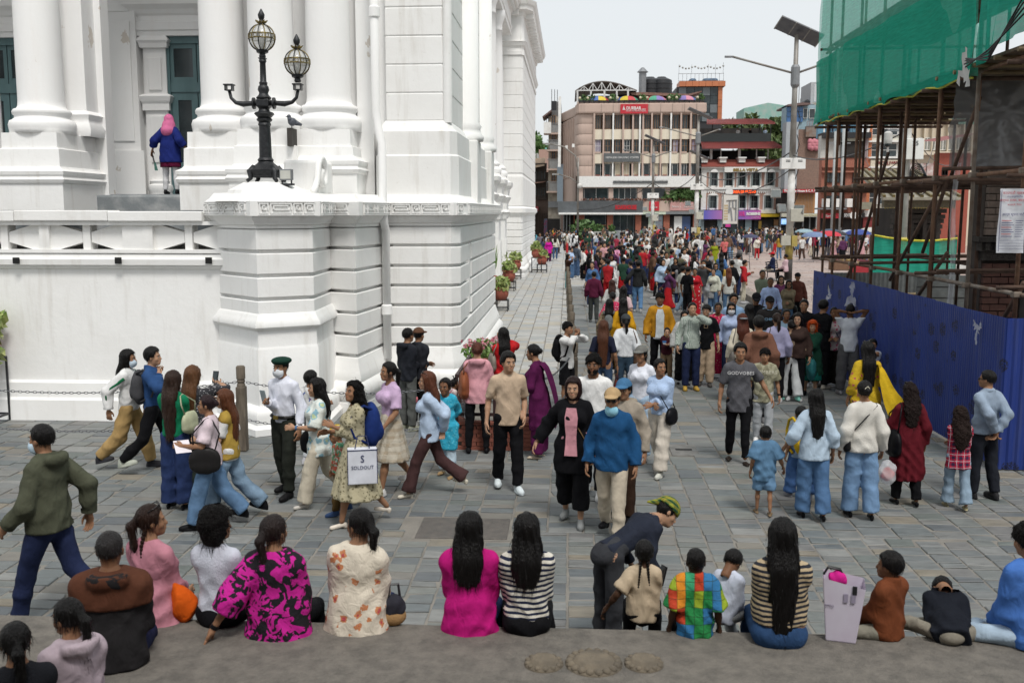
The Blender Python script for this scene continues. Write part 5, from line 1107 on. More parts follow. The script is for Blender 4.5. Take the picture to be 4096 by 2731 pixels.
for sx in (-1,1):
 arm=MB().tube([(sx*.1,0,1.225),(sx*.2,0,1.225),(sx*.33,0,1.215),(sx*.45,0,1.24),(sx*.52,0,1.31),(sx*.545,0,1.42)],[.035,.04,.045,.03,.026,.026],9).build('arm',BLACKIRON,lamp,'all')
 MB().lathe([(.03,-.03),(.09,-.015),(.09,.015),(.03,.03)],0,0,14).xform(Matrix.Translation((sx*.16,0,1.225))@Matrix.Rotation(R(90),4,'Y')).build('rosette',BLACKIRON,arm,True)
 hd=MB().box(sx*.545-.06,-.06,1.42,sx*.545+.06,.06,1.435).box(sx*.545-.06,-.06,1.435,sx*.545-.045,.06,1.50).box(sx*.545+.045,-.06,1.435,sx*.545+.06,.06,1.50).box(sx*.545-.075,-.07,1.50,sx*.545+.075,.07,1.52).build('lamp_holder',BLACKIRON,arm)
GLASSG=bpy.data.materials.new('lamp_globe_glass');t_,b_=nodes_of(GLASSG);b_.inputs['Base Color'].default_value=(.75,.76,.74,1);b_.inputs['Roughness'].default_value=.12;b_.inputs['Alpha'].default_value=.42
def globe(cx,cz,r):
 g=MB().sphere((cx,0,cz),r*.96,24,16).build('globe',GLASSG,lamp,'all')
 for k in range(6):
  a=math.pi*k/6;pts=[(cx+r*math.sin(t)*math.cos(a),r*math.sin(t)*math.sin(a),cz+r*math.cos(t)) for t in [2*math.pi*i/28 for i in range(29)]]
  MB().tube(pts,.008,5,False).build('cage_rib',BLACKIRON if k%2 else GOLD,g,'all')
 for dz in (-.02,.05):
  rr_=math.sqrt(r*r-dz*dz);MB().tube([(cx+rr_*1.01*math.cos(t),rr_*1.01*math.sin(t),cz+dz) for t in [2*math.pi*i/28 for i in range(29)]],.009,5,False).build('cage_band',GOLD,g,'all')
 for k in range(14):a=2*math.pi*k/14;MB().tube([(cx+r*math.cos(a)+.028*math.cos(t)*-math.sin(a),r*math.sin(a)+.028*math.cos(t)*math.cos(a),cz+.015+.028*math.sin(t)) for t in [6.283*i/8 for i in range(9)]],.005,4,False).build('band_ring',GOLD,g)
 MB().lathe([(.04,cz-r-.10),(.055,cz-r-.08),(.045,cz-r-.04),(.09,cz-r-.02),(.10,cz-r+.02)],cx,0,12).build('globe_cup',BLACKIRON,g,True)
 for k in range(8):a=2*math.pi*k/8;MB().tube([(cx,0,cz+r-.0),(cx+.06*math.cos(a),.06*math.sin(a),cz+r+.03),(cx+.10*math.cos(a),.10*math.sin(a),cz+r+.055)],[.02,.018,.004],5).build('crown_leaf',GOLD,g)
 MB().lathe([(.05,cz+r),(.03,cz+r+.06),(.05,cz+r+.10),(.055,cz+r+.14),(.03,cz+r+.19),(.008,cz+r+.23)],cx,0,10).build('finial',BLACKIRON,g,True)
 MB().lathe([(.03,cz-r+.02),(.035,cz-.02),(.0,cz+.02)],cx,0,8).build('bulb',mat('lamp_bulb',(.3,.3,.28),.4),g,True)
globe(0,2.22,.205);globe(.545,1.84,.2)
MB().tube([(0,0,1.88),(0,0,1.95)],.05,8).box(-.055,-.055,1.9,.055,.055,1.915).build('lamp_holder',BLACKIRON,lamp)
fl=thing('floodlight','small silver floodlight on bracket beside the lamp foot','floodlight',(-4.40,15.5,3.86),R(-15))
MB().box(-.11,-.03,.05,.11,.03,.22).build('housing',STEEL,fl,bevel=.01);MB().box(-.09,-.034,.07,.09,-.031,.20).build('lens',mat('led_lens',(.55,.55,.5),.2),fl);MB().box(-.09,-.005,.0,-.075,.02,.12).box(.075,-.005,0,.09,.02,.12).box(-.12,-.04,-.03,.12,.04,.0).build('bracket',STEELBLK,fl)
pg=thing('pigeon','grey pigeon perched on the ledge between two columns','pigeon',(-4.78,17.3,4.86),R(200))
bd=MB().sphere((0,0,.10),.075,12,9,(1.0,.75,.95));bd.sphere((.055,0,.19),.036,10,8);bd.tube([(.03,0,.12),(.055,0,.18)],[.05,.032],8);bd.tube([(-.05,0,.09),(-.16,0,.05)],[.05,.02],7);bd.tube([(.085,0,.19),(.115,0,.182)],[.012,.002],5);bd.tube([(.01,.02,.04),(.012,.02,.0)],.006,5);bd.tube([(.01,-.02,.04),(.012,-.02,.0)],.006,5)
bd.build('body',mat('pigeon_grey',(.09,.10,.12),.6,c2=(.04,.045,.06),scale=30),pg,'all')
def wood_post(loc,h,rz,label,grp):
 o=thing('chain_post',label,'post',loc,rz,grp)
 MB().box(-.065,-.065,0,.065,.065,h-.30).build('shaft',WOODPOST,o,bevel=.012)
 MB().lathe([(.062,h-.30),(.062,h-.27),(.05,h-.255),(.058,h-.235),(.062,h-.215),(.05,h-.2),(.066,h-.185),(.068,h-.02),(.05,h)],0,0,10).build('turned_head',WOODPOST,o,True)
 MB().box(-.075,-.05,h-.62,-.06,.05,h-.52).build('plate',GALV,o)
 return o
wood_post((-4.68,13.85,0),1.24,0,'turned wooden chain post in front of the white pier','wooden chain posts')
wood_post((-13.5,13.9,0),1.2,0,'turned wooden chain post before the terrace wall','wooden chain posts')
for k,y in enumerate([17.6,19.9,22.4,24.9,27.4,29.6,31.8,34,36.4,38.8,41.4,44,47,50,53,56]):
 wood_post((.12-.006*(y-17),y,0),1.12+.03*(k%3),.05*(k%3),'square wooden post in the row dividing the walkway from the street','wooden posts dividing the walkway')
def chain(a,b,sag_,label,grp,pitch=.055):
 a=Vector(a);b=Vector(b);n=int((b-a).length/pitch);v0=None
 o=thing('chain',label,'chain',a,0,grp)
 lk=CHL
 prev=None
 for k in range(n+1):
  t=k/n;p=a.lerp(b,t)-Vector((0,0,sag_*4*t*(1-t)))
  if prev is not None:
   d=(p-prev);mid=(p+prev)/2;c=link('link',lk,o);c.matrix_local=Matrix.Translation(mid-a)@d.to_track_quat('X','Z').to_matrix().to_4x4()@Matrix.Rotation(R(90)*(k%2),4,'X')
  prev=p
m=MB();m.tube([(.034*math.cos(t),.015*math.sin(t),0) for t in [6.283*i/8 for i in range(9)]],.0052,4,False);CHL=m.mesh('link',mat('dark_chain_steel',(.12,.125,.135),.5,metal=.6))
for i,(z,sg) in enumerate(((1.0,.16),(.45,.18))):
 chain((-4.75,13.85,z),(-9.6,13.9,z-.05),sg,['upper chain slung along the terrace wall','lower chain slung along the terrace wall'][i],'chains before the palace')
 chain((-4.6,13.85,z),(-1.7,14.2,z-.1),sg*.8,['upper chain between wooden post and brick flower bed','lower chain between wooden post and brick flower bed'][i],'chains before the palace')
 chain((-.45,14.3,z),(.12,17.55,z),.14,['upper chain between flower bed and walkway posts','lower chain between flower bed and walkway posts'][i],'chains before the palace')
bed=thing('railed_flower_bed','low red brick bed with dark steel railing below the palace corner','flower bed',(-1.05,15,0));bed.location=(0,0,0)
bk=MB().box(-.105,-.045,-.028,.105,.045,.028).mesh('brick',mat('wall_brick_red',(.27,.085,.055),.85,c2=(.19,.065,.045),scale=14,bump=.3))
for r_ in range(6):
 z=.03+r_*.062
 for k in range(5):link('brick',bk,bed,loc=(-1.52+k*.222+(.1 if r_%2 else 0),14.1,z))
 for k in range(8):link('brick',bk,bed,loc=(-.52,14.25+k*.222+(.1 if r_%2 else 0),z),rz=R(90));link('brick',bk,bed,loc=(-1.6,14.25+k*.222,z),rz=R(90))
MB().box(-1.6,14.13,0,-.54,16.1,.33).build('bed_fill',MORTAR,bed);MB().box(-1.66,14.03,.38,-.46,14.17,.42).box(-1.66,14.17,.38,-1.52,16.1,.42).box(-.6,14.17,.38,-.46,16.1,.42).build('coping',mat('wall_brick_red',(.27,.085,.055),.85),bed)
DKR=mat('dark_maroon_steel',(.045,.022,.022),.5)
for z in (.52,.86,1.08):MB().bar((-1.62,14.1,z),(-.48,14.1,z),.04,.045).build('rail',DKR,bed);MB().bar((-.5,14.1,z),(-.5,16.1,z),.04,.045).build('rail',DKR,bed);MB().bar((-1.6,14.1,z),(-1.6,16.1,z),.04,.045).build('rail',DKR,bed)
for x in (-1.6,-1.05,-.5):MB().bar((x,14.1,.4),(x,14.1,1.1),.045,.045).build('rail_post',DKR,bed)
for y in (14.6,15.1,15.6,16.1):MB().bar((-.5,y,.4),(-.5,y,1.1),.04,.04).build('rail_post',DKR,bed);MB().bar((-1.6,y,.4),(-1.6,y,1.1),.04,.04).build('rail_post',DKR,bed)
POTM=MB().lathe([(.13,0),(.16,.03),(.21,.14),(.215,.22),(.19,.30),(.20,.315),(.225,.33),(.225,.36),(.19,.36),(.18,.33),(.0,.33)],0,0,22).mesh('pot',TERRA,'all')
def stand_mesh(h):
 m=MB()
 for sx in (-1,1):
  for sy in (-1,1):m.bar((sx*.2,sy*.2,0),(sx*.2,sy*.2,h),.025,.025)
 for z in (.1,h):
  m.bar((-.21,-.2,z),(.21,-.2,z),.025,.025);m.bar((-.21,.2,z),(.21,.2,z),.025,.025);m.bar((-.2,-.2,z),(-.2,.2,z),.025,.025);m.bar((.2,-.2,z),(.2,.2,z),.025,.025)
 m.bar((-.2,0,h),(.2,0,h),.025,.02);return m
LEAFV=mat('variegated_leaf',(.16,.26,.05),.5,c2=(.42,.44,.18),scale=9);LEAFG=mat('spiky_leaf',(.10,.2,.04),.5,c2=(.18,.28,.07),scale=5);FLW=mat('pink_petals',(.55,.10,.16),.7,c2=(.7,.45,.48),scale=18)
def potted(label,loc,h,kind,seed,sc_=1.0):
 rr=random.Random(seed);o=thing('potted_plant',label,'plant',loc,rr.uniform(-.1,.1),'potted plants on stands by the palace');o.scale=(sc_,)*3
 if h:stand_mesh(h).build('stand',STEELBLK,o)
 p=link('pot',POTM,o,loc=(0,0,h));z=h+.36;m=MB()
 if kind=='leafy':leaves(m,(0,0,z+.12),(.26,.26,.2),150,.075,rr);leaves(m,(0,0,z-.02),(.27,.27,.1),50,.075,rr);m.build('foliage',LEAFV,o)
 elif kind=='spiky':
  for k in range(70):
   a,s_=rr.uniform(0,6.28),rr.uniform(.02,.2);t=rr.uniform(.5,.95)
   m.tube([(s_*.4*math.cos(a),s_*.4*math.sin(a),z-.05),(s_*math.cos(a),s_*math.sin(a),z+t*.5),(s_*1.3*math.cos(a),s_*1.3*math.sin(a),z+t)],[.012,.016,.002],4)
  m.build('foliage',LEAFG,o)
 elif kind=='trail':
  leaves(m,(0,0,z+.15),(.32,.32,.25),170,.10,rr);leaves(m,(.12,-.1,z-.2),(.2,.2,.35),120,.10,rr);m.build('foliage',LEAFV,o)
 else:
  leaves(m,(0,0,z+.1),(.34,.34,.16),240,.055,rr);m.build('foliage',LEAFG,o);m2=MB()
  for k in range(60):a,s_=rr.uniform(0,6.28),.38*math.sqrt(rr.random());c=(s_*math.cos(a),s_*math.sin(a),z+.16+rr.uniform(0,.12));leaves(m2,c,(.02,.02,.015),5,.028,rr)
  m2.build('flowers',FLW,o)
 return o
for i,(px,py,zz_,h,kd,lab) in enumerate(((1960,1236,0,.62,'spiky','terracotta pot with tall spiky green plant on a high stand'),(2005,1243,0,.32,'leafy','terracotta pot of mixed leaves on a low stand beside the spiky plant'),(2000,1150,0,.6,'leafy','terracotta pot with pale leaves on a high black stand mid wall'),(2035,1163,0,.3,'leafy','round terracotta pot with pale leaves on a low black stand mid wall'),(2038,1105,0,.6,'flower','terracotta pot of violet flowers on a stand near the far wing'),(2062,1115,0,.35,'leafy','terracotta pot with small cactus-like plant near the far wing'),(2146,1090,0,.62,'leafy','terracotta pot with yellow leaves on a tall stand clear of the wall'),(2168,1090,0,.34,'leafy','terracotta pot with green leaves on a short stand clear of the wall'))):
 c=gz(px,py,0);potted(lab,c,h,kd,40+i,1.35 if c[1]>40 else 1.2)
potted('large terracotta pot of pink and white flowers by the palace corner',(-1.45,17.0,0),.5,'flower',60,1.1)
potted('trailing pale leaved plant in a red pot on a tall black stand',gz(-45,1690,0),.92,'trail',61,1.15)
POLEW=mat('pole_white_paint',(.62,.62,.60),.6,c2=(.42,.40,.37),scale=3);POLEY=mat('pole_yellow_paint',(.50,.40,.09),.6,c2=(.35,.28,.10),scale=3);POLEB=mat('pole_black_paint',(.02,.02,.02),.7,c2=(.07,.06,.055),scale=4);POLEG=mat('pole_grey_steel',(.28,.27,.25),.55,c2=(.17,.15,.13),scale=2,metal=.3)
PANEL=mat('solar_cells',(.10,.105,.115),.3,c2=(.06,.065,.08),scale=4)
def solar_pole(label,x,y,z0,top,r,arm=2.9,painted=True,boxes=True,tl=84):
 o=thing('solar_street_lamp',label,'street lamp',(x,y,z0),0,'solar street lamps on the square');h=top-z0
 if painted:
  MB().tube([(0,0,0),(0,0,1.0)],r*1.15,12).build('black_section',POLEB,o,'all');MB().tube([(0,0,1.0),(0,0,2.05)],r*1.12,12).build('yellow_section',POLEY,o,'all');MB().tube([(0,0,2.05),(0,0,5.2*h/11.5)],r*1.08,12).build('white_section',POLEW,o,'all')
 MB().tube([(0,0,5.0*h/11.5 if painted else 0),(0,0,h*.72),(0,0,h)],[r,r*.8,r*.6],12).build('pole',POLEG,o,'all')
 for k,(d,dz) in enumerate(((-arm,.75),(arm*.55,.55))):
  MB().tube([(0,0,h*.845),(d*.5,-.1,h*.845+dz*.5),(d,-.2,h*.845+dz)],.05,8).build('arm',POLEG,o,'all');MB().box(min(d,d*1.12),-.3,h*.845+dz-.04,max(d,d*1.12),-.1,h*.845+dz+.05).build('lamp_head',STEEL,o,bevel=.02)
 MB().lathe([(r*.9,h*.79),(r*1.3,h*.80),(r*1.3,h*.87),(r*.9,h*.88)],0,0,12).build('collar',STEEL,o)
 pn=MB().box(-1.05,-.04,-.5,1.05,.02,.5).xform(Matrix.Translation((.1,0,h+.15))@Matrix.Rotation(R(24),4,'Y')@Matrix.Rotation(R(tl),4,'X')).build('solar_panel',PANEL,o)
 for q in (-1.05,-.35,.35,1.0):MB().box(q,-.055,-.52,q+.05,-.04,.52).xform(Matrix.Translation((.1,0,h+.15))@Matrix.Rotation(R(24),4,'Y')@Matrix.Rotation(R(tl),4,'X')).build('panel_frame',GALV,o)
 if boxes:
  MB().box(-.55,-.3,h*.46,.55,.1,h*.46+.5).build('cabinet',TRIMW,o,bevel=.02)
  for q in (-.35,.2):
   for z in (.32,.38):MB().box(q,-.305,h*.46+z,q+.2,-.3,h*.46+z+.03).build('vent_slot',STEELBLK,o)
  MB().box(-.05,-.35,h*.245,.55,-.1,h*.245+.6).build('meter_box',mat('beige_box',(.5,.49,.42),.6),o,bevel=.02)
  for q,zz_,a in ((-.75,.36,0),(-.45,.30,25),(.35,.295,-30)):f_=MB().box(-.23,-.06,-.2,.23,.06,.2).xform(Matrix.Translation((q,-.2,h*zz_))@Matrix.Rotation(R(a),4,'Z')@Matrix.Rotation(R(-15),4,'X')).build('floodlight',GALV,o,bevel=.02);MB().box(-.2,-.065,-.17,.2,-.061,.17).xform(Matrix.Translation((q,-.2,h*zz_))@Matrix.Rotation(R(a),4,'Z')@Matrix.Rotation(R(-15),4,'X')).build('lens',mat('dusty_glass',(.18,.2,.2),.2),f_)
  MB().box(-.42,-.3,1.65,.0,-.1,2.1).build('yellow_box',mat('beige_box',(.5,.49,.42),.6),o);MB().box(.05,-.3,1.6,.3,-.1,2.1).build('yellow_box',POLEY,o)
  for k in range(5):MB().tube([(r,-.05,h*(.3+.1*k)),(r+.12,-.1,h*(.26+.1*k)),(r*.9,-.1,h*(.22+.1*k))],.02,5).build('loose_cable',STEELBLK,o)
 return o
solar_pole('tall solar street lamp with cabinets and striped foot on the raised square',10.3,47.4,.21,11.4,.16,tl=66)
solar_pole('solar street lamp with striped foot in front of the corner block end',10.66,84.7,.0,11.3,.17)
solar_pole('slimmer solar street lamp in front of the red signboard shop',8.19,99,.0,10.2,.15,2.7)
c=atY(2835,845,104);solar_pole('thin plain solar post before the white trimmed restaurant',c[0]-1.2,104,.0,9.0,.09,.01,False,False)
wp=thing('utility_pole','white utility pole with yellow and black foot, number plate and coiled cables','utility pole',(10.75,33,0))
MB().tube([(0,0,0),(0,0,1.9)],.17,12).build('black_section',POLEB,wp,'all');MB().tube([(0,0,1.9),(0,0,2.6)],.165,12).build('yellow_section',POLEY,wp,'all');MB().tube([(0,0,2.6),(0,0,9.5)],[.16,.12],12).build('pole',POLEW,wp,'all')
MB().box(-.12,-.4,5.05,.42,-.15,5.7).build('switch_box',TRIMW,wp,bevel=.02);text('25',.2,STEELBLK,(.15,-.41,5.55),parent=wp,name='number',depth=.002)
for k in range(7):MB().tube([(.3+.22*math.cos(t)+.02*k,-.2-.02*k,4.6+.34*math.sin(t)-.05*k) for t in [6.283*i/18 for i in range(19)]],.016,4).build('cable_coil',STEELBLK,wp)
MB().lathe([(.06,5.95),(.13,5.9),(.14,5.72),(.13,5.6),(.08,5.52),(.0,5.5)],-.62,-.1,14).build('dome_camera',POLEW,wp,True);MB().sphere((-.62,-.1,5.56),.11,12,8).build('camera_dome',DARKGLASS,wp,'all');MB().bar((-.62,-.1,5.98),(0,0,5.98),.06,.06).build('camera_arm',STEEL,wp)
for k,(px,lab) in enumerate(((3330,'thin grey steel post before the red brick shop house'),(3362,'second thin grey steel post before the red brick shop house'))):
 c=atY(px,845,88);o=thing('utility_pole',lab,'utility pole',(c[0],88,0));MB().tube([(0,0,0),(0,0,10.2+k)],.13,8).build('pole',mat('pale_concrete_pole',(.36,.38,.38),.8),o,'all');MB().bar((-.6,0,9.2),(.6,0,9.2),.1,.1).build('cross_arm',STEEL,o)
ls=thing('street_lamp','grey lamp post with two curved arms at the lane corner','street lamp',(1.0,112,0));MB().tube([(0,0,0),(0,0,7.5),(0,0,9.3)],[.14,.11,.09],10).build('pole',POLEG,ls,'all')
MB().tube([(0,0,7.5),(-.3,0,9.5),(-1.6,0,10.5),(-3.2,-.2,10.8)],.07,7).build('arm',POLEG,ls,'all');MB().tube([(0,0,6.5),(-.8,0,7.1),(-2.2,-.1,7.5)],.06,7).build('arm',POLEG,ls,'all')
MB().box(-3.9,-.3,10.75,-3.1,-.05,10.9).build('lamp_head',GALV,ls);MB().box(-2.9,-.25,7.4,-2.1,0,7.6).build('lamp_head',GALV,ls);MB().sphere((.2,-.2,6.2),.3,10,8).build('dome_camera',POLEW,ls,'all')
mapb=thing('map_board','tall white map board on posts before the restaurant','sign board',(0,0,0));f=Fac(2750,250,106,mapb)
f.part('board',320,1185,450,1446,-.05,.05,mat('map_print',(.58,.57,.52),.6,c2=(.66,.65,.62),scale=.5));
for x in (316,452):f.part('post',x-3,1178,x+3,1560,-.08,.08,POLEG)
for a_ in (((345,1235),(440,1230)),((375,1240),(370,1350)),((400,1235),(405,1300)),((405,1300),(435,1310)),((432,1235),(432,1420)),((385,1300),(400,1420))):
 MB().bar((f.x(a_[0][0]),105.92,f.z(a_[0][1])),(f.x(a_[1][0]),105.92,f.z(a_[1][1])),.16,.03).build('map_street',mat('map_grey',(.25,.26,.27),.6),mapb)
for k in range(6):f.part('map_text_block',326,1275+k*24,362,1292+k*24,-.06,-.05,mat('map_ochre',(.52,.42,.26),.7))
rw=random.Random(2)
def wire(a,b,sag_,label,r=.03):
 a=Vector(a);b=Vector(b);o=MB().tube([a.lerp(b,t)-Vector((0,0,sag_*4*t*(1-t))) for t in [k/16 for k in range(17)]],r,4).build('overhead_cable',STEELBLK,None,'all');tag(o,label,'cable','cables across the square')
W3,W1,W2=Vector((8.2,99,6.2)),Vector((10.3,47.4,6.0)),Vector((10.66,84.7,6.6))
wire(W2,W1+Vector((0,0,.2)),.9,'black cable slung between the striped lamp posts',.035);wire(W2+Vector((0,0,-.4)),W1+Vector((0,0,-.6)),1.3,'lower black cable slung between the striped lamp posts',.03)
wire(W3,W2,1.0,'cable slung from the slimmer lamp to its neighbour',.04);wire((1,112,3.6),W3,.8,'cable slung from lane corner lamp to the slimmer solar lamp',.04);wire(W1,(10.75,33,6.0),.5,'cable from the tall solar lamp to the utility pole',.025)
for k in range(4):wire((10.75,33,5.2+.3*k),(25+3*k,88,8.5+.5*k),1.0+.3*k,'thin black cable from utility pole to the shop houses',.022)
def bench(label,x,y,rz):
 o=thing('iron_bench',label,'bench',(x,y,.224),rz,'iron benches on the square')
 for sx in (-.75,.75):
  MB().tube([(sx,-.25,0),(sx,-.22,.25),(sx,-.2,.44),(sx,.2,.44),(sx,.28,.9)],.02,6).build('side_frame',STEELBLK,o,'all');MB().tube([(sx,.28,0),(sx,.2,.25),(sx,.2,.44)],.02,6).build('leg',STEELBLK,o,'all')
 for k in range(5):MB().box(-.8,-.2+k*.09,.44,.8,-.14+k*.09,.46).build('seat_slat',STEELBLK,o)
 for k in range(4):MB().box(-.8,.23+k*.02,.55+k*.1,.8,.25+k*.02,.6+k*.1).build('back_slat',STEELBLK,o)
 return o
bench('iron bench with grey jacketed sitter on the square',9.55,56.5,R(110));bench('iron bench under two people in dark jackets',9.7,47.0,R(60));bench('iron bench behind the brown hooded boy',9.6,33.5,R(70))
for x,y,c,lab in ((8.2,108.5,(.08,.3,.14),'green litter bin near the entrance steps'),(9.6,108,(.5,.03,.05),'red litter bin near the entrance steps')):
 o=thing('litter_bin',lab,'bin',(x,y,0));MB().lathe([(.4,0),(.45,1.1),(.5,1.15),(.45,1.35),(.2,1.5)],0,0,14).build('body',mat('bin_'+lab[:5],c,.5),o,True);MB().box(-.2,-.47,.95,.2,-.42,1.1).build('slot',STEELBLK,o)
# ================================================================ people: bodies, clothes and hair grown as smooth implicit surfaces
f32=np.float32
V3=lambda *a:np.array(a,dtype=np.float64)
def nrm(a):return a/(np.linalg.norm(a)+1e-9)
def nets(fn,lo,hi,h):
 lo=np.array(lo,float);hi=np.array(hi,float);n=np.ceil((hi-lo)/h).astype(int)+1
 ax=[(lo[i]+h*np.arange(n[i])).astype(f32) for i in range(3)]
 X,Y,Z=np.meshgrid(*ax,indexing='ij');D=fn(np.stack([X.ravel(),Y.ravel(),Z.ravel()],1)).reshape(n)
 S=D<0;c=S[:-1,:-1,:-1].astype(np.int8);
 tot=sum(S[a:n[0]-1+a,b:n[1]-1+b,d:n[2]-1+d].astype(np.int8) for a in (0,1) for b in (0,1) for d in (0,1))
 act=np.argwhere((tot>0)&(tot<8))
 if len(act)==0:return np.zeros((0,3)),np.zeros((0,4),int)
 idx=-np.ones(np.array(n)-1,int);idx[tuple(act.T)]=np.arange(len(act))
 acc=np.zeros((len(act),3));cnt=np.zeros(len(act))
 for a in range(3):
  o1,o2=[i for i in range(3) if i!=a]
  for u in (0,1):
   for v in (0,1):
    p=act.copy();p[:,o1]+=u;p[:,o2]+=v;q=p.copy();q[:,a]+=1
    d0=D[tuple(p.T)];d1=D[tuple(q.T)];m=(d0<0)!=(d1<0)
    t=np.zeros(len(act));t[m]=d0[m]/(d0[m]-d1[m]);e=p.astype(float);e[:,a]+=t
    acc[m]+=e[m];cnt[m]+=1
 V=lo+h*acc/cnt[:,None];Q=[]
 for a in range(3):
  o1,o2=(a+1)%3,(a+2)%3
  s0=[slice(None)]*3;s1=[slice(None)]*3;s0[a]=slice(0,-1);s1[a]=slice(1,None)
  m=S[tuple(s0)]!=S[tuple(s1)];e=np.argwhere(m);e=e[(e[:,o1]>0)&(e[:,o2]>0)&(e[:,o1]<n[o1]-1)&(e[:,o2]<n[o2]-1)]
  if not len(e):continue
  ins=S[tuple(e.T)];k=[]
  for (u,v) in ((0,0),(1,0),(1,1),(0,1)):
   w=e.copy();w[:,o1]-=u;w[:,o2]-=v;k.append(idx[tuple(w.T)])
  q=np.stack(k,1);q[~ins]=q[~ins][:,::-1];Q.append(q)
 return V,np.concatenate(Q) if Q else np.zeros((0,4),int)
def to_mesh(name,V,Q,mt=None):
 me=bpy.data.meshes.new(name);me.vertices.add(len(V));me.vertices.foreach_set('co',np.asarray(V,f32).ravel())
 me.loops.add(len(Q)*4);me.loops.foreach_set('vertex_index',np.asarray(Q,np.int32).ravel());me.polygons.add(len(Q))
 me.polygons.foreach_set('loop_start',np.arange(0,len(Q)*4,4,dtype=np.int32));me.update(calc_edges=True);me.validate();me.shade_smooth()
 if mt:me.materials.append(mt)
 return me
def rc(p,a,b,ra,rb):
 a=np.asarray(a,f32);d=np.asarray(b,f32)-a;q=p-a;t=np.clip((q@d)/(d@d+1e-9),0,1);return np.sqrt(((q-t[:,None]*d)**2).sum(1)+1e-12)-(ra+t*(rb-ra))
def el(p,c,r):
 q=(p-np.asarray(c,f32))/np.asarray(r,f32);k0=np.sqrt((q*q).sum(1)+1e-12);q2=q/np.asarray(r,f32);return k0*(k0-1)/np.sqrt((q2*q2).sum(1)+1e-12)
def smin(a,b,k):h=np.clip(.5+.5*(b-a)/k,0,1);return b+(a-b)*h-k*h*(1-h)
def smax(a,b,k):return -smin(-a,-b,k)
def plane(p,o,n):return (p-np.asarray(o,f32))@np.asarray(n,f32)
def wr(p,amp,fr,ph,zf=1.0):
 w1=p[:,0]*fr*.55+ph+2.2*np.sin(p[:,2]*fr*.22+ph)+p[:,1]*fr*.2;w2=p[:,2]*fr*zf*.5+2.0*np.sin(p[:,0]*fr*.24+ph*1.3)+p[:,0]*fr*.18;w3=p[:,1]*fr*.6+p[:,2]*fr*.33-ph
 return amp*(.9*(np.abs(np.sin(w1))*2-1.2)+1.0*(np.abs(np.sin(w2))*2-1.2)*np.clip(np.sin(p[:,0]*7+p[:,2]*5+ph)+.6,0,1)+.4*np.sin(w3))
def head_fn(p,fem=False,child=False):
 d=el(p,(0,-.012,.035),(.074,.092,.088));d=smin(d,el(p,(0,.022,-.035),(.058 if fem else .062,.066,.080)),.04)
 d=smin(d,el(p,(0,.070,-.085),(.024,.022,.020)),.03)
 d=smin(d,rc(p,(0,.083,.012),(0,.102,-.022),.009,.014),.014)
 d=smin(d,rc(p,(0,.088,-.055),(0,.087,-.056),.016,.016)*1.0,.012)
 for s in (-1,1):
  d=smax(d,-el(p,(s*.031,.094,.010),(.019,.016,.011)),.012)
  d=smin(d,rc(p,(s*.018,.084,.030),(s*.045,.074,.032),.007,.006),.01)
  d=smin(d,el(p,(s*.040,.056,-.025),(.020,.022,.020)),.02)
  d=smin(d,el(p,(s*.076,-.005,-.005),(.010,.019,.030)),.006)
 return smin(d,rc(p,(0,-.02,-.06),(0,-.035,-.17),.052 if not fem else .045,.052 if not fem else .046),.03)
TH={}
def head_tpl(fem,h):
 k=(fem,round(h,4))
 if k not in TH:TH[k]=nets(lambda p:head_fn(p,fem),(-.11,-.13,-.2),(.11,.13,.15),h)
 return TH[k]
def hand_fn(p,grip):
 d=rc(p,(0,0,.02),(0,0,-.02),.024,.026);d=smin(d,el(p,(.0,.0,-.055),(.016,.041,.048)),.02)
 for i,(y,L) in enumerate(((.030,.075),(.010,.085),(-.011,.078),(-.031,.060))):
  c=.35+.9*grip;k1=V3(.002,y,-.095);k2=k1+V3(math.sin(c*.6)*L*.45,y*.06,-math.cos(c*.6)*L*.45);k3=k2+V3(math.sin(c*1.5)*L*.33,0,-math.cos(c*1.5)*L*.33);k4=k3+V3(math.sin(c*2.2)*L*.25,0,-math.cos(c*2.2)*L*.25)
  f=np.minimum(np.minimum(rc(p,k1,k2,.0095,.009),rc(p,k2,k3,.009,.008)),rc(p,k3,k4,.008,.007));d=smin(d,f,.008)
 t1=V3(.006,.034,-.03);t2=V3(.016+.01*grip,.058-.012*grip,-.065);t3=V3(.022+.022*grip,.060-.02*grip,-.098)
 return smin(d,np.minimum(rc(p,t1,t2,.013,.011),rc(p,t2,t3,.011,.008)),.01)
def hand_tpl(grip,h):
 k=('h',grip,round(h,4))
 if k not in TH:TH[k]=nets(lambda p:hand_fn(p,grip),(-.06,-.07,-.2),(.11,.09,.06),h)
 return TH[k]
def shoe_fn(p,kind):
 if kind=='heel':
  d=rc(p,(0,.13,.022),(0,-.03,.05),.030,.028);d=smin(d,rc(p,(0,-.045,.0),(0,-.045,.05),.022,.028),.01)
 elif kind=='sandal':
  d=el(p,(0,.06,.012),(.043,.135,.016));d=smin(d,rc(p,(-.042,.10,.022),(.042,.10,.022),.013,.013)+.0,.01);d=smin(d,el(p,(0,.08,.03),(.033,.085,.018)),.01)
 else:
  d=smin(el(p,(0,.13,.03),(.044,.075,.042)),el(p,(0,-.02,.04),(.038,.055,.052)),.05);d=smin(d,rc(p,(0,.0,.06),(0,.07,.05),.034,.034),.04);d=smin(d,rc(p,(0,-.01,.05),(0,-.01,.095),.034,.036),.02)
 d=smax(d,-p[:,2],.006)
 if kind=='sneaker':d=smin(d,smax(np.maximum(el(p,(0,.06,.0),(.052,.145,.09)),p[:,2]-.022),-p[:,2],.004),.004)
 return d
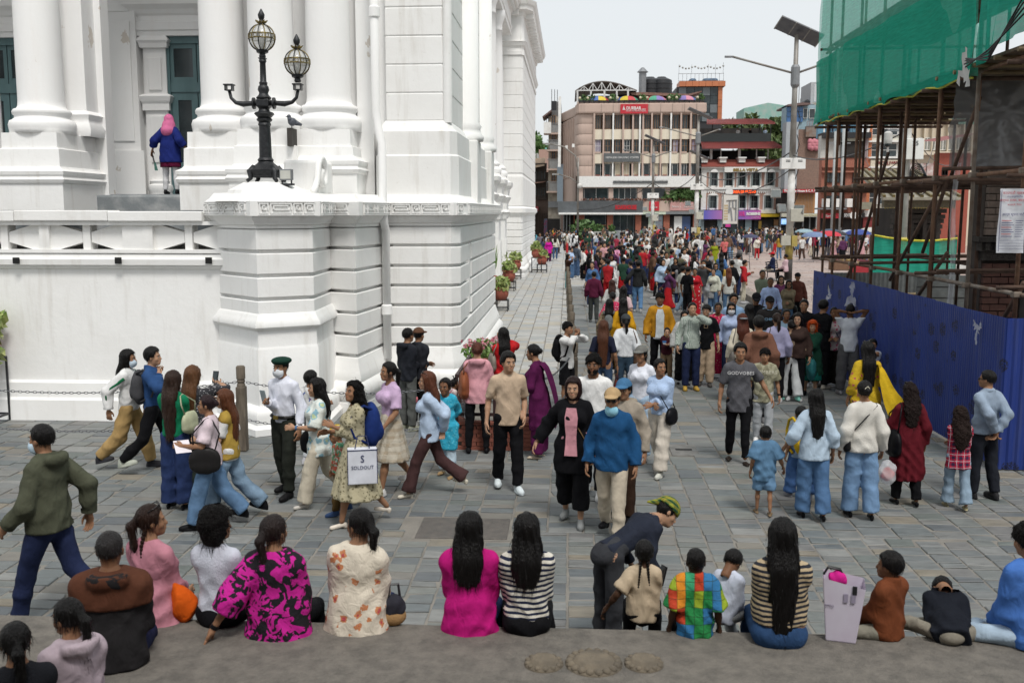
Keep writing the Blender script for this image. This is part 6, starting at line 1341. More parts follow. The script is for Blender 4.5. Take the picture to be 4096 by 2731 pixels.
def shoe_mesh(kind,h):
 k=('s',kind,round(h,4))
 if k not in TH:TH[k]=to_mesh('shoe',*nets(lambda p:shoe_fn(p,kind),(-.075,-.1,-.02),(.075,.24,.14),h))
 return TH[k]
FAB=objcol('woven_cloth',.85,.55,13,.18);KNIT=objcol('knit_cloth',.95,.35,110,.12);DENIM=objcol('denim',.85,.5,14,.24);LEATH=objcol('leather',.42,.12,30,.12);SHOE=objcol('shoe_upper',.55,.1,60,.15)
SKIN=objcol('skin',.5,.03,60,.07)
SKIN.node_tree.nodes['Principled BSDF'].inputs['Subsurface Weight'].default_value=.12;SKIN.node_tree.nodes['Principled BSDF'].inputs['Subsurface Radius'].default_value=(.02,.008,.004)
def hair_mat():
 m=objcol('hair',.42,0,1,.25);t=m.node_tree;N=t.nodes;L=t.links;b=N['Principled BSDF'];b.inputs['Specular IOR Level'].default_value=.22
 tc=N.new('ShaderNodeTexCoord');mp=N.new('ShaderNodeMapping');mp.inputs['Scale'].default_value=(1,1,.09);L.new(tc.outputs['Object'],mp.inputs['Vector'])
 n=N.new('ShaderNodeTexNoise');n.inputs['Scale'].default_value=130;n.inputs['Detail'].default_value=3;L.new(mp.outputs['Vector'],n.inputs['Vector']);bp=N.new('ShaderNodeBump');bp.inputs['Strength'].default_value=.9;bp.inputs['Distance'].default_value=.015
 L.new(n.outputs['Fac'],bp.inputs['Height']);L.new(bp.outputs['Normal'],b.inputs['Normal']);return m
HAIR=hair_mat();CURL=objcol('curly_hair',.6,1.0,45,.3,fold=False)
def pattern(name,kind,c1,c2,c3=None,scale=30,thr=.5):
 if name in MATS:return MATS[name]
 m=bpy.data.materials.new(name);MATS[name]=m;t,b=nodes_of(m);N=t.nodes;L=t.links;b.inputs['Roughness'].default_value=.85;b.inputs['Specular IOR Level'].default_value=.25
 tc=N.new('ShaderNodeTexCoord');sep=N.new('ShaderNodeSeparateXYZ')
 wn=N.new('ShaderNodeTexNoise');wn.inputs['Scale'].default_value=6;L.new(tc.outputs['Object'],wn.inputs['Vector'])
 off=N.new('ShaderNodeVectorMath');off.operation='MULTIPLY_ADD';off.inputs[1].default_value=(.03,.03,.03);L.new(wn.outputs['Color'],off.inputs[0]);L.new(tc.outputs['Object'],off.inputs[2]);L.new(off.outputs['Vector'],sep.inputs[0])
 def M(op,a,b_=None):
  n=N.new('ShaderNodeMath');n.operation=op
  for i,v in enumerate((a,b_)):
   if v is None:continue
   if isinstance(v,(int,float)):n.inputs[i].default_value=v
   else:L.new(v,n.inputs[i])
  return n.outputs[0]
 def mixc(f,a,bb):
  n=N.new('ShaderNodeMix');n.data_type='RGBA'
  for k,v in (('A',a),('B',bb)):
   if isinstance(v,tuple):n.inputs[k].default_value=rgb(v)
   else:L.new(v,n.inputs[k])
  L.new(f,n.inputs['Factor']);return n.outputs['Result']
 def noise(sc,det=2,dist=0):
  n=N.new('ShaderNodeTexNoise');n.inputs['Scale'].default_value=sc;n.inputs['Detail'].default_value=det;n.inputs['Distortion'].default_value=dist;L.new(tc.outputs['Object'],n.inputs['Vector']);return n.outputs['Fac']
 if kind=='stripe':c=mixc(M('GREATER_THAN',M('FRACT',M('MULTIPLY',sep.outputs['Z'],scale)),thr),c1,c2)
 elif kind=='vstripe':c=mixc(M('GREATER_THAN',M('FRACT',M('MULTIPLY',M('ADD',sep.outputs['X'],sep.outputs['Y']),scale)),thr),c1,c2)
 elif kind=='flower':
  vo=N.new('ShaderNodeTexVoronoi');vo.inputs['Scale'].default_value=scale;vo.inputs['Randomness'].default_value=.9;L.new(tc.outputs['Object'],vo.inputs['Vector'])
  k=M('ADD',vo.outputs['Distance'],M('MULTIPLY',M('SUBTRACT',noise(scale*3.2,2),.5),.55));c=mixc(M('LESS_THAN',k,thr),c1,c2)
  if c3:c=mixc(M('LESS_THAN',k,thr*.5),c,c3)
 elif kind=='plaid':
  fx=M('FRACT',M('MULTIPLY',sep.outputs['X'],scale));fz=M('FRACT',M('MULTIPLY',sep.outputs['Z'],scale));a=M('LESS_THAN',fx,.42);z=M('LESS_THAN',fz,.42);s=M('MULTIPLY',M('ADD',a,z),.5);c=mixc(s,c1,c2)
  if c3:c=mixc(M('MAXIMUM',M('LESS_THAN',M('ABSOLUTE',M('SUBTRACT',fx,.7)),.035),M('LESS_THAN',M('ABSOLUTE',M('SUBTRACT',fz,.7)),.035)),c,c3)
 elif kind=='basket':
  X=M('MULTIPLY',sep.outputs['X'],scale);Z=M('MULTIPLY',sep.outputs['Z'],scale);wnn=N.new('ShaderNodeTexWhiteNoise');wnn.noise_dimensions='2D';cb=N.new('ShaderNodeCombineXYZ');par=M('MODULO',M('ADD',M('FLOOR',X),M('FLOOR',Z)),2.0)
  L.new(M('FLOOR',M('MULTIPLY',X,1.0)),cb.inputs[0]);L.new(M('FLOOR',M('MULTIPLY',Z,.5)),cb.inputs[1]);L.new(cb.outputs[0],wnn.inputs['Vector']);cr=N.new('ShaderNodeValToRGB');cr.color_ramp.interpolation='CONSTANT';e=cr.color_ramp.elements
  cols=[(.02,.22,.06),(.55,.42,.02),(.45,.05,.02),(.03,.16,.35),(.30,.40,.03),(.60,.22,.02),(.04,.30,.14)]
  e[0].color=rgb(cols[0]);e[1].position=1/7;e[1].color=rgb(cols[1])
  for i in range(2,7):q=e.new(i/7);q.color=rgb(cols[i])
  L.new(wnn.outputs['Value'],cr.inputs['Fac']);fx=M('FRACT',X);fz=M('FRACT',Z);edge=M('MAXIMUM',M('LESS_THAN',fx,.08),M('LESS_THAN',fz,.08));c=mixc(M('MULTIPLY',edge,.7),cr.outputs['Color'],(.02,.04,.02))
 else:c=mixc(M('GREATER_THAN',noise(scale,3,1.5),thr),c1,c2)
 if c3 and kind=='camo':c=mixc(M('GREATER_THAN',noise(scale*1.7,2,1),.58),c,c3)
 L.new(c,b.inputs['Base Color'])
 bp=N.new('ShaderNodeBump');bp.inputs['Strength'].default_value=.5;bp.inputs['Distance'].default_value=.03;L.new(noise(14,4,1.2),bp.inputs['Height']);L.new(bp.outputs['Normal'],b.inputs['Normal']);return m
def rotx(a):c,s=math.cos(a),math.sin(a);return np.array([[1,0,0],[0,c,-s],[0,s,c]])
def roty(a):c,s=math.cos(a),math.sin(a);return np.array([[c,0,s],[0,1,0],[-s,0,c]])
def rotz(a):c,s=math.cos(a),math.sin(a);return np.array([[c,-s,0],[s,c,0],[0,0,1]])
ARM=dict(down=(.115,.04,-.505),swingf=(.08,.22,-.45),swingb=(.10,-.18,-.45),bent=(.0,.32,-.26),chest=(-.14,.27,-.17),phone=(-.12,.30,-.05),face=(-.10,.24,.12),head=(-.10,-.06,.20),behind=(-.13,-.17,-.43),out=(.22,.12,-.44),hip=(-.02,.10,-.44),lap=(-.08,.30,-.40),prop=(.20,-.20,-.50),strap=(-.06,.12,-.02),pocket=(.03,.08,-.46),belly=(-.16,.22,-.30),lapn=(-.10,.33,-.33),knee=(-.02,.42,-.30),shoulder=(.30,.10,.02),wide=(.28,.0,-.42))
def ik(sh,tg,L1,L2,hint):
 d=tg-sh;L=np.linalg.norm(d);L=min(L,(L1+L2)*.995);u=nrm(d);a=(L1*L1-L2*L2+L*L)/(2*L);h=math.sqrt(max(0,L1*L1-a*a));hp=hint-u*(hint@u);return sh+u*a+nrm(hp)*h,sh+u*L
def skeleton(H=1.68,fem=False,walk=0.0,lean=0.0,twist=0.0,sit=None,aL='down',aR='down',look=(0,0),child=False,spread=0.0,bulk=0.0,seat_h=0.0,side=0.0):
 s=H/1.7;J=dict(s=s,lean=lean,fem=fem,bulk=bulk,child=child,sit=sit)
 hs=1.22 if child==2 else 1.12 if child else 1.0;J['hs']=hs
 Rt=rotz(twist)@roty(side)@rotx(-lean);J['Rt']=Rt
 leg=.86 if child else 1.0
 pel=V3(0,0,.93*s*leg) if not sit else V3(0,0,seat_h+.105*s)
 J['pel']=pel;T=lambda x,y,z:pel+Rt@(V3(x,y,z)*s)
 J['T']=T;sw=(.147 if fem else .164)*(1.0 if not child else .86);tr=.94 if child else 1.0
 J['sw']=sw;J['tr']=tr
 J['waist']=T(0,.0,.13*tr);J['chest']=T(0,-.01,.34*tr);J['neck']=T(0,-.015,.50*tr)
 nz=.645 if not child else .62
 J['hd']=T(0,.022,nz*tr+.02*(hs-1)*5);J['Rh']=Rt@rotz(look[0])@rotx(-look[1])
 for nm,sg,a in (('L',-1,aL),('R',1,aR)):
  sh=T(sg*(sw-.008),-.015,.428*tr);al=.92 if child else 1.0
  t=ARM[a] if isinstance(a,str) else a;tg=sh+(Rt@V3(sg*t[0],t[1],t[2]))*s*al
  hint=Rt@(V3(sg*.35,-1,-.25) if a not in ('head','face','strap') else V3(sg*1,.15,-.55 if a!='head' else .1))
  el_,wr_=ik(sh,tg,.285*s*al,.255*s*al,hint)
  J['sh'+nm]=sh;J['el'+nm]=el_;J['wr'+nm]=wr_;J['ha'+nm]=a
 hw=.095*s if fem else .09*s;tl,cl=.425*s*leg,.41*s*leg
 for nm,sg in (('L',-1),('R',1)):
  hip=pel+V3(sg*hw,0,-.03*s)
  if sit=='edge':th=V3(sg*.10,1,-.10);ca=V3(0,.12,-1)
  elif sit=='cross':th=V3(sg*.85,.75,-.06);ca=V3(-sg*1.0,.35,-.16)
  elif sit=='chair':th=V3(sg*.10,1,-.05);ca=V3(0,-.05,-1)
  elif sit=='squat':th=V3(sg*.25,.9,.3);ca=V3(0,-.35,-1)
  else:
   w=walk*(1 if nm=='L' else -1)
   if w>=0:ta,ka=w*R(20),w*R(5)+R(2)
   else:ta,ka=w*R(17),-w*R(26)+R(2)
   th=V3(sg*(.02+spread),math.sin(ta),-math.cos(ta));ca=V3(sg*(.01+spread*.5),math.sin(ta-ka),-math.cos(ta-ka))
  kn=hip+nrm(th)*tl;an=kn+nrm(ca)*cl
  J['hip'+nm]=hip;J['kn'+nm]=kn;J['an'+nm]=an;J['ca'+nm]=nrm(ca)
 if not sit:
  low=min(J['anL'][2]-(.085*s),J['anR'][2]-(.085*s));dz=-low
  for k in list(J):
   if isinstance(J[k],np.ndarray) and J[k].shape==(3,) and k[:2]!='ca':J[k]=J[k]+V3(0,0,dz)
  pel=J['pel'];J['T']=lambda x,y,z,pel=pel:pel+Rt@(V3(x,y,z)*s)
 return J
def tprims(p,J,g=0.0,arms=(0,0),shoulders=True):
 s,fem,bk,tr=J['s'],J['fem'],J['bulk'],J['tr'];q=((p-J['pel'].astype(f32))@J['Rt'].astype(f32))/s;fl=np.array([1,1/.66,1],f32);qs=q*fl;gg=g/s
 hipw,wst,ch=(.142,.110,.134) if fem else (.130,.118,.143)
 if J['child']:hipw,wst,ch=.118,.112,.118
 hipw+=bk;wst+=bk*1.25;ch+=bk*.6
 d=rc(qs,(0,-.01,-.02),(0,.0,.14*tr),hipw+gg,wst+gg);d=smin(d,rc(qs,(0,.0,.14*tr),(0,-.01,.36*tr),wst+gg,ch+gg),.05)
 if shoulders:
  sw=J['sw']-.03;d=smin(d,rc(qs,(-sw,-.02,.405*tr),(sw,-.02,.405*tr),.058+gg*.9,.058+gg*.9),.07);d=smin(d,np.minimum(rc(qs,(-sw*.9,-.025,.425*tr),(0,-.03,.478*tr),.040+gg*.6,.050+gg*.5),rc(qs,(sw*.9,-.025,.425*tr),(0,-.03,.478*tr),.040+gg*.6,.050+gg*.5)),.05)
  d=smin(d,rc(qs,(0,-.03,.44*tr),(0,-.03,.50*tr),.066+gg*.3,.058+gg*.2),.05)
 if fem and not J['child']:
  for sg in (-1,1):d=smin(d,el(q,(sg*.065,.085,.315*tr),(.066+gg,.055+gg,.062+gg)),.05)
 if bk>.02:d=smin(d,el(q,(0,.06,.12*tr),(.13+bk+gg,.11+bk+gg,.14)),.06)
 return d*s*.8
def body_mesh(J,h,fine,hands=(.25,.25)):
 s=J['s'];bk=J['bulk']*.35;kb=.78 if J['child'] else 1.0
 def fn(p):
  d=tprims(p,J,-.006);d=smin(d,rc(p,J['neck']-J['Rt']@V3(0,0,.03)*s,J['hd']-J['Rh']@V3(0,.01,.05)*s,.055*s,.046*s),.04*s)
  for n in 'LR':
   d=smin(d,rc(p,J['sh'+n],J['el'+n],.046*s+bk*.4,.036*s+bk*.3),.04*s);d=smin(d,smin(rc(p,J['el'+n],J['el'+n]*.65+J['wr'+n]*.35,.036*s,.036*s),rc(p,J['el'+n]*.65+J['wr'+n]*.35,J['wr'+n],.036*s,.024*s),.02),.02)
   m=J['kn'+n]*.62+J['an'+n]*.38-(np.cross(J['ca'+n],V3(1,0,0))*.0);d=smin(d,rc(p,J['hip'+n],J['kn'+n],.080*s*kb+bk,.052*s*kb),.05*s);d=smin(d,rc(p,J['kn'+n],m,.050*s*kb,.050*s*kb),.03);d=smin(d,rc(p,m,J['an'+n],.050*s*kb,.033*s),.03)
  return d
 pts=np.array([J[k] for k in J if isinstance(J[k],np.ndarray) and J[k].shape==(3,) and k[:2]!='ca']);lo=pts.min(0)-.17*s;hi=pts.max(0)+.13*s;hi[2]=min(hi[2],J['hd'][2]+.03) if J['wrL'][2]<J['hd'][2] and J['wrR'][2]<J['hd'][2] else hi[2]
 V,Q=nets(fn,lo,hi,h)
 out=[(V,Q)]
 hv,hq=head_tpl(J['fem'],fine);sc_=s*J['hs']*.985;out.append(((hv*sc_)@J['Rh'].T+J['hd'],hq))
 for n,sg,gp in (('L',-1,hands[0]),('R',1,hands[1])):
  tv,tq=hand_tpl(gp,fine*.8);v=tv.copy()*s*.98
  if sg>0:v[:,0]*=-1;tq=tq[:,::-1]
  fz=-nrm(J['wr'+n]-J['el'+n]);fw=J['Rt']@V3(0,1,.0);th=fw-fz*(fw@fz)
  if np.linalg.norm(th)<.55:u=V3(0,0,1)*.9-J['Rt']@V3(sg,0,0)*.4;th=u-fz*(u@fz)
  th=nrm(th);xx=np.cross(th,fz);M=np.stack([xx,th,fz],1);out.append((v@M.T+J['wr'+n],tq))
 n0=0;VV=[];QQ=[]
 for v,q in out:VV.append(v);QQ.append(q+n0);n0+=len(v)
 return np.concatenate(VV),np.concatenate(QQ)
def arm_cloth(p,J,n,g,sl,loose=0.0):
 s=J['s'];sh,e,w=J['sh'+n],J['el'+n],J['wr'+n];d=rc(p,sh,e,.047*s+g*.9+loose*.25,.041*s+g+loose)
 if sl>.55:d=smin(d,rc(p,e,w,.042*s+g+loose,(.033*s+g*.8+loose*.7)),.02*s);f=(sl-.5)*2;o=e+(w-e)*min(f,.97);nn=nrm(w-e)
 else:f=sl*2;o=sh+(e-sh)*f;nn=nrm(e-sh)
 return smax(d,plane(p,o,nn),.008)
def top_mesh(J,kind,h,sl=.45,hem=-.10,g=.018,loose=0.0,flare=0.0,ph=0.0,hood=False,collar=False,openf=False,belt=False):
 s=J['s'];T=J['T'];pel=J['pel'].astype(f32);up=(J['Rt']@V3(0,0,1))
 def fn(p):
  q=((p-pel)@J['Rt'].astype(f32))/s
  d=tprims(p,J,g+loose*.5)
  if hem<-.04:
   r0=(.122 if J['child'] else .158 if J['fem'] else .147)+J['bulk']+g/s+loose*.4;zb=hem-.05;qs=q*np.array([1,1/.76,1],f32)
   dd=rc(qs,(0,-.005,.06),(0,-.005,zb),r0*.93,r0+flare)*s*.8;d=smin(d,dd,.04)
   if hem<-.25 and not J['sit']:
    for n in 'LR':d=smin(d,rc(p,J['hip'+n],J['kn'+n],.10*s+flare*.3,.085*s+flare*.5),.06*s)
  elif hem>.02:pass
  for n in 'LR':d=smin(d,arm_cloth(p,J,n,g,sl,loose),.016*s)
  if hood:
   hd=smax(el(q,(0,-.11,.50*J['tr']),(.13,.07,.075)),-el(q,(0,-.05,.60*J['tr']),(.085,.09,.11)),.015)*s;d=smin(d,hd,.03)
  if collar:d=smin(d,np.abs(rc(q,(0,-.025,.475*J['tr']),(0,-.03,.52*J['tr']),.066,.062)*s)-.007,.012)
  if belt:d=d+.012*np.exp(-((q[:,2]-.10)/.03)**2)
  amp=.0055 if h<.02 else .0035
  d=d+wr(p,amp,38/s,ph)*np.clip(1.2-q[:,2]*1.2,.4,1.3)
  if flare>.03:d=d+np.sin(np.arctan2(q[:,1],q[:,0])*11+ph)*.012*np.clip(-q[:,2]*2.2,0,1.4)
  d=smax(d,plane(p,pel+(J['Rt']@V3(0,0,hem))*s,-up),.01)
  d=smax(d,plane(p,J['neck']+up*.035*s,up) if not collar else plane(p,J['neck']+up*.05*s,up),.008)
  return smax(d,-rc(p,J['neck']+(J['Rt']@V3(0,.02,.0))*s,J['hd'],.058*s,.06*s),.006) if not (collar or hood) else d
 pts=[J['shL'],J['shR'],J['chest'],T(0,0,hem),T(0,0,.5*J['tr'])]+([J['elL'],J['elR']] if sl>.1 else [])+([J['wrL'],J['wrR']] if sl>.55 else [])
 pts=np.array(pts);m=.16*s+flare+J['bulk']+loose;return nets(fn,pts.min(0)-m,pts.max(0)+np.array([m,m,.09*s]),h)
def legs_mesh(J,kind,h,ph=0.0,g=.014,cut=.985,top=.06):
 s=J['s'];bk=J['bulk']*.4
 rr=dict(slim=(.086,.060,.056,.046),reg=(.092,.070,.068,.064),wide=(.098,.088,.092,.100),flare=(.090,.066,.070,.100),baggy=(.102,.094,.090,.075),short=(.100,.098,.1,.1))[kind]
 def fn(p):
  q=(p-J['pel'].astype(f32))/s;kk=.85 if J['child'] else 1.0;d=el(q,(0,-.005,-.03),((.142 if J['fem'] else .130)*kk+bk+g*.3,.104*kk+bk+g*.3,.14))*s
  if J['sit'] in ('edge','cross','chair'):d=el(q,(0,-.01,-.035),(.180*kk+bk,.135*kk+bk,.13))*s
  for n in 'LR':
   a,k,f=J['hip'+n],J['kn'+n],J['an'+n];m=k*.5+f*.5
   kc=.95 if J['child'] else 1.0;l=rc(p,a,k,rr[0]*s*kc+g*.5+bk,rr[1]*s*kc+g*.5)
   if kind!='short':l=smin(l,smin(rc(p,k,m,rr[1]*s+g*.5,rr[2]*s+g*.4),rc(p,m,f,rr[2]*s+g*.4,rr[3]*s+g*.2),.02),.02*s);l=smax(l,plane(p,k+(f-k)*cut,J['ca'+n]),.008)
   else:l=smax(l,plane(p,a+(k-a)*cut,nrm(k-a)),.008)
   d=smin(d,l,.035*s)
  d=d+wr(p,.0048 if h<.02 else .003,26/s,ph,1.5)+.011*np.clip((q[:,2]+.20)*9,0,1)
  d=smax(d,q[:,2]*s-top*s,.01)
  if J['lean']>.4:d=np.minimum(d,smax(tprims(p,J,.014,shoulders=False),plane(p,J['T'](0,0,.13),J['Rt']@V3(0,0,1)),.01))
  return d
 ks=[J['pel']]+[J[k+n] for k in ('hip','kn') for n in 'LR']+([J['anL'],J['anR']] if kind!='short' else []);pts=np.array(ks);m=.2*s+bk
 return nets(fn,pts.min(0)-m*.85,pts.max(0)+np.array([m*.85,m*.85+(.15*s if J['lean']>.4 else 0),.2*s]),h)
def skirt_mesh(J,h,hem=.35,r1=.30,ph=0.0,top=.12,pleat=.012,n=13):
 s=J['s'];pel=J['pel'].astype(f32)
 def fn(p):
  q=p-pel;t=np.clip((top*s-q[:,2])/(pel[2]+top*s-hem),0,1);r0=.125*s+J['bulk'];rad=r0+(r1-r0)*t**.8;a=np.arctan2(q[:,1],q[:,0]);wob=np.sin(a*n+ph+2*np.sin(t*3))*pleat*t
  d=(np.sqrt((q[:,0])**2+(q[:,1]/.82)**2)-rad-wob)*.8
  if not J['sit']:
   for k in 'LR':d=smin(d,rc(p,J['hip'+k],J['kn'+k],.09*s,.085*s),.06*s);d=smin(d,rc(p,J['kn'+k],J['an'+k],.085*s,.08*s),.06*s)
  d=smax(d,q[:,2]-top*s,.01);return smax(d,hem-p[:,2],.008)
 m=r1+.12;return nets(fn,(-m,-m,hem-.05),(m,m,pel[2]+top*s+.05),h)
def hair_mesh(J,style,h,ph=0.0):
 s=J['s']*J['hs'];c=J['hd'];Rh=J['Rh'];Rt=J['Rt']
 zl=dict(long=-.42,vlong=-.60,mid=-.22,bob=-.13)
 def fn(p):
  q=((p-c.astype(f32))@Rh.astype(f32))/s;curly=style in ('curly','curlylong','afro','mop')
  th=.010 if style in ('crew','buzz','bun','pony','tight') else .020
  if style=='buzz':th=.004
  if style in ('curly','afro'):th=.045
  d=el(q,(0,-.014,.037),(.076+th,.094+th,.090+th*1.1))
  fl=.030
  d=smax(d,-np.maximum(-(q[:,1]-.040-.30*np.clip(q[:,2]-.03,0,.1)),(q[:,2]-(.082 if style not in ('fringe','mop','bowl') else .045))),.012)
  low=dict(crew=-.03,buzz=-.035,short=-.055,fringe=-.04,mop=-.05,bowl=-.045,bun=-.05,pony=-.05,tight=-.05,afro=-.07).get(style,-.09)
  nape=low-(.0 if style in ('long','vlong','mid','bob','curly','curlylong') else 0);d=smax(d,nape-q[:,2]+np.clip(q[:,1],0,.1)*.9,.012)
  if style in ('short','crew','buzz','fringe','mop','bowl'):
   t_=np.clip((q[:,1]+.075)/.075,0,1);zl=(-.06 if style!='bowl' else -.03)+t_*(.072 if style!='bowl' else .03);d=smax(d,zl-q[:,2],.01)
  if style in ('bun','pony','tight'):
   if style=='bun':d=smin(d,el(q,(0,-.115,.02),(.042,.038,.042)),.012)
   if style=='pony':
    a=V3(0,-.10,.03);
    d=smin(d,rc(q,a,(0,-.15,-.02),.028,.032),.015);d=smin(d,rc(q,(0,-.15,-.02),(.01,-.13,-.16),.032,.026),.02);d=smin(d,rc(q,(.01,-.13,-.16),(.0,-.11,-.27),.026,.010),.02)
  if style in ('curly',):d=smin(d,el(q,(0,-.045,-.06),(.115,.075,.095)),.04)
  if style=='afro':pass
  if style in ('bob',):
   b=smax(el(q,(0,-.02,-.03),(.100,.092,.12)),q[:,1]-.032,.012);d=smin(d,b,.02)
  if style in ('long','vlong','mid','curlylong'):
   L=dict(long=.36,vlong=.56,mid=.20,curlylong=.30)[style]*J['s']/s;b=smax(el(q,(0,-.028,-.03),(.096,.088,.12)),q[:,1]-.028,.012);d=smin(d,b,.02)
   qt=((p-c.astype(f32))@Rt.astype(f32))/s;wd=dict(mid=.112,curlylong=.118).get(style,.102);wb=dict(mid=.098,curlylong=.085).get(style,.066)
   fl2=np.array([1,1.0/.45,1],f32);a0=np.array([0,-.075,-.08],f32);a1=np.array([0,-.125-.02*J['bulk']*10,-.22],f32);a2=np.array([0,-.120,-.10-L],f32)
   e=np.minimum(rc(qt*fl2,a0*fl2,a1*fl2,wd,wd*1.02),rc(qt*fl2,a1*fl2,a2*fl2,wd*1.02,wb))*.6;d=smin(d,e,.03)
  if curly or style=='curlylong':d=d+.008*(np.sin(q[:,0]*95+ph)*np.sin(q[:,1]*88+1.3)*np.sin(q[:,2]*92+ph*.7))+.008*np.sin(q[:,0]*45+q[:,2]*38+ph)*np.sin(q[:,1]*41-q[:,2]*33)
  else:
   an=np.arctan2(q[:,0],-q[:,1]+.02);d=d+(.0028*np.sin(an*17+ph+3*np.sin(q[:,2]*9))+.002*np.sin(an*31+q[:,2]*20))*(1.6 if style in ('long','vlong','mid') else 1)
  return d*s
 ext=dict(long=.62,vlong=.85,mid=.42,curlylong=.55,bob=.25,pony=.40).get(style,.2)
 m=.17*s;lo=c-m;hi=c+m;lo[2]=c[2]-ext*s
 if style in ('long','vlong','mid','curlylong','pony'):
  bk=c+Rt@V3(0,-.2*s,-ext*s);lo=np.minimum(lo,bk-.12*s);hi=np.maximum(hi,bk+.12*s)
 V,Q=nets(fn,lo,hi,h)
 if h<.0125 or style in ('curly','curlylong'):
  rr=np.random.RandomState(int(ph*10)%9999);nS=420 if h<.0125 else 160;i=rr.randint(0,len(V),nS);v=V[i];e=1e-3
  g=np.stack([fn((v+d*e).astype(f32))-fn((v-d*e).astype(f32)) for d in np.eye(3)],1);g=g/(np.linalg.norm(g,axis=1)[:,None]+1e-9);wild=1.0 if style in ('curly','curlylong','afro','mop') else .35
  d1=g*rr.uniform(.1,.9,(nS,1))*wild+np.array([0,0,-1])*(1.2-wild*.6)+rr.normal(0,.25*wild+.08,(nS,3));d1/=np.linalg.norm(d1,axis=1)[:,None];L_=rr.uniform(.03,.085,(nS,1))*s*(1 if style in ('long','vlong','mid','pony','curlylong','curly') else .35);sd_=np.cross(d1,g);sd_/=np.linalg.norm(sd_,axis=1)[:,None]+1e-9;w0=.0016
  p0=v-g*.003;p1=p0+d1*L_*.5+g*.004;p2=p0+d1*L_+np.array([0,0,-1])*L_*.25;n0=len(V);k=np.arange(nS)
  V=np.concatenate([V,p0-sd_*w0,p0+sd_*w0,p1-sd_*w0,p1+sd_*w0,p2-sd_*w0*.2,p2+sd_*w0*.2]);q_=lambda a,b,c,d:np.stack([n0+a*nS+k,n0+b*nS+k,n0+c*nS+k,n0+d*nS+k],1)
  Q=np.concatenate([Q,q_(0,1,3,2),q_(2,3,5,4)])
 return V,Q
EYE=to_mesh('eye',*nets(lambda p:el(p,(0,0,0),(.0130,.005,.0050)),(-.02,-.01,-.01),(.02,.01,.01),.0035));IRIS=to_mesh('iris',*nets(lambda p:el(p,(0,0,0),(.0068,.005,.0066)),(-.01,-.01,-.01),(.01,.01,.01),.0025))
BROW=to_mesh('eyebrow',*nets(lambda p:rc(p,(-.018,0,0),(.018,-.004,.001),.0045,.003),(-.03,-.02,-.02),(.03,.02,.02),.004));LIPS=to_mesh('lips',*nets(lambda p:el(p,(0,0,0),(.021,.008,.0085)),(-.03,-.015,-.015),(.03,.015,.015),.004))
EYEM=mat('eye_white',(.6,.57,.54),.3);IRISM=mat('eye_iris',(.012,.008,.006),.2)
MASKM=to_mesh('mask',*nets(lambda p:smax(smax(el(p,(0,.030,-.052),(.073,.080,.068)),-(p[:,1]-.028),.01),p[:,2]-.000,.01),(-.09,-.02,-.14),(.09,.13,.03),.008))
GLASSM=MB();
for sg in (-1,1):GLASSM.tube([(sg*.032+.021*math.cos(t),.100-.004*abs(math.cos(t)),.008+.016*math.sin(t)) for t in [6.283*i/12 for i in range(13)]],.0022,4,False);GLASSM.tube([(sg*.054,.094,.012),(sg*.078,.0,.012)],.0022,4)
GLASSM.tube([(-.011,.1,.01),(.011,.1,.01)],.002,4);GLASSM=GLASSM.mesh('glasses',STEELBLK)
SUNGL=MB()
for sg in (-1,1):SUNGL.sphere((sg*.033,.094,.008),.024,10,8,(1.0,.35,.8));SUNGL.tube([(sg*.056,.09,.012),(sg*.080,.0,.012)],.004,5)
SUNGL.tube([(-.012,.1,.012),(.012,.1,.012)],.004,5);SUNGL=SUNGL.mesh('sunglasses',mat('sunglass_lens',(.01,.009,.009),.1),'all')
def cap_tpl(back=False):
 def fn(p):
  d=smax(el(p,(0,-.012,.040),(.097,.113,.108)),.052-p[:,2]+.18*p[:,1]*0,.006);b=smax(el(p,(0,.09,.050),(.078,.10,.018)),-(p[:,1]-.05),.01);return smin(d,b,.008)
 V,Q=nets(fn,(-.12,-.15,.02),(.12,.22,.17),.011);return to_mesh('cap',V,Q)
CAP=cap_tpl();BERET=to_mesh('beret',*nets(lambda p:smin(smax(el(p,(-.012,-.005,.085),(.115,.128,.048)),-(p[:,2]-.062),.008),smax(el(p,(0,-.012,.04),(.094,.108,.10)),np.maximum(.045-p[:,2],p[:,2]-.10),.006),.01),(-.15,-.16,.02),(.13,.16,.17),.011))
BANDANA=to_mesh('bandana',*nets(lambda p:smin(smax(el(p,(0,-.016,.040),(.100,.118,.108)),.030-p[:,2]-.25*p[:,1]*-1*-.6,.006),rc(p,(0,-.12,.03),(.02,-.2,-.03),.03,.012),.02),(-.13,-.25,-.08),(.13,.15,.17),.011))
HELM=to_mesh('helmet',*nets(lambda p:smin(smax(el(p,(0,-.01,.045),(.11,.13,.115)),.045-p[:,2],.006),smax(el(p,(0,.02,.05),(.125,.165,.012)),-1+p[:,0]*0,.01),.008),(-.15,-.18,.02),(.15,.21,.18),.012))
SCARFH=to_mesh('headscarf',*nets(lambda p:smax(smin(smin(el(p,(0,-.015,.035),(.098,.112,.106)),smax(el(p,(0,-.03,-.09),(.125,.105,.16)),p[:,1]-.055,.02),.03)+.004*np.sin(p[:,0]*60+p[:,2]*40),rc(p,(0,-.04,-.13),(0,-.05,-.20),.14,.16),.03),-smax(el(p,(0,.12,-.01),(.062,.07,.085)),-1+p[:,0]*0,.01),.01),(-.2,-.22,-.34),(.2,.15,.17),.012))
PCOUNT=[0]
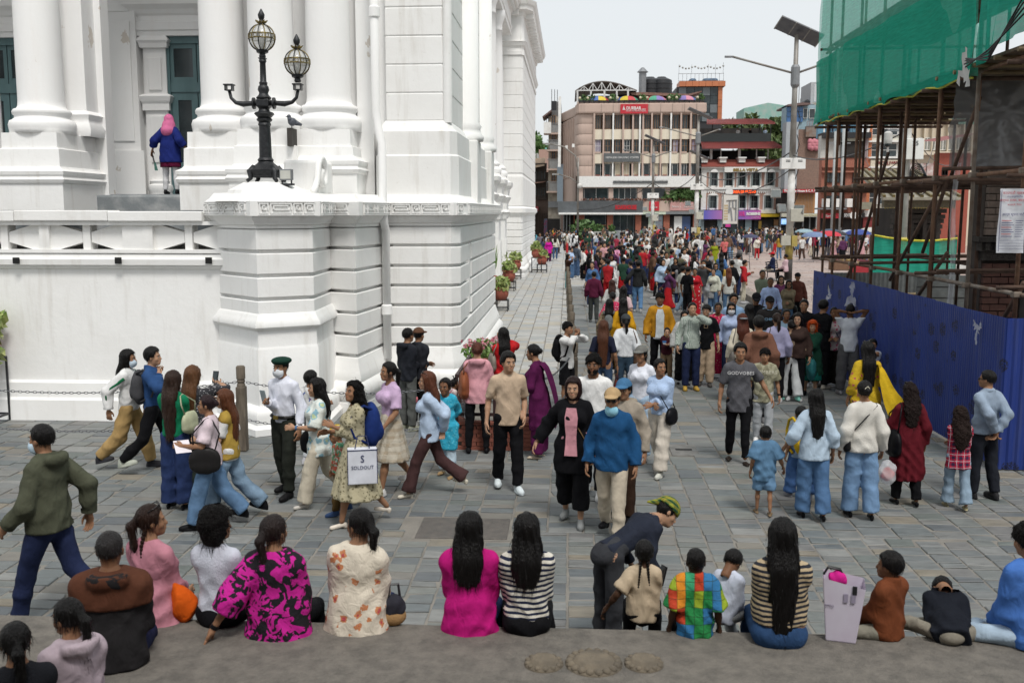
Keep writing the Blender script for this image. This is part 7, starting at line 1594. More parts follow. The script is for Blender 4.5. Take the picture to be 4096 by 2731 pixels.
def ribbon(path,widths,across,th=.012,n=3):
 m=MB();P_=[Vector(p) for p in path];out=[]
 for i in range((len(P_)-1)*n+1):
  t=i/n;k=min(int(t),len(P_)-2);u=t-k;a,b=P_[k],P_[k+1];a0=P_[max(k-1,0)];b1=P_[min(k+2,len(P_)-1)]
  p=.5*((2*a)+(b-a0)*u+(2*a0-5*a+4*b-b1)*u*u+(3*a-a0-3*b+b1)*u**3);w_=widths[k]+(widths[k+1]-widths[k])*u;out.append((p,w_,Vector(across[k]).lerp(Vector(across[k+1]),u).normalized()))
 v=[];nc=7
 for p,w_,ac in out:
  for j in range(nc):f_=j/(nc-1)-.5;v.append(p+ac*f_*w_+Vector((0,-.012*math.cos(f_*14)-.0,.0)))
 m.add(v,[(i*nc+j,i*nc+j+1,(i+1)*nc+j+1,(i+1)*nc+j) for i in range(len(out)-1) for j in range(nc-1)]);return m
def child(name,me,par,colr,mt=None,M=None):
 o=bpy.data.objects.new(name,me);col.objects.link(o);o.parent=par;o.color=rgb(colr)
 if mt is not None:
  if not me.materials:me.materials.append(mt)
  if me.materials[0] is not mt:o.material_slots[0].link='OBJECT';o.material_slots[0].material=mt
 if M is not None:o.matrix_local=M
 return o
def mat4(Rm,t,s=1.0):
 M=Matrix.Identity(4)
 for i in range(3):
  for j in range(3):M[i][j]=float(Rm[i,j])*s
  M[i][3]=float(t[i])
 return M
def clothcol(c):return (c[0],c[1],c[2]) if isinstance(c,tuple) else (.5,.5,.5)
def person(label,loc,hd,H=1.65,fem=False,skin=(.30,.17,.105),hair=('short',(.012,.010,.009)),top=None,bot=None,over=None,shoe=('sneaker',(.5,.5,.5)),walk=0,lean=0,twist=0,sit=None,aL='down',aR='down',look=(0,0),kid=0,bulk=0,seat_h=0,spread=0,side=0,acc=(),q=None,face=True,group='people walking and standing in the square',hands=(.3,.3),dup=None):
 if q is None:q=.0165 if loc[1]<16 else .021 if loc[1]<27 else .027
 PCOUNT[0]+=1;ph=PCOUNT[0]*1.7
 J=skeleton(H,fem,walk,lean,twist,sit,aL,aR,look,kid,spread,bulk,seat_h,side);s=J['s']
 if not sit:
  mid=(J['anL']+J['anR'])/2;off=V3(mid[0],mid[1],0)
 else:off=V3(0,0,0)
 rz=R(hd);ca,sa=math.cos(rz),math.sin(rz)
 o=thing('person',label,'person',(loc[0]-(ca*off[0]-sa*off[1]),loc[1]-(sa*off[0]+ca*off[1]),loc[2]),rz,group)
 b=child('body',to_mesh('body',*body_mesh(J,max(q*1.25,.02),.0085 if q<.02 else .0125,hands)),o,skin,SKIN)
 def cm(c,default):return (c,(.5,.5,.5)) if not isinstance(c,tuple) else (default,c)
 if bot:
  k=bot[0];mt,cc=cm(bot[1],DENIM if len(bot)>2 and bot[2]=='denim' else FAB);kw=bot[3] if len(bot)>3 else {}
  if k=='skirt':me=to_mesh('skirt',*skirt_mesh(J,q,ph=ph,**kw));child('skirt',me,o,cc,mt)
  else:me=to_mesh('trousers',*legs_mesh(J,k,q,ph,**kw));child('shorts' if k=='short' else 'trousers',me,o,cc,mt)
 for lay in (top,over):
  if lay:
   nm=lay[0];mt,cc=cm(lay[1],KNIT if nm in ('sweater','cardigan') else FAB);kw=dict(lay[2]) if len(lay)>2 else {}
   gm=child(nm,to_mesh(nm,*top_mesh(J,nm,q,ph=ph+(1 if lay is over else 0),**kw)),o,cc,mt)
   if q<.02:
    dk=tuple(x*.8 for x in cc);T=J['T'];tr=J['tr']
    if kw.get('collar'):child('collar',MB().tube([tuple(T(.070*math.cos(u),-.022+.066*math.sin(u),(.487-.030*math.sin(u))*tr)) for u in [6.283*i/18 for i in range(19)]],.013*s,6,False).mesh('collar',None,'all'),gm,dk,mt)
    if kw.get('sl',0)>=.95:
     for n in 'LR':w_=J['wr'+n];e_=J['el'+n];dd=w_-e_;child('cuff',MB().tube([tuple(e_+dd*.86),tuple(e_+dd*.9),tuple(e_+dd*.965)],[.033*s+kw.get('g',.02)*.85+kw.get('loose',0)*.75+.002]*3,12,False).mesh('cuff',None,'all'),gm,dk,mt)
 st=hair[0] if hair else None
 if st:
  cur=st in ('curly','curlylong','afro','mop');ho=child('hair',to_mesh('hair',*hair_mesh(J,st,(.0115 if q<.02 else .015),ph)),o,hair[1],CURL if cur else HAIR)
 hM=lambda sc_=1.0:mat4(J['Rh'],J['hd'],s*J['hs']*.985*sc_)
 def at_head(x,y,z,rz_=0):m=hM()@Matrix.Translation((x,y,z))@Matrix.Rotation(rz_,4,'Z');return m
 facing=math.cos(rz+look[0]+twist+math.pi)>-.35
 if face and facing:
  for sg in (-1,1):
   e=child('eye',EYE,o,(1,1,1),EYEM,at_head(sg*.031,.083,.009));child('eyebrow',BROW,o,hair[1] if hair else (.02,.015,.012),HAIR,at_head(sg*.033,.088,.030,-sg*.25));child('iris',IRIS,o,(1,1,1),IRISM,at_head(sg*.031,.0875,.009))
  child('lips',LIPS,o,tuple(min(1,a*b) for a,b in zip(skin,(1.15,.62,.62))),SKIN,at_head(0,.094,-.052))
 if shoe:
  for n in 'LR':
   a=J['an'+n];caD=J['ca'+n];fwd=np.cross(V3(1,0,0),-caD);fwd=nrm(fwd)
   if sit in ('cross',):continue
   pitch=math.atan2(fwd[2],fwd[1]);
   if not sit:pitch=max(min(pitch,.25),-.85) if a[2]-.085*s>.03 else 0
   elif sit in ('edge','chair'):pitch=0
   Rm=rotz((-.12 if n=='R' else .12))@rotx(pitch);M=mat4(Rm,a-Rm@V3(0,0,.085*s),s*(1.0 if not fem else .92));child('shoe',shoe_mesh(shoe[0],.013 if q<.02 else .018),o,shoe[1],SHOE if shoe[0]!='heel' else LEATH,M)
 for a in acc:
  k,cc=a[0],a[1] if len(a)>1 else (.02,.02,.02)
  if k=='mask':child('face_mask',MASKM,o,cc,FAB,hM(1.04))
  elif k=='glasses':child('glasses',GLASSM,o,(0,0,0),STEELBLK,hM())
  elif k=='sunglasses':child('sunglasses',SUNGL,o,(0,0,0),MATS['sunglass_lens'],hM())
  elif k=='sunup':child('sunglasses',SUNGL,o,(0,0,0),MATS['sunglass_lens'],hM()@Matrix.Translation((0,-.03,.085))@Matrix.Rotation(R(25),4,'X'))
  elif k=='cap':child('cap',CAP,o,cc,FAB,hM(1.03))
  elif k=='capback':child('cap',CAP,o,cc,FAB,hM(1.03)@Matrix.Rotation(math.pi,4,'Z'))
  elif k=='beret':child('beret',BERET,o,cc,KNIT,hM(1.03))
  elif k=='bandana':child('bandana',BANDANA,o,(.5,.5,.5),cc,hM(1.03))
  elif k=='helmet':child('helmet',HELM,o,cc,SHOE,hM(1.03))
  elif k=='headscarf':child('headscarf',SCARFH,o,cc if isinstance(cc,tuple) else (.5,.5,.5),FAB if isinstance(cc,tuple) else cc,hM(1.04))
  elif k=='clip':child('hair_clip',MB().tube([(-.03,-.118,.05),(.0,-.128,.08),(.03,-.12,.04),(.0,-.128,.02),(-.03,-.118,.05)],.006,5).mesh('hair_clip',mat('cream_plastic',(.7,.66,.5),.4)),o,cc,None,hM())
  elif k=='watch':n=a[2];w=J['wr'+n];d=nrm(J['wr'+n]-J['el'+n]);m=MB().tube([tuple(w-d*.03),tuple(w-d*.005)],.031*s,10);child('watch',m.mesh('watch'),o,cc,LEATH)
  elif k=='belt':
   t=MB();T=J['T'];pts=[T(.160*math.cos(u),.115*math.sin(u),.055) for u in [6.283*i/20 for i in range(21)]];t.tube([tuple(x) for x in pts],.021,5,False);child('belt',t.mesh('belt'),o,cc,LEATH)
   bx=T(0,.135,.055);m=MB().box(bx[0]-.03,bx[1]-.01,bx[2]-.022,bx[0]+.03,bx[1]+.012,bx[2]+.022);child('belt_buckle',m.mesh('belt_buckle'),o,(.5,.36,.08),mat('brass',(.5,.36,.1),.3,metal=.8))
  elif k=='print':
   p=J['T'](0,.158+J['bulk']*.9,a[3]);tx=text(a[2],a[4],mat('print_ink_%d'%int(cc[0]*100),cc,.8),(0,0,0),parent=o,name='printed_lettering',depth=.003);tx.matrix_local=mat4(J['Rt']@rotz(math.pi),p,1.0)@Matrix.Rotation(R(90),4,'X')@Matrix.Diagonal((a[5] if len(a)>5 else 1,1,1,1))
  elif k=='braid':
   T=J['T']
   for sx in (a[2] if len(a)>2 else (0,)):
    m=MB()
    for i in range(a[3] if len(a)>3 else 10):pz=J['hd']+J['Rt']@V3(sx*s*(1+i*.06),(-.085-.03*min(i,3)/3)*s,(-.07-i*.027)*s);m.sphere(tuple(pz),.017*s*(1-.03*i),7,5,(1,1,1.1))
    child('braid',m.mesh('braid',None,'all'),o,cc,HAIR)
 o['_']=0;del o['_']
 return o,J
def W(o,J,v):
 c,s_=math.cos(o.rotation_euler.z),math.sin(o.rotation_euler.z);return Vector((o.location.x+c*v[0]-s_*v[1],o.location.y+s_*v[0]+c*v[1],o.location.z+v[2]))
def blob(fn,lo,hi,h,name,colr,mt,par=None):me=to_mesh(name,*nets(fn,lo,hi,h));o=bpy.data.objects.new(name,me);col.objects.link(o);o.color=rgb(colr);me.materials.append(mt);o.parent=par;return o
def bag(kind,label,pj,colr,side='R',mt=None,z=None,size=1.0):
 o,J=pj;s=J['s'];T=J['T'];rz=o.rotation_euler.z;mt=mt or LEATH;sg=1 if side=='R' else -1
 if kind=='backpack':
  p=W(o,J,T(0,-.175-J['bulk'],.27*J['tr']));t=thing('backpack',label,'backpack',p,rz);lean=-math.asin(max(-1,min(1,J['Rt'][1,2])))*0
  t.rotation_euler=Matrix([list(map(float,r)) for r in (rotz(rz)@J['Rt'])]).to_euler()
  f=lambda p:smin(smax(el(p,(0,0,-.02),(.165*size,.10*size,.25*size)),np.abs(p[:,0])-.15*size,.04),el(p,(0,-.08*size,-.08),(.115*size,.05*size,.11*size)),.02)+wr(p,.003,30,1)
  blob(f,(-.2,-.2,-.32),(.2,.16,.28),.017,'bag_body',colr,mt,t)
  for sx in (-1,1):c=MB().tube([(sx*.10,.0,.17),(sx*.115,.09,.22),(sx*.12,.20,.17),(sx*.125,.25,.04),(sx*.14,.2,-.12),(sx*.12,.05,-.2)],.017,6).mesh('strap',None,'all');child('strap',c,t,tuple(x*.8 for x in colr),mt)
 elif kind in ('shoulder','cross'):
  zz_=(-.02 if kind=='shoulder' else -.06) if z is None else z;p=W(o,J,T(sg*(.20+J['bulk']),.03,zz_));t=thing('shoulder_bag',label,'bag',p,rz)
  w,h_,d_=(.06,.17,.14) if kind=='shoulder' else (.05,.12,.09);w,h_,d_=w*size,h_*size,d_*size
  blob(lambda q:smax(smin(el(q,(0,0,-h_*.15),(w,h_*1.05,d_*1.15)),el(q,(0,0,-d_*.7),(w*1.1,h_,d_*.6)),.02),q[:,2]-d_*.85,.01)+.002*np.sin(q[:,1]*60),(-w-.03,-h_-.05,-d_-.09),(w+.03,h_+.05,d_+.05),.013,'bag_body',colr,mt,t)
  sh=J['shR' if (sg>0)==(kind=='shoulder') else 'shL'];shw=np.array(sh)+J['Rt']@V3(0,0,.06)*s;rel=W(o,J,shw)-p;inv=Matrix.Rotation(-rz,3,'Z');rl_=inv@rel
  for sy in (-1,1):
   e=Vector((0,sy*h_*.7,d_*.7));mdp=e.lerp(rl_,.55)+Vector((sg*.03,sy*.09,0));c=MB().tube([e,mdp,rl_+Vector((0,sy*.045,-.01)),rl_+Vector((0,0,.015))],.009 if kind=='shoulder' else .007,5).mesh('strap',None,'all');child('strap',c,t,tuple(x*.8 for x in colr),mt)
 elif kind=='hand':
  p=W(o,J,J['wr'+side])+Vector((0,0,-.11));t=thing('hand_bag',label,'bag',p,rz);w,h_,d_=.055*size,.15*size,.16*size
  blob(lambda q:smax(el(q,(0,0,-.14*size-d_*.6),(w*1.2,h_*1.1,d_)),q[:,2]+.10*size,.015)+wr(q,.004,40,2),(-.13*size,-.24*size,-.48*size),(.13*size,.24*size,.02),.014,'bag_body',colr,mt,t)
  for sx in (-1,1):child('handle',MB().tube([(sx*.02,-.07*size,-.12*size),(sx*.012,-.03,-.01),(sx*.012,.03,-.01),(sx*.02,.07*size,-.12*size)],.007,5).mesh('handle',None,'all'),t,tuple(x*.7 for x in colr),mt)
 elif kind=='phone':
  p=W(o,J,J['wr'+side]+nrm(J['wr'+side]-J['el'+side])*.11*s+V3(0,0,.05)*s);t=thing('phone',label,'phone',p,rz);t.rotation_euler=(R(-15),0,rz)
  child('case',MB().box(-.037,-.005,-.075,.037,.005,.075).mesh('case'),t,colr,LEATH);child('screen',MB().box(-.033,-.0065,-.07,.033,-.0052,.07).mesh('screen'),t,(.02,.02,.025),DARKGLASS)
 return t
# ================================================================ the people one can tell apart
K_=1.7415
def G(x,y,z=0.0):return gz(x*K_,y*K_,z)
def ph_(x,yf,yh):
 p=G(x,yf);return p,atY(x*K_,yh*K_,p[1])[2]
BLK=(.006,.006,.0075);WHT=(.66,.66,.65);NAVY=(.015,.022,.06);JEAN=(.10,.18,.30);JEAND=(.02,.035,.10);CREAM_=(.55,.50,.40);KHAKI=(.36,.24,.10);GREY=(.16,.16,.165);LGREY=(.40,.41,.41);MAR=(.09,.012,.035);PURP=(.075,.008,.05);OLIVE=(.07,.075,.05);BROWN=(.12,.05,.03);PINK_=(.55,.26,.30);MAG=(.48,.02,.21);MUST=(.42,.20,.015);SKYB=(.34,.45,.62);LBLU=(.42,.52,.66);DGRN=(.012,.055,.035);RED=(.42,.015,.02);TEAL=(.03,.20,.19);BEIGE=(.48,.37,.25);TURQ=(.03,.35,.50);LILAC=(.50,.36,.50);MARB=(.06,.03,.03)
S1,S2,S3,S4=(.38,.225,.145),(.27,.145,.085),(.17,.085,.048),(.065,.034,.021)
HB=(.0045,.0037,.0035);HBR=(.018,.008,.005);HRD=(.08,.022,.012)
FLW1=pattern('cream_blossom_print','flower',(.62,.56,.46),(.50,.20,.09),(.42,.07,.08),11,.30);FLW2=pattern('magenta_leaf_print','camo',(.012,.01,.014),(.50,.015,.26),None,11,.50);STR1=pattern('navy_cream_stripe','stripe',(.60,.57,.50),(.015,.02,.045),None,27,.52);STR2=pattern('tan_black_stripe','stripe',(.42,.33,.21),(.02,.022,.03),None,30,.50)
BASK=pattern('woven_colour_check','basket',(0,0,0),(0,0,0),None,17);PLAID=pattern('red_plaid','plaid',(.42,.015,.04),(.03,.015,.05),(.5,.45,.5),13);BEPL=pattern('beige_plaid','plaid',(.50,.46,.38),(.36,.30,.22),None,11);FLW3=pattern('pale_watercolour_print','flower',(.62,.66,.62),(.24,.42,.50),(.45,.52,.30),8,.36);FLW4=pattern('olive_paisley','flower',(.40,.36,.24),(.12,.11,.06),(.24,.20,.12),26,.33);FLW5=pattern('yellow_blossom_print','flower',(.46,.31,.015),(.45,.05,.10),(.10,.18,.04),12,.24);VSTR=pattern('blue_pinstripe','vstripe',(.45,.55,.70),(.26,.38,.60),None,60,.5)
LEOP=pattern('leopard_print','flower',(.22,.16,.10),(.02,.015,.012),None,34,.34);REDW=pattern('red_white_print','flower',(.45,.03,.09),(.6,.45,.45),None,24,.26);PINKF=pattern('pink_white_blossom','flower',(.56,.48,.47),(.46,.10,.17),None,15,.34);BWPAT=pattern('black_white_speckle','flower',(.03,.03,.035),(.36,.36,.37),None,40,.28);CHK=pattern('green_check_shirt','vstripe',(.42,.46,.42),(.25,.30,.26),None,40,.4);TIE=pattern('faded_khaki_dye','camo',(.28,.27,.19),(.19,.18,.12),None,7,.5);CAMB=pattern('patchwork_bandana','plaid',(.24,.28,.03),(.008,.045,.022),(.20,.02,.015),22);MULT=pattern('bright_stripe_knit','camo',(.45,.10,.06),(.10,.32,.18),(.55,.52,.45),13,.5);SARI=pattern('red_sari_print','flower',(.40,.01,.06),(.55,.30,.22),None,22,.22);TURF=pattern('turquoise_print','flower',(.03,.34,.50),(.10,.45,.58),None,30,.3);WPR=pattern('white_print_tee','flower',(.64,.64,.63),(.05,.13,.35),(.4,.08,.1),9,.20);MOSS=pattern('lace_grey','flower',(.46,.46,.45),(.36,.37,.37),None,30,.3)
def st(x,yf,yh,*a,**k):p,H=ph_(x,yf,yh);return person(a[0],p,a[1],max(.9,min(1.85,H)),*a[2:],**k)
def sh(x,yh,H,*a,**k):p=G(x,yh,H);return person(a[0],(p[0],p[1],k.pop('z',0.0)),a[1],H,*a[2:],**k)
tee=lambda c,**k:('t_shirt',c,dict(dict(sl=.42,hem=-.12,g=.016,loose=.009),**k))
shirt=lambda c,**k:('shirt',c,dict(dict(sl=1,hem=-.12,g=.018,loose=.008,collar=True),**k))
jack=lambda c,**k:('jacket',c,dict(dict(sl=1,hem=-.10,g=.027,loose=.010,collar=True),**k))
hoodie=lambda c,**k:('hooded_top',c,dict(dict(sl=1,hem=-.10,g=.026,loose=.012,hood=True),**k))
swt=lambda c,**k:('sweater',c,dict(dict(sl=1,hem=-.07,g=.021,loose=.012),**k))
blo=lambda c,**k:('blouse',c,dict(dict(sl=1,hem=-.10,g=.018,loose=.014),**k))
kur=lambda c,**k:('tunic',c,dict(dict(sl=.8,hem=-.46,g=.02,loose=.01,flare=.05),**k))
sn=lambda c=WHT:('sneaker',c)
he=lambda c=(.55,.52,.46):('heel',c)
sa=lambda c=(.10,.06,.04):('sandal',c)
o=st(148,1432,972,'stout man in olive jacket, navy jeans and face mask walking past the terrace',80,False,S2,('crew',HB),jack(OLIVE,hood=True),('reg',NAVY,'denim'),None,sn(GREY),walk=1.05,aL='swingf',aR='swingb',bulk=.03,acc=(('mask',(.45,.58,.68)),('watch',(.4,.4,.38),'L')))
o=st(290,1075,802,'youth in white and green track jacket and beige cargo trousers',-85,False,S2,('mid',HB),jack(WHT,hem=-.06),('baggy',KHAKI),None,sn((.03,.03,.035)),walk=1.0,aL=(.05,.34,.0),aR='swingb',acc=(('mask',(.5,.6,.68)),))
J=o[1];t=MB().tube([tuple(J['shR']+V3(.045,.03,-.02)),tuple(J['elR']+V3(.055,0,0)),tuple(J['wrR']+V3(.03,0,.03))],.026,8);child('green_stripe',t.mesh('green_stripe',None,'all'),o[0],(.01,.12,.05),FAB);t=MB().tube([tuple(J['shL']+V3(.03,.06,.03)),tuple(J['elL']+V3(.02,.0,-.045)),tuple(J['wrL']+V3(0,0,-.03))],.026,8);child('green_stripe',t.mesh('green_stripe',None,'all'),o[0],(.01,.12,.05),FAB)
o=st(345,1085,796,'young man in blue denim jacket and black trousers with grey rucksack',-85,False,S1,('short',HB),jack((.022,.06,.16),hem=-.04),('reg',BLK),None,sn((.4,.42,.36)),walk=1.0,aL='swingb',aR='strap');bag('backpack','slack grey rucksack on the denim jacketed young man',o,(.06,.06,.065),mt=FAB,size=.95)
o=st(408,1168,858,'woman in green sweater with waist length dark hair and wide navy jeans',-12,True,S2,('vlong',(.03,.016,.011)),swt((.008,.16,.075),hem=-.02),('wide',JEAND,'denim'),None,he(BLK),aL='chest',aR='chest');bag('shoulder','small pale green bag on the green sweater',o,(.42,.44,.30),'R',z=.18,size=.85)
o=st(452,1150,846,'woman with long brown hair raising a black phone',-14,True,S1,('long',(.11,.05,.022)),blo(BWPAT,hem=-.08),('wide',(.05,.07,.06)),None,he(BLK),aL='chest',aR=(.04,.30,.10));bag('phone','black phone raised by the brown haired woman',o,BLK,'R')
o=st(505,1208,906,'woman in pale pink puff sleeved blouse with low hair bun',100,True,S2,('bun',(.02,.010,.012)),tee((.60,.50,.54),loose=.03),('wide',JEAN,'denim'),None,sn(BLK),walk=.9,aL='bent',aR='down');bag('shoulder','black leather bag on the pink bloused woman',o,(.015,.014,.014),'L',z=.02,size=.95)
p=W(o[0],o[1],o[1]['wrL']);b=thing('paper_sheets','white papers held by the pink bloused woman','paper',(p.x,p.y,p.z),R(30));MB().box(-.08,-.11,-.012,.08,.11,-.008).xform(Matrix.Rotation(R(25),4,'X')).build('sheet',mat('paper_white',(.75,.70,.74),.8),b)
o=st(545,1192,893,'woman in mustard vest over white tee with long reddish brown hair',95,True,S1,('vlong',(.10,.035,.015)),tee(WHT),('wide',(.17,.25,.34),'denim'),('vest',(.36,.24,.05),dict(sl=.08,hem=-.10,g=.03)),sn(BLK),walk=1.0,aL='bent',aR='down')
o=st(662,1136,822,'uniformed officer in white shirt, dark trousers, green beret and mask',155,False,S2,('buzz',HB),shirt((.66,.68,.76),hem=-.02),('reg',(.022,.025,.02)),None,('shoe',(.01,.01,.011)),walk=.35,aL='down',aR='chest',acc=(('mask',(.62,.65,.68)),('beret',(.012,.04,.028)),('belt',(.012,.012,.012)),('watch',(.3,.3,.3),'L')),spread=.03);bag('phone','pale phone in the officer\'s hand',o,(.3,.36,.38),'R')
o=st(712,1062,834,'boy in white printed tee and pale grey joggers seen from behind',-35,False,S2,('short',HB),tee(WPR,hem=-.2),('reg',(.42,.44,.46)),None,sn((.45,.45,.47)),walk=.6,aL='down',aR='bent',kid=1)
o=st(752,1160,868,'woman in watercolour print tunic and cream trousers walking',105,True,S1,('mid',HB),blo(FLW3,hem=-.22,flare=.04,sl=.5,loose=.03),('wide',CREAM_),None,he((.5,.48,.44)),walk=.9,aL='bent',aR='down',acc=(('watch',(.08,.16,.3),'L'),));bag('shoulder','black bag hanging on the watercolour tunic',o,BLK,'R',z=-.06,size=1.1)
o=st(786,1178,962,'small child in bright striped knit and yellow cap',120,False,S2,('short',HB),swt(MULT,hem=-.1),('reg',(.10,.06,.02)),None,sn((.03,.06,.14)),walk=.5,kid=2,acc=(('cap',(.62,.42,.03)),))
o=st(838,1202,874,'woman in olive paisley dress with black wavy hair and blue rucksack',110,True,S2,('curlylong',HB),('dress',FLW4,dict(sl=.85,hem=-.0,g=.022,loose=.014)),('skirt',FLW4,'',dict(hem=.33,r1=.34,pleat=.018)),None,he((.62,.56,.48)),walk=.85,aL='chest',aR='bent',look=(.5,-.15));bag('backpack','navy blue school rucksack with white label',o,(.012,.03,.14),mt=FAB,size=1.05)
p=W(o[0],o[1],o[1]['wrL']);b=thing('shopping_bag','white printed shopping bag with dark trim beside the paisley dress','bag',(p.x+.34,p.y-.16,p.z-.58),R(14));b.scale=(.78,.8,.84);SBW=mat('bag_white',(.66,.68,.74),.6);MB().prism_x([(-.07,0),(.07,0),(.07,.46),(-.07,.46)],-.20,.20).build('bag_body',SBW,b,bevel=.012)
for sx in (-.2,.2):MB().box(sx-.004,-.076,0,sx+.004,-.072,.46).build('trim',mat('bag_trim',(.02,.03,.10),.6),b)
MB().box(-.2,-.076,.44,.2,-.072,.452).build('trim',MATS['bag_trim'],b);text('SOLDOUT',.066,MATS['bag_trim'],(-.0,-.078,.22),parent=b,depth=.001);text('S',.13,MATS['bag_trim'],(-.0,-.078,.33),parent=b,depth=.001)
MB().tube([(-.1,-.05,.45),(-.06,-.03,.62),(.06,-.03,.62),(.1,-.05,.45)],.008,5).build('handle',MATS['bag_trim'],b)
o=st(912,1128,830,'girl in lilac puff sleeved top and beige plaid skirt',125,True,S2,('pony',HB),tee((.50,.36,.52),hem=-.04,loose=.018),('skirt',BEPL,'',dict(hem=.42,r1=.27)),None,sn(WHT),walk=.8,aL='swingf',aR='swingb')
o=st(937,988,757,'man in black hooded jacket and grey trousers beside the white wall',-40,False,S2,('crew',HB),hoodie((.016,.018,.024)),('reg',(.09,.095,.09)),None,sn((.25,.26,.2)),aL='belly',aR='belly',acc=(('glasses',),));o=st(962,980,757,'man in brown flat hat half hidden behind the black jacket',-30,False,S2,('crew',HB),jack((.02,.022,.028)),('reg',BLK),None,sn(),aL='belly',aR='belly',acc=(('cap',(.10,.05,.03)),))
o=st(1003,1138,850,'woman in pale blue embroidered blouse and maroon flared trousers striding',95,True,S1,('mid',(.10,.035,.018)),blo((.40,.50,.64),hem=-.14,loose=.012),('flare',MARB),None,he((.62,.58,.48)),walk=1.15,aL='behind',aR='behind',acc=(('sunup',),));
J=o[1]
for q_ in ((.06,.16,.38),(.03,.155,.31),(-.03,.15,.42)):pp=J['T'](*q_);child('embroidered_rose',MB().sphere(tuple(pp),.028,8,6,(1,.4,1)).mesh('embroidered_rose',None,'all'),o[0],(.55,.16,.18),FAB)
o=st(1027,1092,848,'girl in turquoise tunic and pale blue trousers with thin necklace',165,True,S3,('bun',HB),kur(TURF,hem=-.38,flare=.03),('reg',(.5,.62,.72)),None,sa((.3,.2,.1)),walk=.3,kid=1,aL='behind',aR='down')
o=st(1097,1040,790,'woman in pink hooded top and black trousers seen from behind',4,True,S1,('bun',HRD),hoodie((.60,.30,.34),hem=-.16),('slim',BLK),None,('shoe',BLK),aL='chest',aR='bent',spread=.05);bag('shoulder','tan brown tote on the pink hooded woman',o,(.22,.07,.03),'L',z=.16,size=1.35)
o=person('toddler with tied tuft of hair held by the pink hooded woman',(W(o[0],o[1],V3(-.34,.10,0))[0],W(o[0],o[1],V3(-.34,.10,0))[1],.62),-60,.85,True,S2,('tight',HB),('top',PINKF,dict(sl=1,hem=-.1)),('reg',(.4,.4,.42)),None,None,kid=2,sit='chair',seat_h=.0,aL='chest',aR='chest')
child('hair_tuft',MB().tube([(0,0,0),(-.04,0,.05),(-.09,0,.04)],[.012,.008,.002],5).tube([(0,0,0),(.04,0,.05),(.09,0,.04)],[.012,.008,.002],5).mesh('hair_tuft'),o[0],HB,HAIR,Matrix.Translation(tuple(o[1]['hd']+V3(0,0,.07))))
o=sh(1078,808,1.15,'small boy peeping from behind the pink hooded woman',-10,False,S2,('crew',HB),tee((.35,.36,.38)),('reg',GREY),kid=1)
o=sh(1157,757,1.55,'woman in red off shoulder top with long black hair by the flower pot',15,True,S1,('vlong',HB),blo((.40,.012,.015),hem=-.06),('slim',BLK),aL='chest',aR='face');bag('shoulder','patterned grey handbag of the woman in red',o,(.22,.19,.16),'L',z=.2)
o=st(1166,1122,810,'young man in tan polo shirt and black trousers, hand in pocket',192,False,S1,('short',HB),tee((.46,.35,.25),collar=True),('reg',BLK),None,sn((.60,.66,.68)),walk=.45,aL='pocket',aR='down',look=(.25,.0))
o=st(1240,1050,794,'woman in dark purple tunic suit and scarf leaning to the rail',75,True,S2,('bun',HB),kur(PURP,hem=-.5,sl=1,flare=.06),('wide',PURP),None,sa((.5,.42,.32)),lean=.12,aL='bent',aR='bent');J=o[1]
t=[tuple(J['T'](.05,.12,.45)),tuple(J['T'](.02,-.10,.47)),tuple(J['T'](.05,-.19,.2)),tuple(J['T'](.04,-.24,-.2)),tuple(J['T'](.0,-.2,-.5))];child('scarf',ribbon(t,[.12,.2,.26,.28,.26],[(1,0,0),(1,0,.1),(1,0,0),(1,.1,0),(1,.2,0)]).mesh('scarf',None,'all'),o[0],PURP,FAB)
o=st(1300,940,742,'young man in white long sleeved shirt, shorts and cap covering his face',-120,False,S2,('mop',HB),tee(WHT,sl=1,hem=-.14),('short',BLK),None,sn(BLK),aL='face',aR='face');bag('backpack','black rucksack on the white shirted young man',o,BLK,mt=FAB)
o=st(1316,1198,868,'woman in long black cardigan over pink top with tan strap bag',172,True,S1,('bob',(.016,.005,.005)),blo(PINK_,hem=-.12,sl=.4),('wide',BLK,'',dict(cut=.72)),('cardigan',BLK,dict(sl=1,hem=-.32,g=.03,loose=.014,flare=.03)),sn((.20,.21,.21)),walk=.45,aR='wide',aL='down');J=o[1]
pm=MB();pts=[(.055,.136,.45),(.075,.150,.34),(.07,.158,.25),(.06,.145,.13),(.065,.150,.02),(.075,.165,-.10)]
for i in range(5):a,b=pts[i],pts[i+1];v=[J['T'](-a[0],a[1],a[2]),J['T'](a[0],a[1],a[2]),J['T'](b[0],b[1],b[2]),J['T'](-b[0],b[1],b[2])];pm.add(v,[(0,1,2,3)])
child('top_front',pm.xform(Matrix.Translation((0,.022,0))).mesh('top_front'),o[0],PINK_,FAB);bag('cross','small tan bag on a cross strap over the black cardigan',o,(.30,.19,.09),'L',size=.7)
o=st(1362,1135,815,'bearded young man in plain white tee and black trousers',168,False,S3,('mop',HB),tee((.68,.68,.67)),('reg',BLK),None,sn(WHT),walk=.4)
child('beard',to_mesh('beard',*nets(lambda p:smax(smax(el(p,(0,.028,-.065),(.066,.066,.055)),-(p[:,2]+.028)*-1,.01),-(p[:,1]-.01),.01),(-.09,-.02,-.14),(.09,.12,.02),.01)),o[0],HB,CURL,mat4(o[1]['Rh'],o[1]['hd'],o[1]['s']))
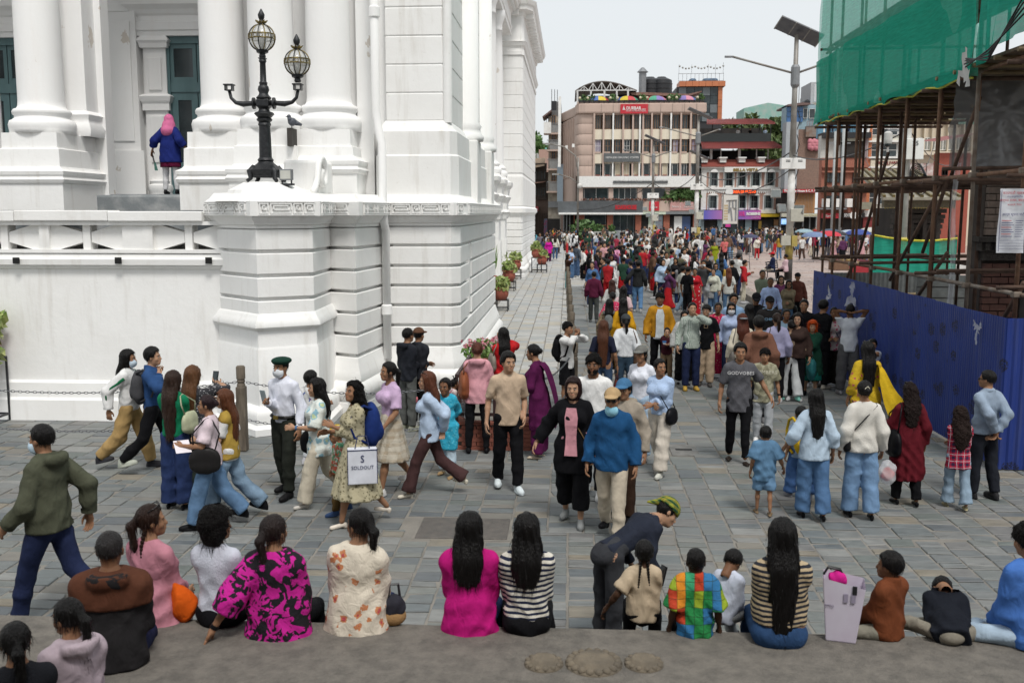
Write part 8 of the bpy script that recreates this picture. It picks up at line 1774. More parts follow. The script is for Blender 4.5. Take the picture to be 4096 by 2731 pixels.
o=st(1405,1232,893,'older man in blue zip jacket, tan cap, sunglasses and chin mask',168,False,S2,('crew',HB),('jacket',(.012,.065,.165),dict(sl=1,hem=-.14,g=.026,loose=.012,collar=True)),('reg',(.48,.42,.33)),None,('shoe',BLK),walk=.55,bulk=.015,aL='down',aR='down',acc=(('cap',(.40,.28,.15)),('sunglasses',)))
child('chin_mask',MASKM,o[0],(.25,.50,.62),FAB,mat4(o[1]['Rh'],o[1]['hd']+V3(0,0,-.05),o[1]['s']*1.04))
o=st(1432,1192,873,'boy in blue denim cap and beige black jacket behind the older man',160,False,S2,('short',HB),hoodie((.30,.26,.21)),('reg',(.03,.016,.01)),None,sn(BLK),walk=.4,acc=(('cap',(.05,.14,.26)),))
o=st(1473,1052,797,'girl in white tee, grey cap and pale jeans linking arms',150,True,S2,('pony',HB),tee((.64,.66,.72),hem=-.03,loose=0),('wide',(.33,.44,.56),'denim'),None,sn(WHT),walk=.4,acc=(('cap',(.14,.14,.13)),))
o=st(1518,1084,822,'girl in blue pinstripe blouse and cream trousers checking her phone',150,True,S2,('bun',HB),blo(VSTR,hem=-.04,sl=.9,loose=.03),('wide',(.56,.51,.44)),None,sn((.5,.5,.45)),walk=.8,aL='belly',aR='belly',look=(.9,.0));bag('cross','black shoulder bag on the pinstripe blouse',o,BLK,'L',size=1.15,z=-.02)
o=st(1692,1060,790,'young man in dark grey tee with white lettering and black trousers',176,False,S2,('short',HB),tee((.085,.085,.095),hem=-.2,loose=.02),('slim',BLK),None,sa((.02,.015,.012)),walk=.35,aL='wide',acc=(('print',(.6,.6,.6),'GODVOBES',.37,.062,1.1),))
o=st(1750,1015,803,'young man in faded khaki tee with lettering and grey joggers',174,False,S2,('mop',HB),tee(TIE,hem=-.2,loose=.022),('reg',(.36,.38,.40)),None,sn(),walk=.2,acc=(('print',(.55,.53,.42),'NUMBERS',.37,.072,1.1),('watch',BLK,'L')))
o=st(1753,1182,965,'little boy in denim shirt and denim shorts holding a hand',-4,False,S2,('crew',HB),('shirt',(.10,.20,.32),dict(sl=.45,hem=-.22,g=.03,loose=.03,collar=True)),('short',(.13,.24,.38),'denim'),None,sa((.17,.12,.07)),walk=.35,kid=2,aR='out')
o=st(1866,1192,900,'woman in pale blue loose blouse and jeans with long straight hair',4,True,S2,('long',HB),blo((.40,.50,.60),hem=-.14,sl=.75,loose=.022,flare=.02),('wide',(.075,.15,.28),'denim'),None,he(BLK),walk=.3,aL='out',aR='down')
o=st(1836,1146,915,'girl with braid and yellow rucksack half hidden beside the blue blouse',8,True,S2,('tight',HB),tee((.3,.4,.55)),('wide',(.06,.13,.30),'denim'),None,sn((.2,.2,.22)),walk=.6,kid=1,acc=(('braid',HB,(.02,),10),));bag('backpack','small yellow rucksack half hidden beside the blue blouse',o,(.62,.40,.02),mt=FAB,size=.85)
o=st(1975,1190,880,'woman in white ribbed sweater and washed jeans with hair claw',3,True,S2,('bun',HB),swt((.60,.58,.53),hem=-.10,loose=.016),('wide',(.15,.25,.40),'denim'),None,he(BLK),walk=.25,aR='down',aL='down',acc=(('clip',),));bag('cross','quilted black bag with chain strap over the white sweater',o,(.012,.012,.013),'L',z=.02)
p=W(o[0],o[1],o[1]['wrR']);b=thing('plastic_bag','clear plastic bag with red and cream contents beside the white sweater','bag',(p.x+.06,p.y-.05,p.z-.38),0);blob(lambda q:el(q,(0,0,.12),(.10,.07,.15))+wr(q,.008,45,1),(-.14,-.11,-.06),(.14,.11,.3),.016,'bag_body',(.6,.6,.6),PLAST,b);blob(lambda q:el(q,(0,0,.10),(.075,.05,.08))+wr(q,.006,60,2),(-.1,-.08,0),(.1,.08,.22),.016,'contents',(.5,.10,.10),FAB,b)
o=st(2080,1160,885,'woman in long maroon tunic with dark curly hair down her back',6,True,S2,('curlylong',(.016,.010,.009)),kur((.095,.008,.014),sl=1,hem=-.58,flare=.05),('reg',BLK),None,he(BLK),walk=.25,aL='bent',acc=(('sunup',),));bag('shoulder','black handbag beside the maroon tunic',o,BLK,'L',z=-.02,size=1.1)
o=st(2196,1168,915,'girl in red plaid shirt and pale flared jeans with bushy hair',-6,True,S2,('curlylong',(.020,.012,.010)),blo(PLAID,hem=-.2,flare=.04),('flare',(.22,.30,.38),'denim'),None,sa((.34,.30,.18)),walk=.4,kid=1,aL='belly',aR='belly')
o=st(2258,1145,855,'man in grey blue shirt and black trousers by the fence, hands behind',22,False,S2,('crew',HB),shirt((.24,.30,.38),hem=-.06),('reg',(.014,.016,.022)),None,sn((.02,.02,.022)),walk=.25,bulk=.02,aL='behind',aR='behind',look=(.5,0),acc=(('sunglasses',),))
o=st(1983,1045,790,'woman in yellow flowered tunic with very long hair and trailing yellow scarf',3,True,S2,('vlong',HB),kur(FLW5,sl=.85,hem=-.5,flare=.06),('reg',(.4,.26,.03)),None,he((.3,.2,.1)),aL='down',aR='bent',acc=(('sunup',),));J=o[1]
t=[tuple(J['T'](.02,.10,.44)),tuple(J['T'](.12,-.03,.47)),tuple(J['T'](.17,-.15,.30)),tuple(J['T'](.27,-.20,.0)),tuple(J['T'](.40,-.22,-.22)),tuple(J['T'](.50,-.2,-.30))];child('scarf',ribbon(t,[.10,.16,.20,.26,.34,.30],[(1,0,0),(0,1,.2),(.4,.4,.6),(.5,.1,.8),(.5,0,.8),(.5,0,.8)]).mesh('scarf',None,'all'),o[0],(.50,.33,.015),FAB)
o=st(1945,905,702,'man in white tee with both hands clasped on his head',-3,False,S3,('crew',HB),tee((.62,.65,.70),hem=-.12),('baggy',(.10,.10,.105),'denim'),None,sn((.3,.3,.32)),aL='head',aR='head',spread=.04,acc=(('watch',BLK,'L'),))
o=st(1882,892,692,'tall youth in black tee standing at the fence end',-50,False,S2,('fringe',HB),tee(BLK,loose=.03,hem=-.2),('reg',BLK),None,sn((.45,.42,.36)),aL='belly',aR='belly')
o=sh(1916,708,1.56,'woman in pink flowered blouse facing out beside the fence',165,True,S2,('bun',HB),blo(PINKF,hem=-.14),('wide',(.02,.016,.015)),None,he(BLK),aL='belly',aR='belly');bag('cross','dark bag on the pink flowered blouse',o,BLK,'L')
o=sh(2005,766,1.32,'boy in white lettered tee taking a picture with a phone',168,False,S2,('short',HB),tee((.55,.60,.68),loose=.03),('reg',LGREY),kid=1,aL=(-.13,.26,.06),aR=(-.13,.26,.06));bag('phone','mint green phone held up by the boy',o,(.20,.52,.45),'R')
o=st(1860,908,740,'old woman with orange hair in dark green cardigan and teal skirt',168,True,S1,('curly',(.45,.06,.008)),('cardigan',DGRN,dict(sl=1,hem=-.46,g=.03,loose=.02,flare=.05)),('skirt',(.008,.12,.10),'',dict(hem=.30,r1=.20)),None,('shoe',BLK),bulk=.015,walk=.2,aL='chest');bag('hand','teal net shopping bag of the orange haired woman',o,(.03,.16,.17),'L',size=1.4)
o=st(1815,920,738,'woman in beige cropped sweater and white trousers seen from behind',14,True,S1,('bun',HB),swt((.32,.24,.165),hem=-.0,loose=.03),('wide',(.58,.60,.60)),None,sn((.25,.6,.5)),walk=.45)
o=sh(1833,722,1.58,'dark haired woman in brown top behind the orange haired woman',160,True,S1,('mid',HB),blo((.05,.03,.025)),('slim',BLK))
o=sh(1745,730,1.72,'young man in brown hooded top seen from behind',2,False,S2,('short',HB),hoodie((.16,.075,.05),loose=.03),('reg',BLK),None,sn(GREY),walk=.2);
o=sh(1706,724,1.60,'woman in cream sweater and backward grey cap with red hair',6,True,S1,('mid',HRD),swt((.56,.51,.41)),('slim',BLK),acc=(('capback',(.16,.18,.20)),));bag('shoulder','grey patterned bag on the cream sweater',o,(.13,.12,.11),'L')
o=sh(1786,722,1.60,'woman in lilac sweater with dark scrunchie',4,True,S2,('pony',HBR),swt((.34,.33,.48)),('slim',BLK));bag('shoulder','brown patterned tote on the lilac sweater',o,(.06,.045,.035),'L',size=1.2)
o=sh(1680,698,1.60,'woman in light blue shirt with white mask and sunglasses',174,True,S1,('long',HB),shirt((.40,.48,.68)),('slim',NAVY,'denim'),acc=(('mask',(.66,.66,.68)),('sunglasses',)))
o=sh(1685,677,1.72,'smiling youth in sky blue shirt behind the masked woman',178,False,S2,('short',HB),shirt((.26,.40,.60)),('reg',NAVY))
o=st(1645,868,697,'woman in crimson sari with gold print',172,True,S3,('bun',HB),kur(SARI,sl=.6,hem=-.62,flare=.06),('skirt',SARI,'',dict(hem=.12,r1=.24)),None,sa(BLK),walk=.15)
o=st(1618,886,702,'boy in black tee with glasses and beige cargo trousers',172,False,S1,('fringe',HB),tee(BLK,loose=.03,hem=-.16),('baggy',(.44,.33,.23)),None,sn((.06,.055,.05)),walk=.15,look=(-.3,0),acc=(('glasses',),('print',(.28,.2,.12),'□',.33,.10)))
o=st(1569,882,716,'woman in pale grey puffed blouse and black trousers with glasses',176,True,S1,('long',HB),blo(MOSS,hem=-.12,loose=.04),('wide',BLK),None,sa(BLK),walk=.15,bulk=.02,aL='strap',acc=(('glasses',),));bag('shoulder','black shoulder bag on the grey bloused woman',o,BLK,'L',size=1.1)
o=sh(1590,697,1.68,'man in green striped shirt lifting a hand to his face',182,False,S1,('crew',HB),shirt(CHK),('reg',NAVY,'denim'),None,sn((.4,.25,.05)),aL='face')
o=st(1530,872,742,'young girl in maroon jumper holding an ice cream cup',176,True,S1,('pony',HB),swt((.045,.010,.016)),('reg',(.22,.15,.09)),None,sn(BLK),kid=1,aL='chest',aR='chest')
p=W(o[0],o[1],o[1]['wrL']+V3(.05,.10,.03));b=thing('paper_cup','small white and blue ice cream cup in the girl\'s hand','cup',(p.x,p.y,p.z));MB().lathe([(.028,0),(.04,.06)],0,0,12).build('cup',mat('cup_white',(.7,.72,.75),.6),b,True);MB().lathe([(.036,.03),(.041,.062),(.03,.06)],0,0,12).build('blue_rim',mat('cup_blue',(.05,.2,.5),.6),b)
o=sh(1516,675,1.74,'man in mustard jacket over printed shirt and black trousers',178,False,S3,('mop',HB),shirt((.55,.57,.60),hem=-.16),('reg',BLK),('jacket',MUST,dict(sl=1,hem=-.12,g=.03,loose=.016)),sn(),walk=.2);J=o[1]
pm=MB();pts=[(.05,.125,.46),(.085,.140,.34),(.08,.140,.2),(.08,.135,.05),(.09,.14,-.12)]
for i in range(4):a,b=pts[i],pts[i+1];pm.add([J['T'](-a[0],a[1]+.02,a[2]),J['T'](a[0],a[1]+.02,a[2]),J['T'](b[0],b[1]+.02,b[2]),J['T'](-b[0],b[1]+.02,b[2])],[(0,1,2,3)])
child('shirt_front',pm.mesh('shirt_front'),o[0],(.5,.54,.56),FAB)
o=sh(1386,740,1.58,'woman in navy tee and jeans with long chestnut hair',-6,True,S2,('vlong',(.075,.028,.014)),tee((.012,.014,.03),hem=-.03,loose=0),('slim',(.03,.055,.10),'denim'),walk=.2);bag('hand','maroon ribbed handbag of the woman in navy',o,(.09,.02,.015),'R')
o=sh(1438,726,1.60,'woman in white blouse and grey cap with black ponytail',3,True,S2,('pony',HB),blo((.62,.64,.66),sl=.6,loose=.03,hem=-.02),('reg',(.03,.055,.085),'denim'),walk=.2,acc=(('cap',(.045,.05,.055)),('braid',HB,(0,),14)));bag('shoulder','brown shoulder bag on the white bloused woman',o,(.12,.07,.045),'R')
o=sh(1768,684,1.70,'man in black leather jacket over blue hooded top and black cap',178,False,S2,('crew',HB),hoodie((.30,.45,.62)),('reg',BLK),('jacket',(.022,.02,.02),dict(sl=1,hem=-.04,g=.042,loose=.016)),acc=(('cap',BLK),('print',(.25,.45,.65),'CHINA',.33,.075)))
o=sh(1737,676,1.70,'youth in black sports hood and black cap looking down',176,False,S2,('crew',HB),hoodie(BLK),('reg',BLK),look=(0,.4),acc=(('cap',BLK),))
o=sh(1722,702,1.60,'woman with very long straight black hair in pale top',0,True,S1,('vlong',HB),blo((.55,.56,.58)),('slim',BLK))
o=sh(1806,712,1.55,'woman with braided dark hair in blue grey shirt',178,True,S3,('bun',HB),blo((.17,.25,.33)),('slim',BLK))
o=st(1363,741,625,'man in maroon jacket and dark grey trousers walking away',-3,False,S2,('crew',HB),jack((.085,.012,.035)),('reg',(.045,.05,.048)),None,sn((.1,.1,.1)),walk=.4)
o=st(1464,717,600,'man in black and grey hooded jacket and blue jeans walking away',-4,False,S2,('short',HB),hoodie((.020,.021,.022)),('reg',(.10,.20,.36),'denim'),None,sn(LGREY),walk=.5,aL='wide')
o=st(1392,680,596,'woman in bright blue jacket and black skirt with pink bag',-5,True,S2,('bun',HB),hoodie((.03,.17,.40)),('skirt',BLK,'',dict(hem=.1,r1=.24)),None,sa(),walk=.2);bag('shoulder','dusty pink tote on the bright blue jacket',o,(.30,.12,.13),'R',z=.15)
st(1405,684,616,'woman in white lace jacket with straight black hair',0,True,S1,('long',HB),blo(WHT,hem=-.14),('slim',WHT),walk=.2);st(1430,684,620,'woman in white tee reaching to her companion',-10,True,S1,('long',HB),tee((.60,.62,.66)),('slim',JEAN,'denim'),aR='shoulder')
sh(1406,645,1.55,'woman in snake print top with auburn hair clip',0,True,S1,('mid',(.04,.014,.01)),blo(MOSS),('slim',BLK));sh(1407,673,1.55,'woman draped in red and white printed shawl',-6,True,S2,('bun',HB),kur(REDW,sl=1,loose=.05,flare=.08),('reg',REDW));sh(1432,660,1.58,'woman in pale pink tee with long hair seen from behind',-12,True,S1,('long',HB),tee((.58,.42,.44)),('slim',BLK))
o=sh(1400,690,1.56,'woman in leopard print top with long black hair',-8,True,S2,('long',HB),blo(LEOP),('slim',BLK));bag('backpack','small grey rucksack on the leopard print top',o,(.14,.15,.15),mt=FAB,size=.7)
o=sh(1432,689,1.58,'woman in bright yellow tunic with long straight hair',-4,True,S2,('long',HB),kur((.50,.26,.012),sl=1),('reg',(.45,.24,.02)));bag('hand','patterned tan handbag of the yellow tunic woman',o,(.22,.15,.10),'R',size=1.1)
o=st(1497,669,590,'woman in slit brown knit dress with white sneakers',20,True,S1,('long',HB),('dress',(.045,.02,.016),dict(sl=1,hem=-.1,g=.012)),('skirt',(.045,.02,.016),'',dict(hem=.35,r1=.16,pleat=.002)),None,sn(WHT),aL='chest');bag('hand','white paper bag held by the brown dress woman',o,(.6,.6,.58),'R',mt=FAB)
o=st(1543,679,594,'woman in grey patterned robe with printed headscarf',-5,True,S2,None,('robe',BWPAT,dict(sl=1,hem=-.2,loose=.04,flare=.05)),('skirt',BWPAT,'',dict(hem=.12,r1=.32)),None,('shoe',(.15,.02,.03)),walk=.2,acc=(('headscarf',pattern('pale_scarf_print','flower',(.34,.40,.42),(.10,.14,.16),None,30,.3)),));bag('shoulder','brown handbag of the woman in patterned robe',o,(.08,.04,.03),'L')
st(1562,722,612,'man in light grey shirt and jeans walking right',-60,False,S2,('short',HB),tee((.46,.46,.42),hem=-.16,collar=True),('reg',(.17,.25,.33),'denim'),None,sn(LGREY),walk=.8);sh(1580,614,1.68,'man in black tee beside the light grey shirt',-50,False,S2,('crew',HB),tee(BLK),('slim',BLK));sh(1596,617,1.58,'woman in red and white flowered sari',175,True,S2,('bun',HB),kur(pattern('red_big_flower','flower',(.45,.01,.02),(.6,.5,.5),None,9,.25),sl=.6,hem=-.6),('skirt',MATS['red_big_flower'],'',dict(hem=.1,r1=.22)))
o=st(1608,700,614,'woman in magenta shirt and jeans with sunglasses',170,True,S1,('mid',HRD),shirt((.48,.012,.16),sl=.8,hem=-.08),('slim',(.03,.06,.16),'denim'),None,he(),look=(-.8,0),acc=(('sunglasses',),));bag('cross','small black strap bag on the magenta shirt',o,BLK,'L',size=.7)
sh(1616,599,1.74,'masked man in dark grey tee holding his chin',170,False,S2,('short',HB),tee((.055,.055,.058)),('reg',(.3,.3,.32)),aL='face',acc=(('mask',(.5,.58,.62)),));sh(1644,606,1.60,'woman in denim jacket with orange sunglasses',178,True,S1,('long',HB),jack((.05,.11,.2)),('slim',JEAND,'denim'),acc=(('sunglasses',),));sh(1640,618,1.52,'girl in pale shirt looking aside beside the denim jacket',150,True,S1,('tight',HB),blo((.56,.57,.48)),('slim',JEAN,'denim'))
st(1634,722,638,'woman in pale grey hooded top with bushy black hair',-4,True,S1,('curlylong',HB),hoodie((.33,.35,.36),loose=.04,hem=-.2),('slim',JEAN,'denim'),None,sn(),walk=.2);st(1674,716,634,'man in plain white tee walking away',-2,False,S2,('short',HB),tee((.64,.65,.67)),('reg',LGREY),None,sn(),walk=.2);sh(1674,618,1.58,'woman in white top with coppery straight hair',2,True,S1,('long',(.13,.04,.02)),tee((.62,.62,.58)),('slim',JEAN,'denim'))
def sq(x,yh,H,*a,**k):return sh(x,yh,H,*a,z=.0,**k)
sq(1751,622,1.70,'man in sage green polo with hands clasped in front',178,False,S2,('crew',HB),tee((.16,.19,.14),collar=True),('reg',GREY),aL='belly',aR='belly');sq(1770,639,1.70,'older man in light blue shirt facing the palace',172,False,S3,('buzz',(.03,.03,.03)),shirt((.36,.46,.72)),('reg',NAVY));sq(1794,635,1.58,'woman in plum top with dark glasses',176,True,S1,('mid',HB),blo((.13,.035,.09),sl=.6),('slim',BLK),acc=(('glasses',),))
o=sq(1812,645,1.58,'woman in khaki sweater and sunglasses with cross strap bag',174,True,S2,('mid',HB),swt((.19,.155,.10)),('slim',JEAN,'denim'),aL='belly',acc=(('sunglasses',),));bag('cross','black bag with white emblem on the khaki sweater',o,BLK,'L',size=1.2)
sq(1832,629,1.62,'boy in brown hooded top and black cap',178,False,S2,('crew',HB),hoodie((.09,.03,.022)),('reg',BLK),acc=(('cap',BLK),));sq(1848,690,1.7,'man in black sleeves half hidden by the fence end',160,False,S2,('crew',HB),jack(BLK),('reg',BLK),aR='wide')
st(1640,615,556,'woman in lime green tunic and trousers carrying a brown bag',172,True,S1,('bun',HB),kur((.22,.26,.015),sl=.8),('reg',(.22,.26,.02)),None,sa(),walk=.4,aR='wide');st(1663,611,546,'man in coral pink tee and black trousers looking at a phone',176,False,S1,('short',HB),tee((.58,.15,.15)),('reg',BLK),None,sn(WHT),walk=.2,aL='chest');st(1677,603,548,'woman in leaf patterned blouse and jeans',178,True,S1,('mid',HB),blo(BWPAT,sl=.5),('slim',(.16,.25,.35),'denim'),walk=.3)
st(1379,627,556,'man in tan tee with an arm round his friend',-4,False,S2,('short',HB),tee((.24,.15,.085)),('reg',(.07,.045,.035)),None,sn((.2,.4,.3)),aR='shoulder');st(1396,626,560,'man in black sweater under his friend\'s arm',-2,False,S2,('crew',HB),swt((.02,.02,.022)),('reg',(.03,.04,.06),'denim'));st(1416,625,566,'woman in pink and white knit clasping hands behind',0,True,S2,('bun',HBR),swt((.55,.25,.38)),('reg',(.03,.025,.025)),None,sn(WHT),aL='behind',aR='behind')
o=st(1441,634,560,'woman in dark green top and pink sleeves with pale rucksack',-6,True,S2,('short',HB),swt((.02,.045,.04)),('reg',BLK),None,sn(WHT));bag('backpack','pale grey rucksack on the dark green top',o,(.36,.35,.31),mt=FAB,size=.85)
o=st(1467,634,554,'heavy man in black sweater with dark rucksack',-4,False,S2,('crew',HB),swt((.012,.012,.013)),('reg',BLK),bulk=.03);bag('backpack','dark green rucksack on the heavy man in black',o,(.03,.04,.035),mt=FAB);sh(1462,588,1.7,'man in navy hooded top with orange lettering',0,False,S2,('crew',HB),hoodie((.015,.02,.05)),('reg',BLK));st(1519,656,578,'man in light blue shirt with a sling bag walking away',-3,False,S2,('short',HB),shirt((.34,.47,.70)),('slim',NAVY),None,sn(),walk=.2)
st(1356,660,594,'woman in purple tunic and pale pink trousers with head clip',-4,True,S2,('bun',HB),kur(PURP,sl=1,hem=-.4),('reg',(.58,.45,.52)),walk=.2);st(1339,644,571,'young woman in white shirt and black trousers looking down',-60,True,S1,('bun',HB),shirt(WHT),('wide',BLK),None,sn(WHT),aL='chest');st(1323,637,560,'man in dark denim shirt and blue jeans',-30,False,S2,('short',HB),shirt((.06,.075,.10)),('wide',(.05,.09,.17),'denim'),None,sn(WHT));st(1311,642,570,'woman in blue striped shirt and jeans holding a cup',-130,True,S1,('bun',HB),shirt(VSTR),('wide',(.08,.15,.27),'denim'),None,sn(WHT),aL='chest');st(1303,665,585,'woman in brown long sleeved top and teal wide trousers',-100,True,S1,('long',HB),swt((.055,.028,.02),loose=0),('wide',(.10,.27,.28)),None,sn(WHT),aR='face')
st(1240,590,536,'man in grey striped jumper and navy trousers on the walkway',178,False,S2,('buzz',HB),swt((.14,.13,.16)),('slim',NAVY));st(1260,603,548,'woman in magenta tunic and printed purple trousers on the walkway',174,True,S2,('bun',HB),kur((.46,.012,.25),hem=-.3),('baggy',(.06,.012,.05)),walk=.1,acc=());st(1275,598,540,'woman in white sweater and blue jeans by the posts',0,True,S2,('mid',HBR),swt((.60,.58,.52)),('slim',(.05,.10,.2),'denim'));st(1228,577,533,'woman in turquoise tunic walking up the lane',-2,True,S2,('long',HB),kur((.10,.30,.38)),('reg',BLK));st(1256,572,533,'woman in pale blue blouse on the walkway',176,True,S1,('bun',HB),blo((.42,.50,.66)),('slim',NAVY));st(1218,585,542,'woman in blue shirt and jeans by the white wing',0,True,S1,('long',HB),blo((.16,.22,.40)),('slim',JEAN,'denim'))
def sb(x,y,z,label,hd,*a,**k):return person(label,(x,y,z),hd,*a,sit='chair',seat_h=.44,**k)
sb(9.55,56.4,.224,'man in grey jacket sitting on the iron bench',112,1.7,False,S2,('crew',HB),jack(GREY),('reg',LGREY),aL='lap',aR='lap');sb(9.5,47.1,.224,'man in dark jacket and red cap on the iron bench',65,1.7,False,S2,('crew',HB),jack(NAVY),('reg',(.45,.42,.36)),aL='lap',aR='lap',acc=(('cap',(.5,.02,.03)),));sb(10.0,46.6,.224,'woman in pink shirt with crimson scarf on the iron bench',60,1.58,True,S2,('bun',HB),blo((.58,.42,.46)),('slim',BLK),aL='lap',aR='lap')
person('worker in yellow helmet and striped jacket inside the site',(9.35,23.2,0),20,1.68,False,S2,('crew',HB),jack((.20,.19,.17)),('reg',GREY),None,('shoe',BLK),acc=(('helmet',(.62,.42,.02)),))
o=person('cleaner in pink headscarf, blue coat and white leggings on the verandah',(-8.03,19.95,3.77),-8,1.56,True,S2,None,('coat',(.012,.022,.14),dict(sl=.8,hem=-.26,g=.03,loose=.02,flare=.03)),('slim',(.62,.62,.63)),('tunic',(.09,.006,.03),dict(sl=.1,hem=-.36,g=.012,flare=.03)),('shoe',BLK),bulk=.03,aL='wide',aR='wide',spread=.05,acc=(('headscarf',(.62,.16,.32)),))
p=W(o[0],o[1],o[1]['wrR']);b=thing('broom','straw broom held by the cleaner','broom',(p.x,p.y,p.z-.1));MB().tube([(0,0,.12),(0,0,-.1)],.02,7).build('handle',mat('straw_handle',(.35,.24,.09),.8),b);MB().tube([(0,0,-.1),(.03,.02,-.35),(.06,.04,-.62)],[.025,.05,.085],9).build('bristles',mat('broom_straw',(.36,.26,.11),.9,bump=.5,c2=(.24,.16,.07),scale=40,stretch=(4,4,.3)),b)
p=W(o[0],o[1],o[1]['wrL']);b=thing('hand_scraper','green bladed hand scraper held by the cleaner','tool',(p.x,p.y,p.z-.1));MB().tube([(0,0,0),(.03,0,-.14)],.014,6).build('handle',STEELBLK,b);MB().add([(.02,0,-.14),(.06,0,-.14),(.10,0,-.30),(.03,0,-.30)],[(0,1,2,3)]).build('blade',mat('green_blade',(.05,.15,.12),.5),b)
b=thing('bucket','blue plastic bucket on the verandah floor','bucket',(-7.62,20.3,3.77));MB().lathe([(.16,0),(.19,.36),(.205,.38),(.19,.385),(.15,.02)],0,0,20,False).build('pail',mat('blue_plastic',(.02,.16,.45),.4),b,True);MB().tube([(.2*math.cos(t),0,.38+.10*math.sin(t)) for t in [math.pi*k/8 for k in range(9)]],.006,5).build('handle',STEELBLK,b)
def seat(x,yb,H,label,hd,*a,dy=.12,z=.6,**k):
 p=G(x,yb,z);k.setdefault('sit','edge');return person(label,(p[0],p[1]+dy,0),hd,H,*a,seat_h=z-.005,group='people sitting on the terrace edge',shoe=('sneaker',BLK),q=.0145,**k)
seat(245,1545,1.68,'man in brown yoked black hooded jacket sitting on the terrace',15,False,S3,('buzz',(.02,.018,.018)),hoodie((.018,.017,.018),loose=.03),('reg',NAVY),bulk=.02,aL='lap',aR='lap')
child('brown_yoke',to_mesh('brown_yoke',*top_mesh(_yk:=skeleton(1.68,False,0,0,0,'edge','lap','lap',(0,0),0,0,.02,.595),'y',.018,sl=.18,hem=.30,g=.046,loose=.03,hood=True)),bpy.data.objects[[o_.name for o_ in bpy.data.objects if o_.get('label','').startswith('man in brown yoked')][0]],(.085,.032,.018),FAB)
seat(338,1438,1.60,'woman in dusty pink tunic with long ponytail and raised sunglasses',-20,True,S2,('pony',HBR),kur((.46,.20,.25),sl=.8,hem=-.16,flare=.05),('reg',(.3,.28,.27)),look=(-.7,0),aL='lap',aR='lap',acc=(('sunup',),('braid',HBR,(.0,),11)))
seat(490,1445,1.56,'woman in white knit top with curly black hair',-12,True,S2,('curly',HB),swt((.56,.58,.66),hem=-.02,loose=.004),('reg',BLK),look=(-.6,0),aL='lap',aR='lap')
seat(628,1466,1.60,'woman in black and magenta leaf print leaning on one hand',-4,True,S2,('pony',(.016,.010,.009)),('tunic',FLW2,dict(sl=.72,hem=-.14,g=.03,loose=.035,flare=.03)),('reg',BLK),look=(-.4,0),lean=-.06,aL=(.30,-.24,-.50),aR='lap',bulk=.03,acc=(('watch',BLK,'L'),),hands=(.02,.3))
seat(812,1455,1.62,'woman in cream blossom print blouse with side ponytail',-2,True,S2,('pony',HB),('blouse',FLW1,dict(sl=.75,hem=-.13,g=.03,loose=.03,flare=.03)),('reg',NAVY),look=(1.0,0),aL='lap',aR='lap',bulk=.02,side=.04)
seat(1075,1460,1.58,'woman in magenta shirt with shoulder length black hair',-2,True,S2,('mid',HB),('shirt',(.46,.010,.17),dict(sl=1,hem=-.13,g=.028,loose=.02,flare=.015)),('reg',JEAND,'denim'),aL='lapn',aR='lapn')
seat(1208,1463,1.57,'woman in navy and cream striped top and black trousers',2,True,S2,('mid',HB),('striped_top',STR1,dict(sl=1,hem=.0,g=.022,loose=.014)),('reg',BLK),aL='lapn',aR='lapn')
o=person('woman in patchwork bandana and dark denim bending to show a phone',(.32,7.4,0),-62,1.5,True,S1,('tight',HB),('top',(.018,.022,.035),dict(sl=.9,hem=-.03,g=.016)),('reg',(.035,.037,.042),'denim',dict(top=.17)),None,sn(BLK),lean=1.1,aL=(-.05,.34,-.26),aR=(.0,.40,-.16),look=(-.4,-.35),q=.0145,acc=(('bandana',CAMB),));bag('phone','black phone shown by the bending woman',o,BLK,'R')
seat(1480,1438,1.16,'girl in beige top with two thin black braids',-3,True,S4,('tight',HB),tee((.46,.37,.26),loose=.016,hem=-.1),('reg',BLK),kid=1,aL='wide',aR='lap',acc=(('braid',HB,(-.035,.035),11),))
seat(1600,1470,1.20,'boy in bright woven check shirt with cropped hair',0,False,S4,('buzz',HB),('shirt',BASK,dict(sl=.5,hem=-.12,g=.03,loose=.02,collar=True)),('reg',BLK),kid=1,aL='down',aR='down')
seat(1668,1440,1.0,'small boy in white shirt leaning forward beside the check shirt',-40,False,S3,('bowl',HB),shirt((.52,.56,.66)),('reg',LGREY),kid=1,lean=.25,look=(0,.5),aL='lap',aR='lap')
seat(1798,1492,1.62,'woman in tan and black striped top with long straight hair and jeans',-3,True,S1,('vlong',HB),('striped_top',STR2,dict(sl=1,hem=.05,g=.02,loose=.006)),('reg',(.025,.06,.14),'denim'),aL='lapn',aR='lapn',bulk=.025,spread=.05)
seat(2052,1478,1.18,'boy in rust brown shirt with crimson collar sitting cross legged',38,False,S3,('short',HB),('shirt',(.15,.045,.018),dict(sl=1,hem=-.10,g=.026,loose=.014,collar=True)),('reg',(.22,.21,.17)),kid=1,sit='cross',look=(.35,0),aL='lap',aR='lap')
seat(2198,1490,1.20,'child in black top bowed low over crossed legs',-12,False,S2,('crew',HB),hoodie((.010,.012,.018),hem=-.10),('reg',(.23,.21,.17)),kid=1,sit='cross',lean=1.2,aL='lap',aR='lap',look=(0,.5))
seat(2400,1500,1.55,'youth in blue jacket with white striped hem and pale jeans',20,False,S2,('mop',HB),('jacket',(.06,.16,.46),dict(sl=1,hem=-.10,g=.036,loose=.03)),('reg',(.36,.46,.56),'denim'),sit='cross',lean=.2,aL='lap',aR='lap')
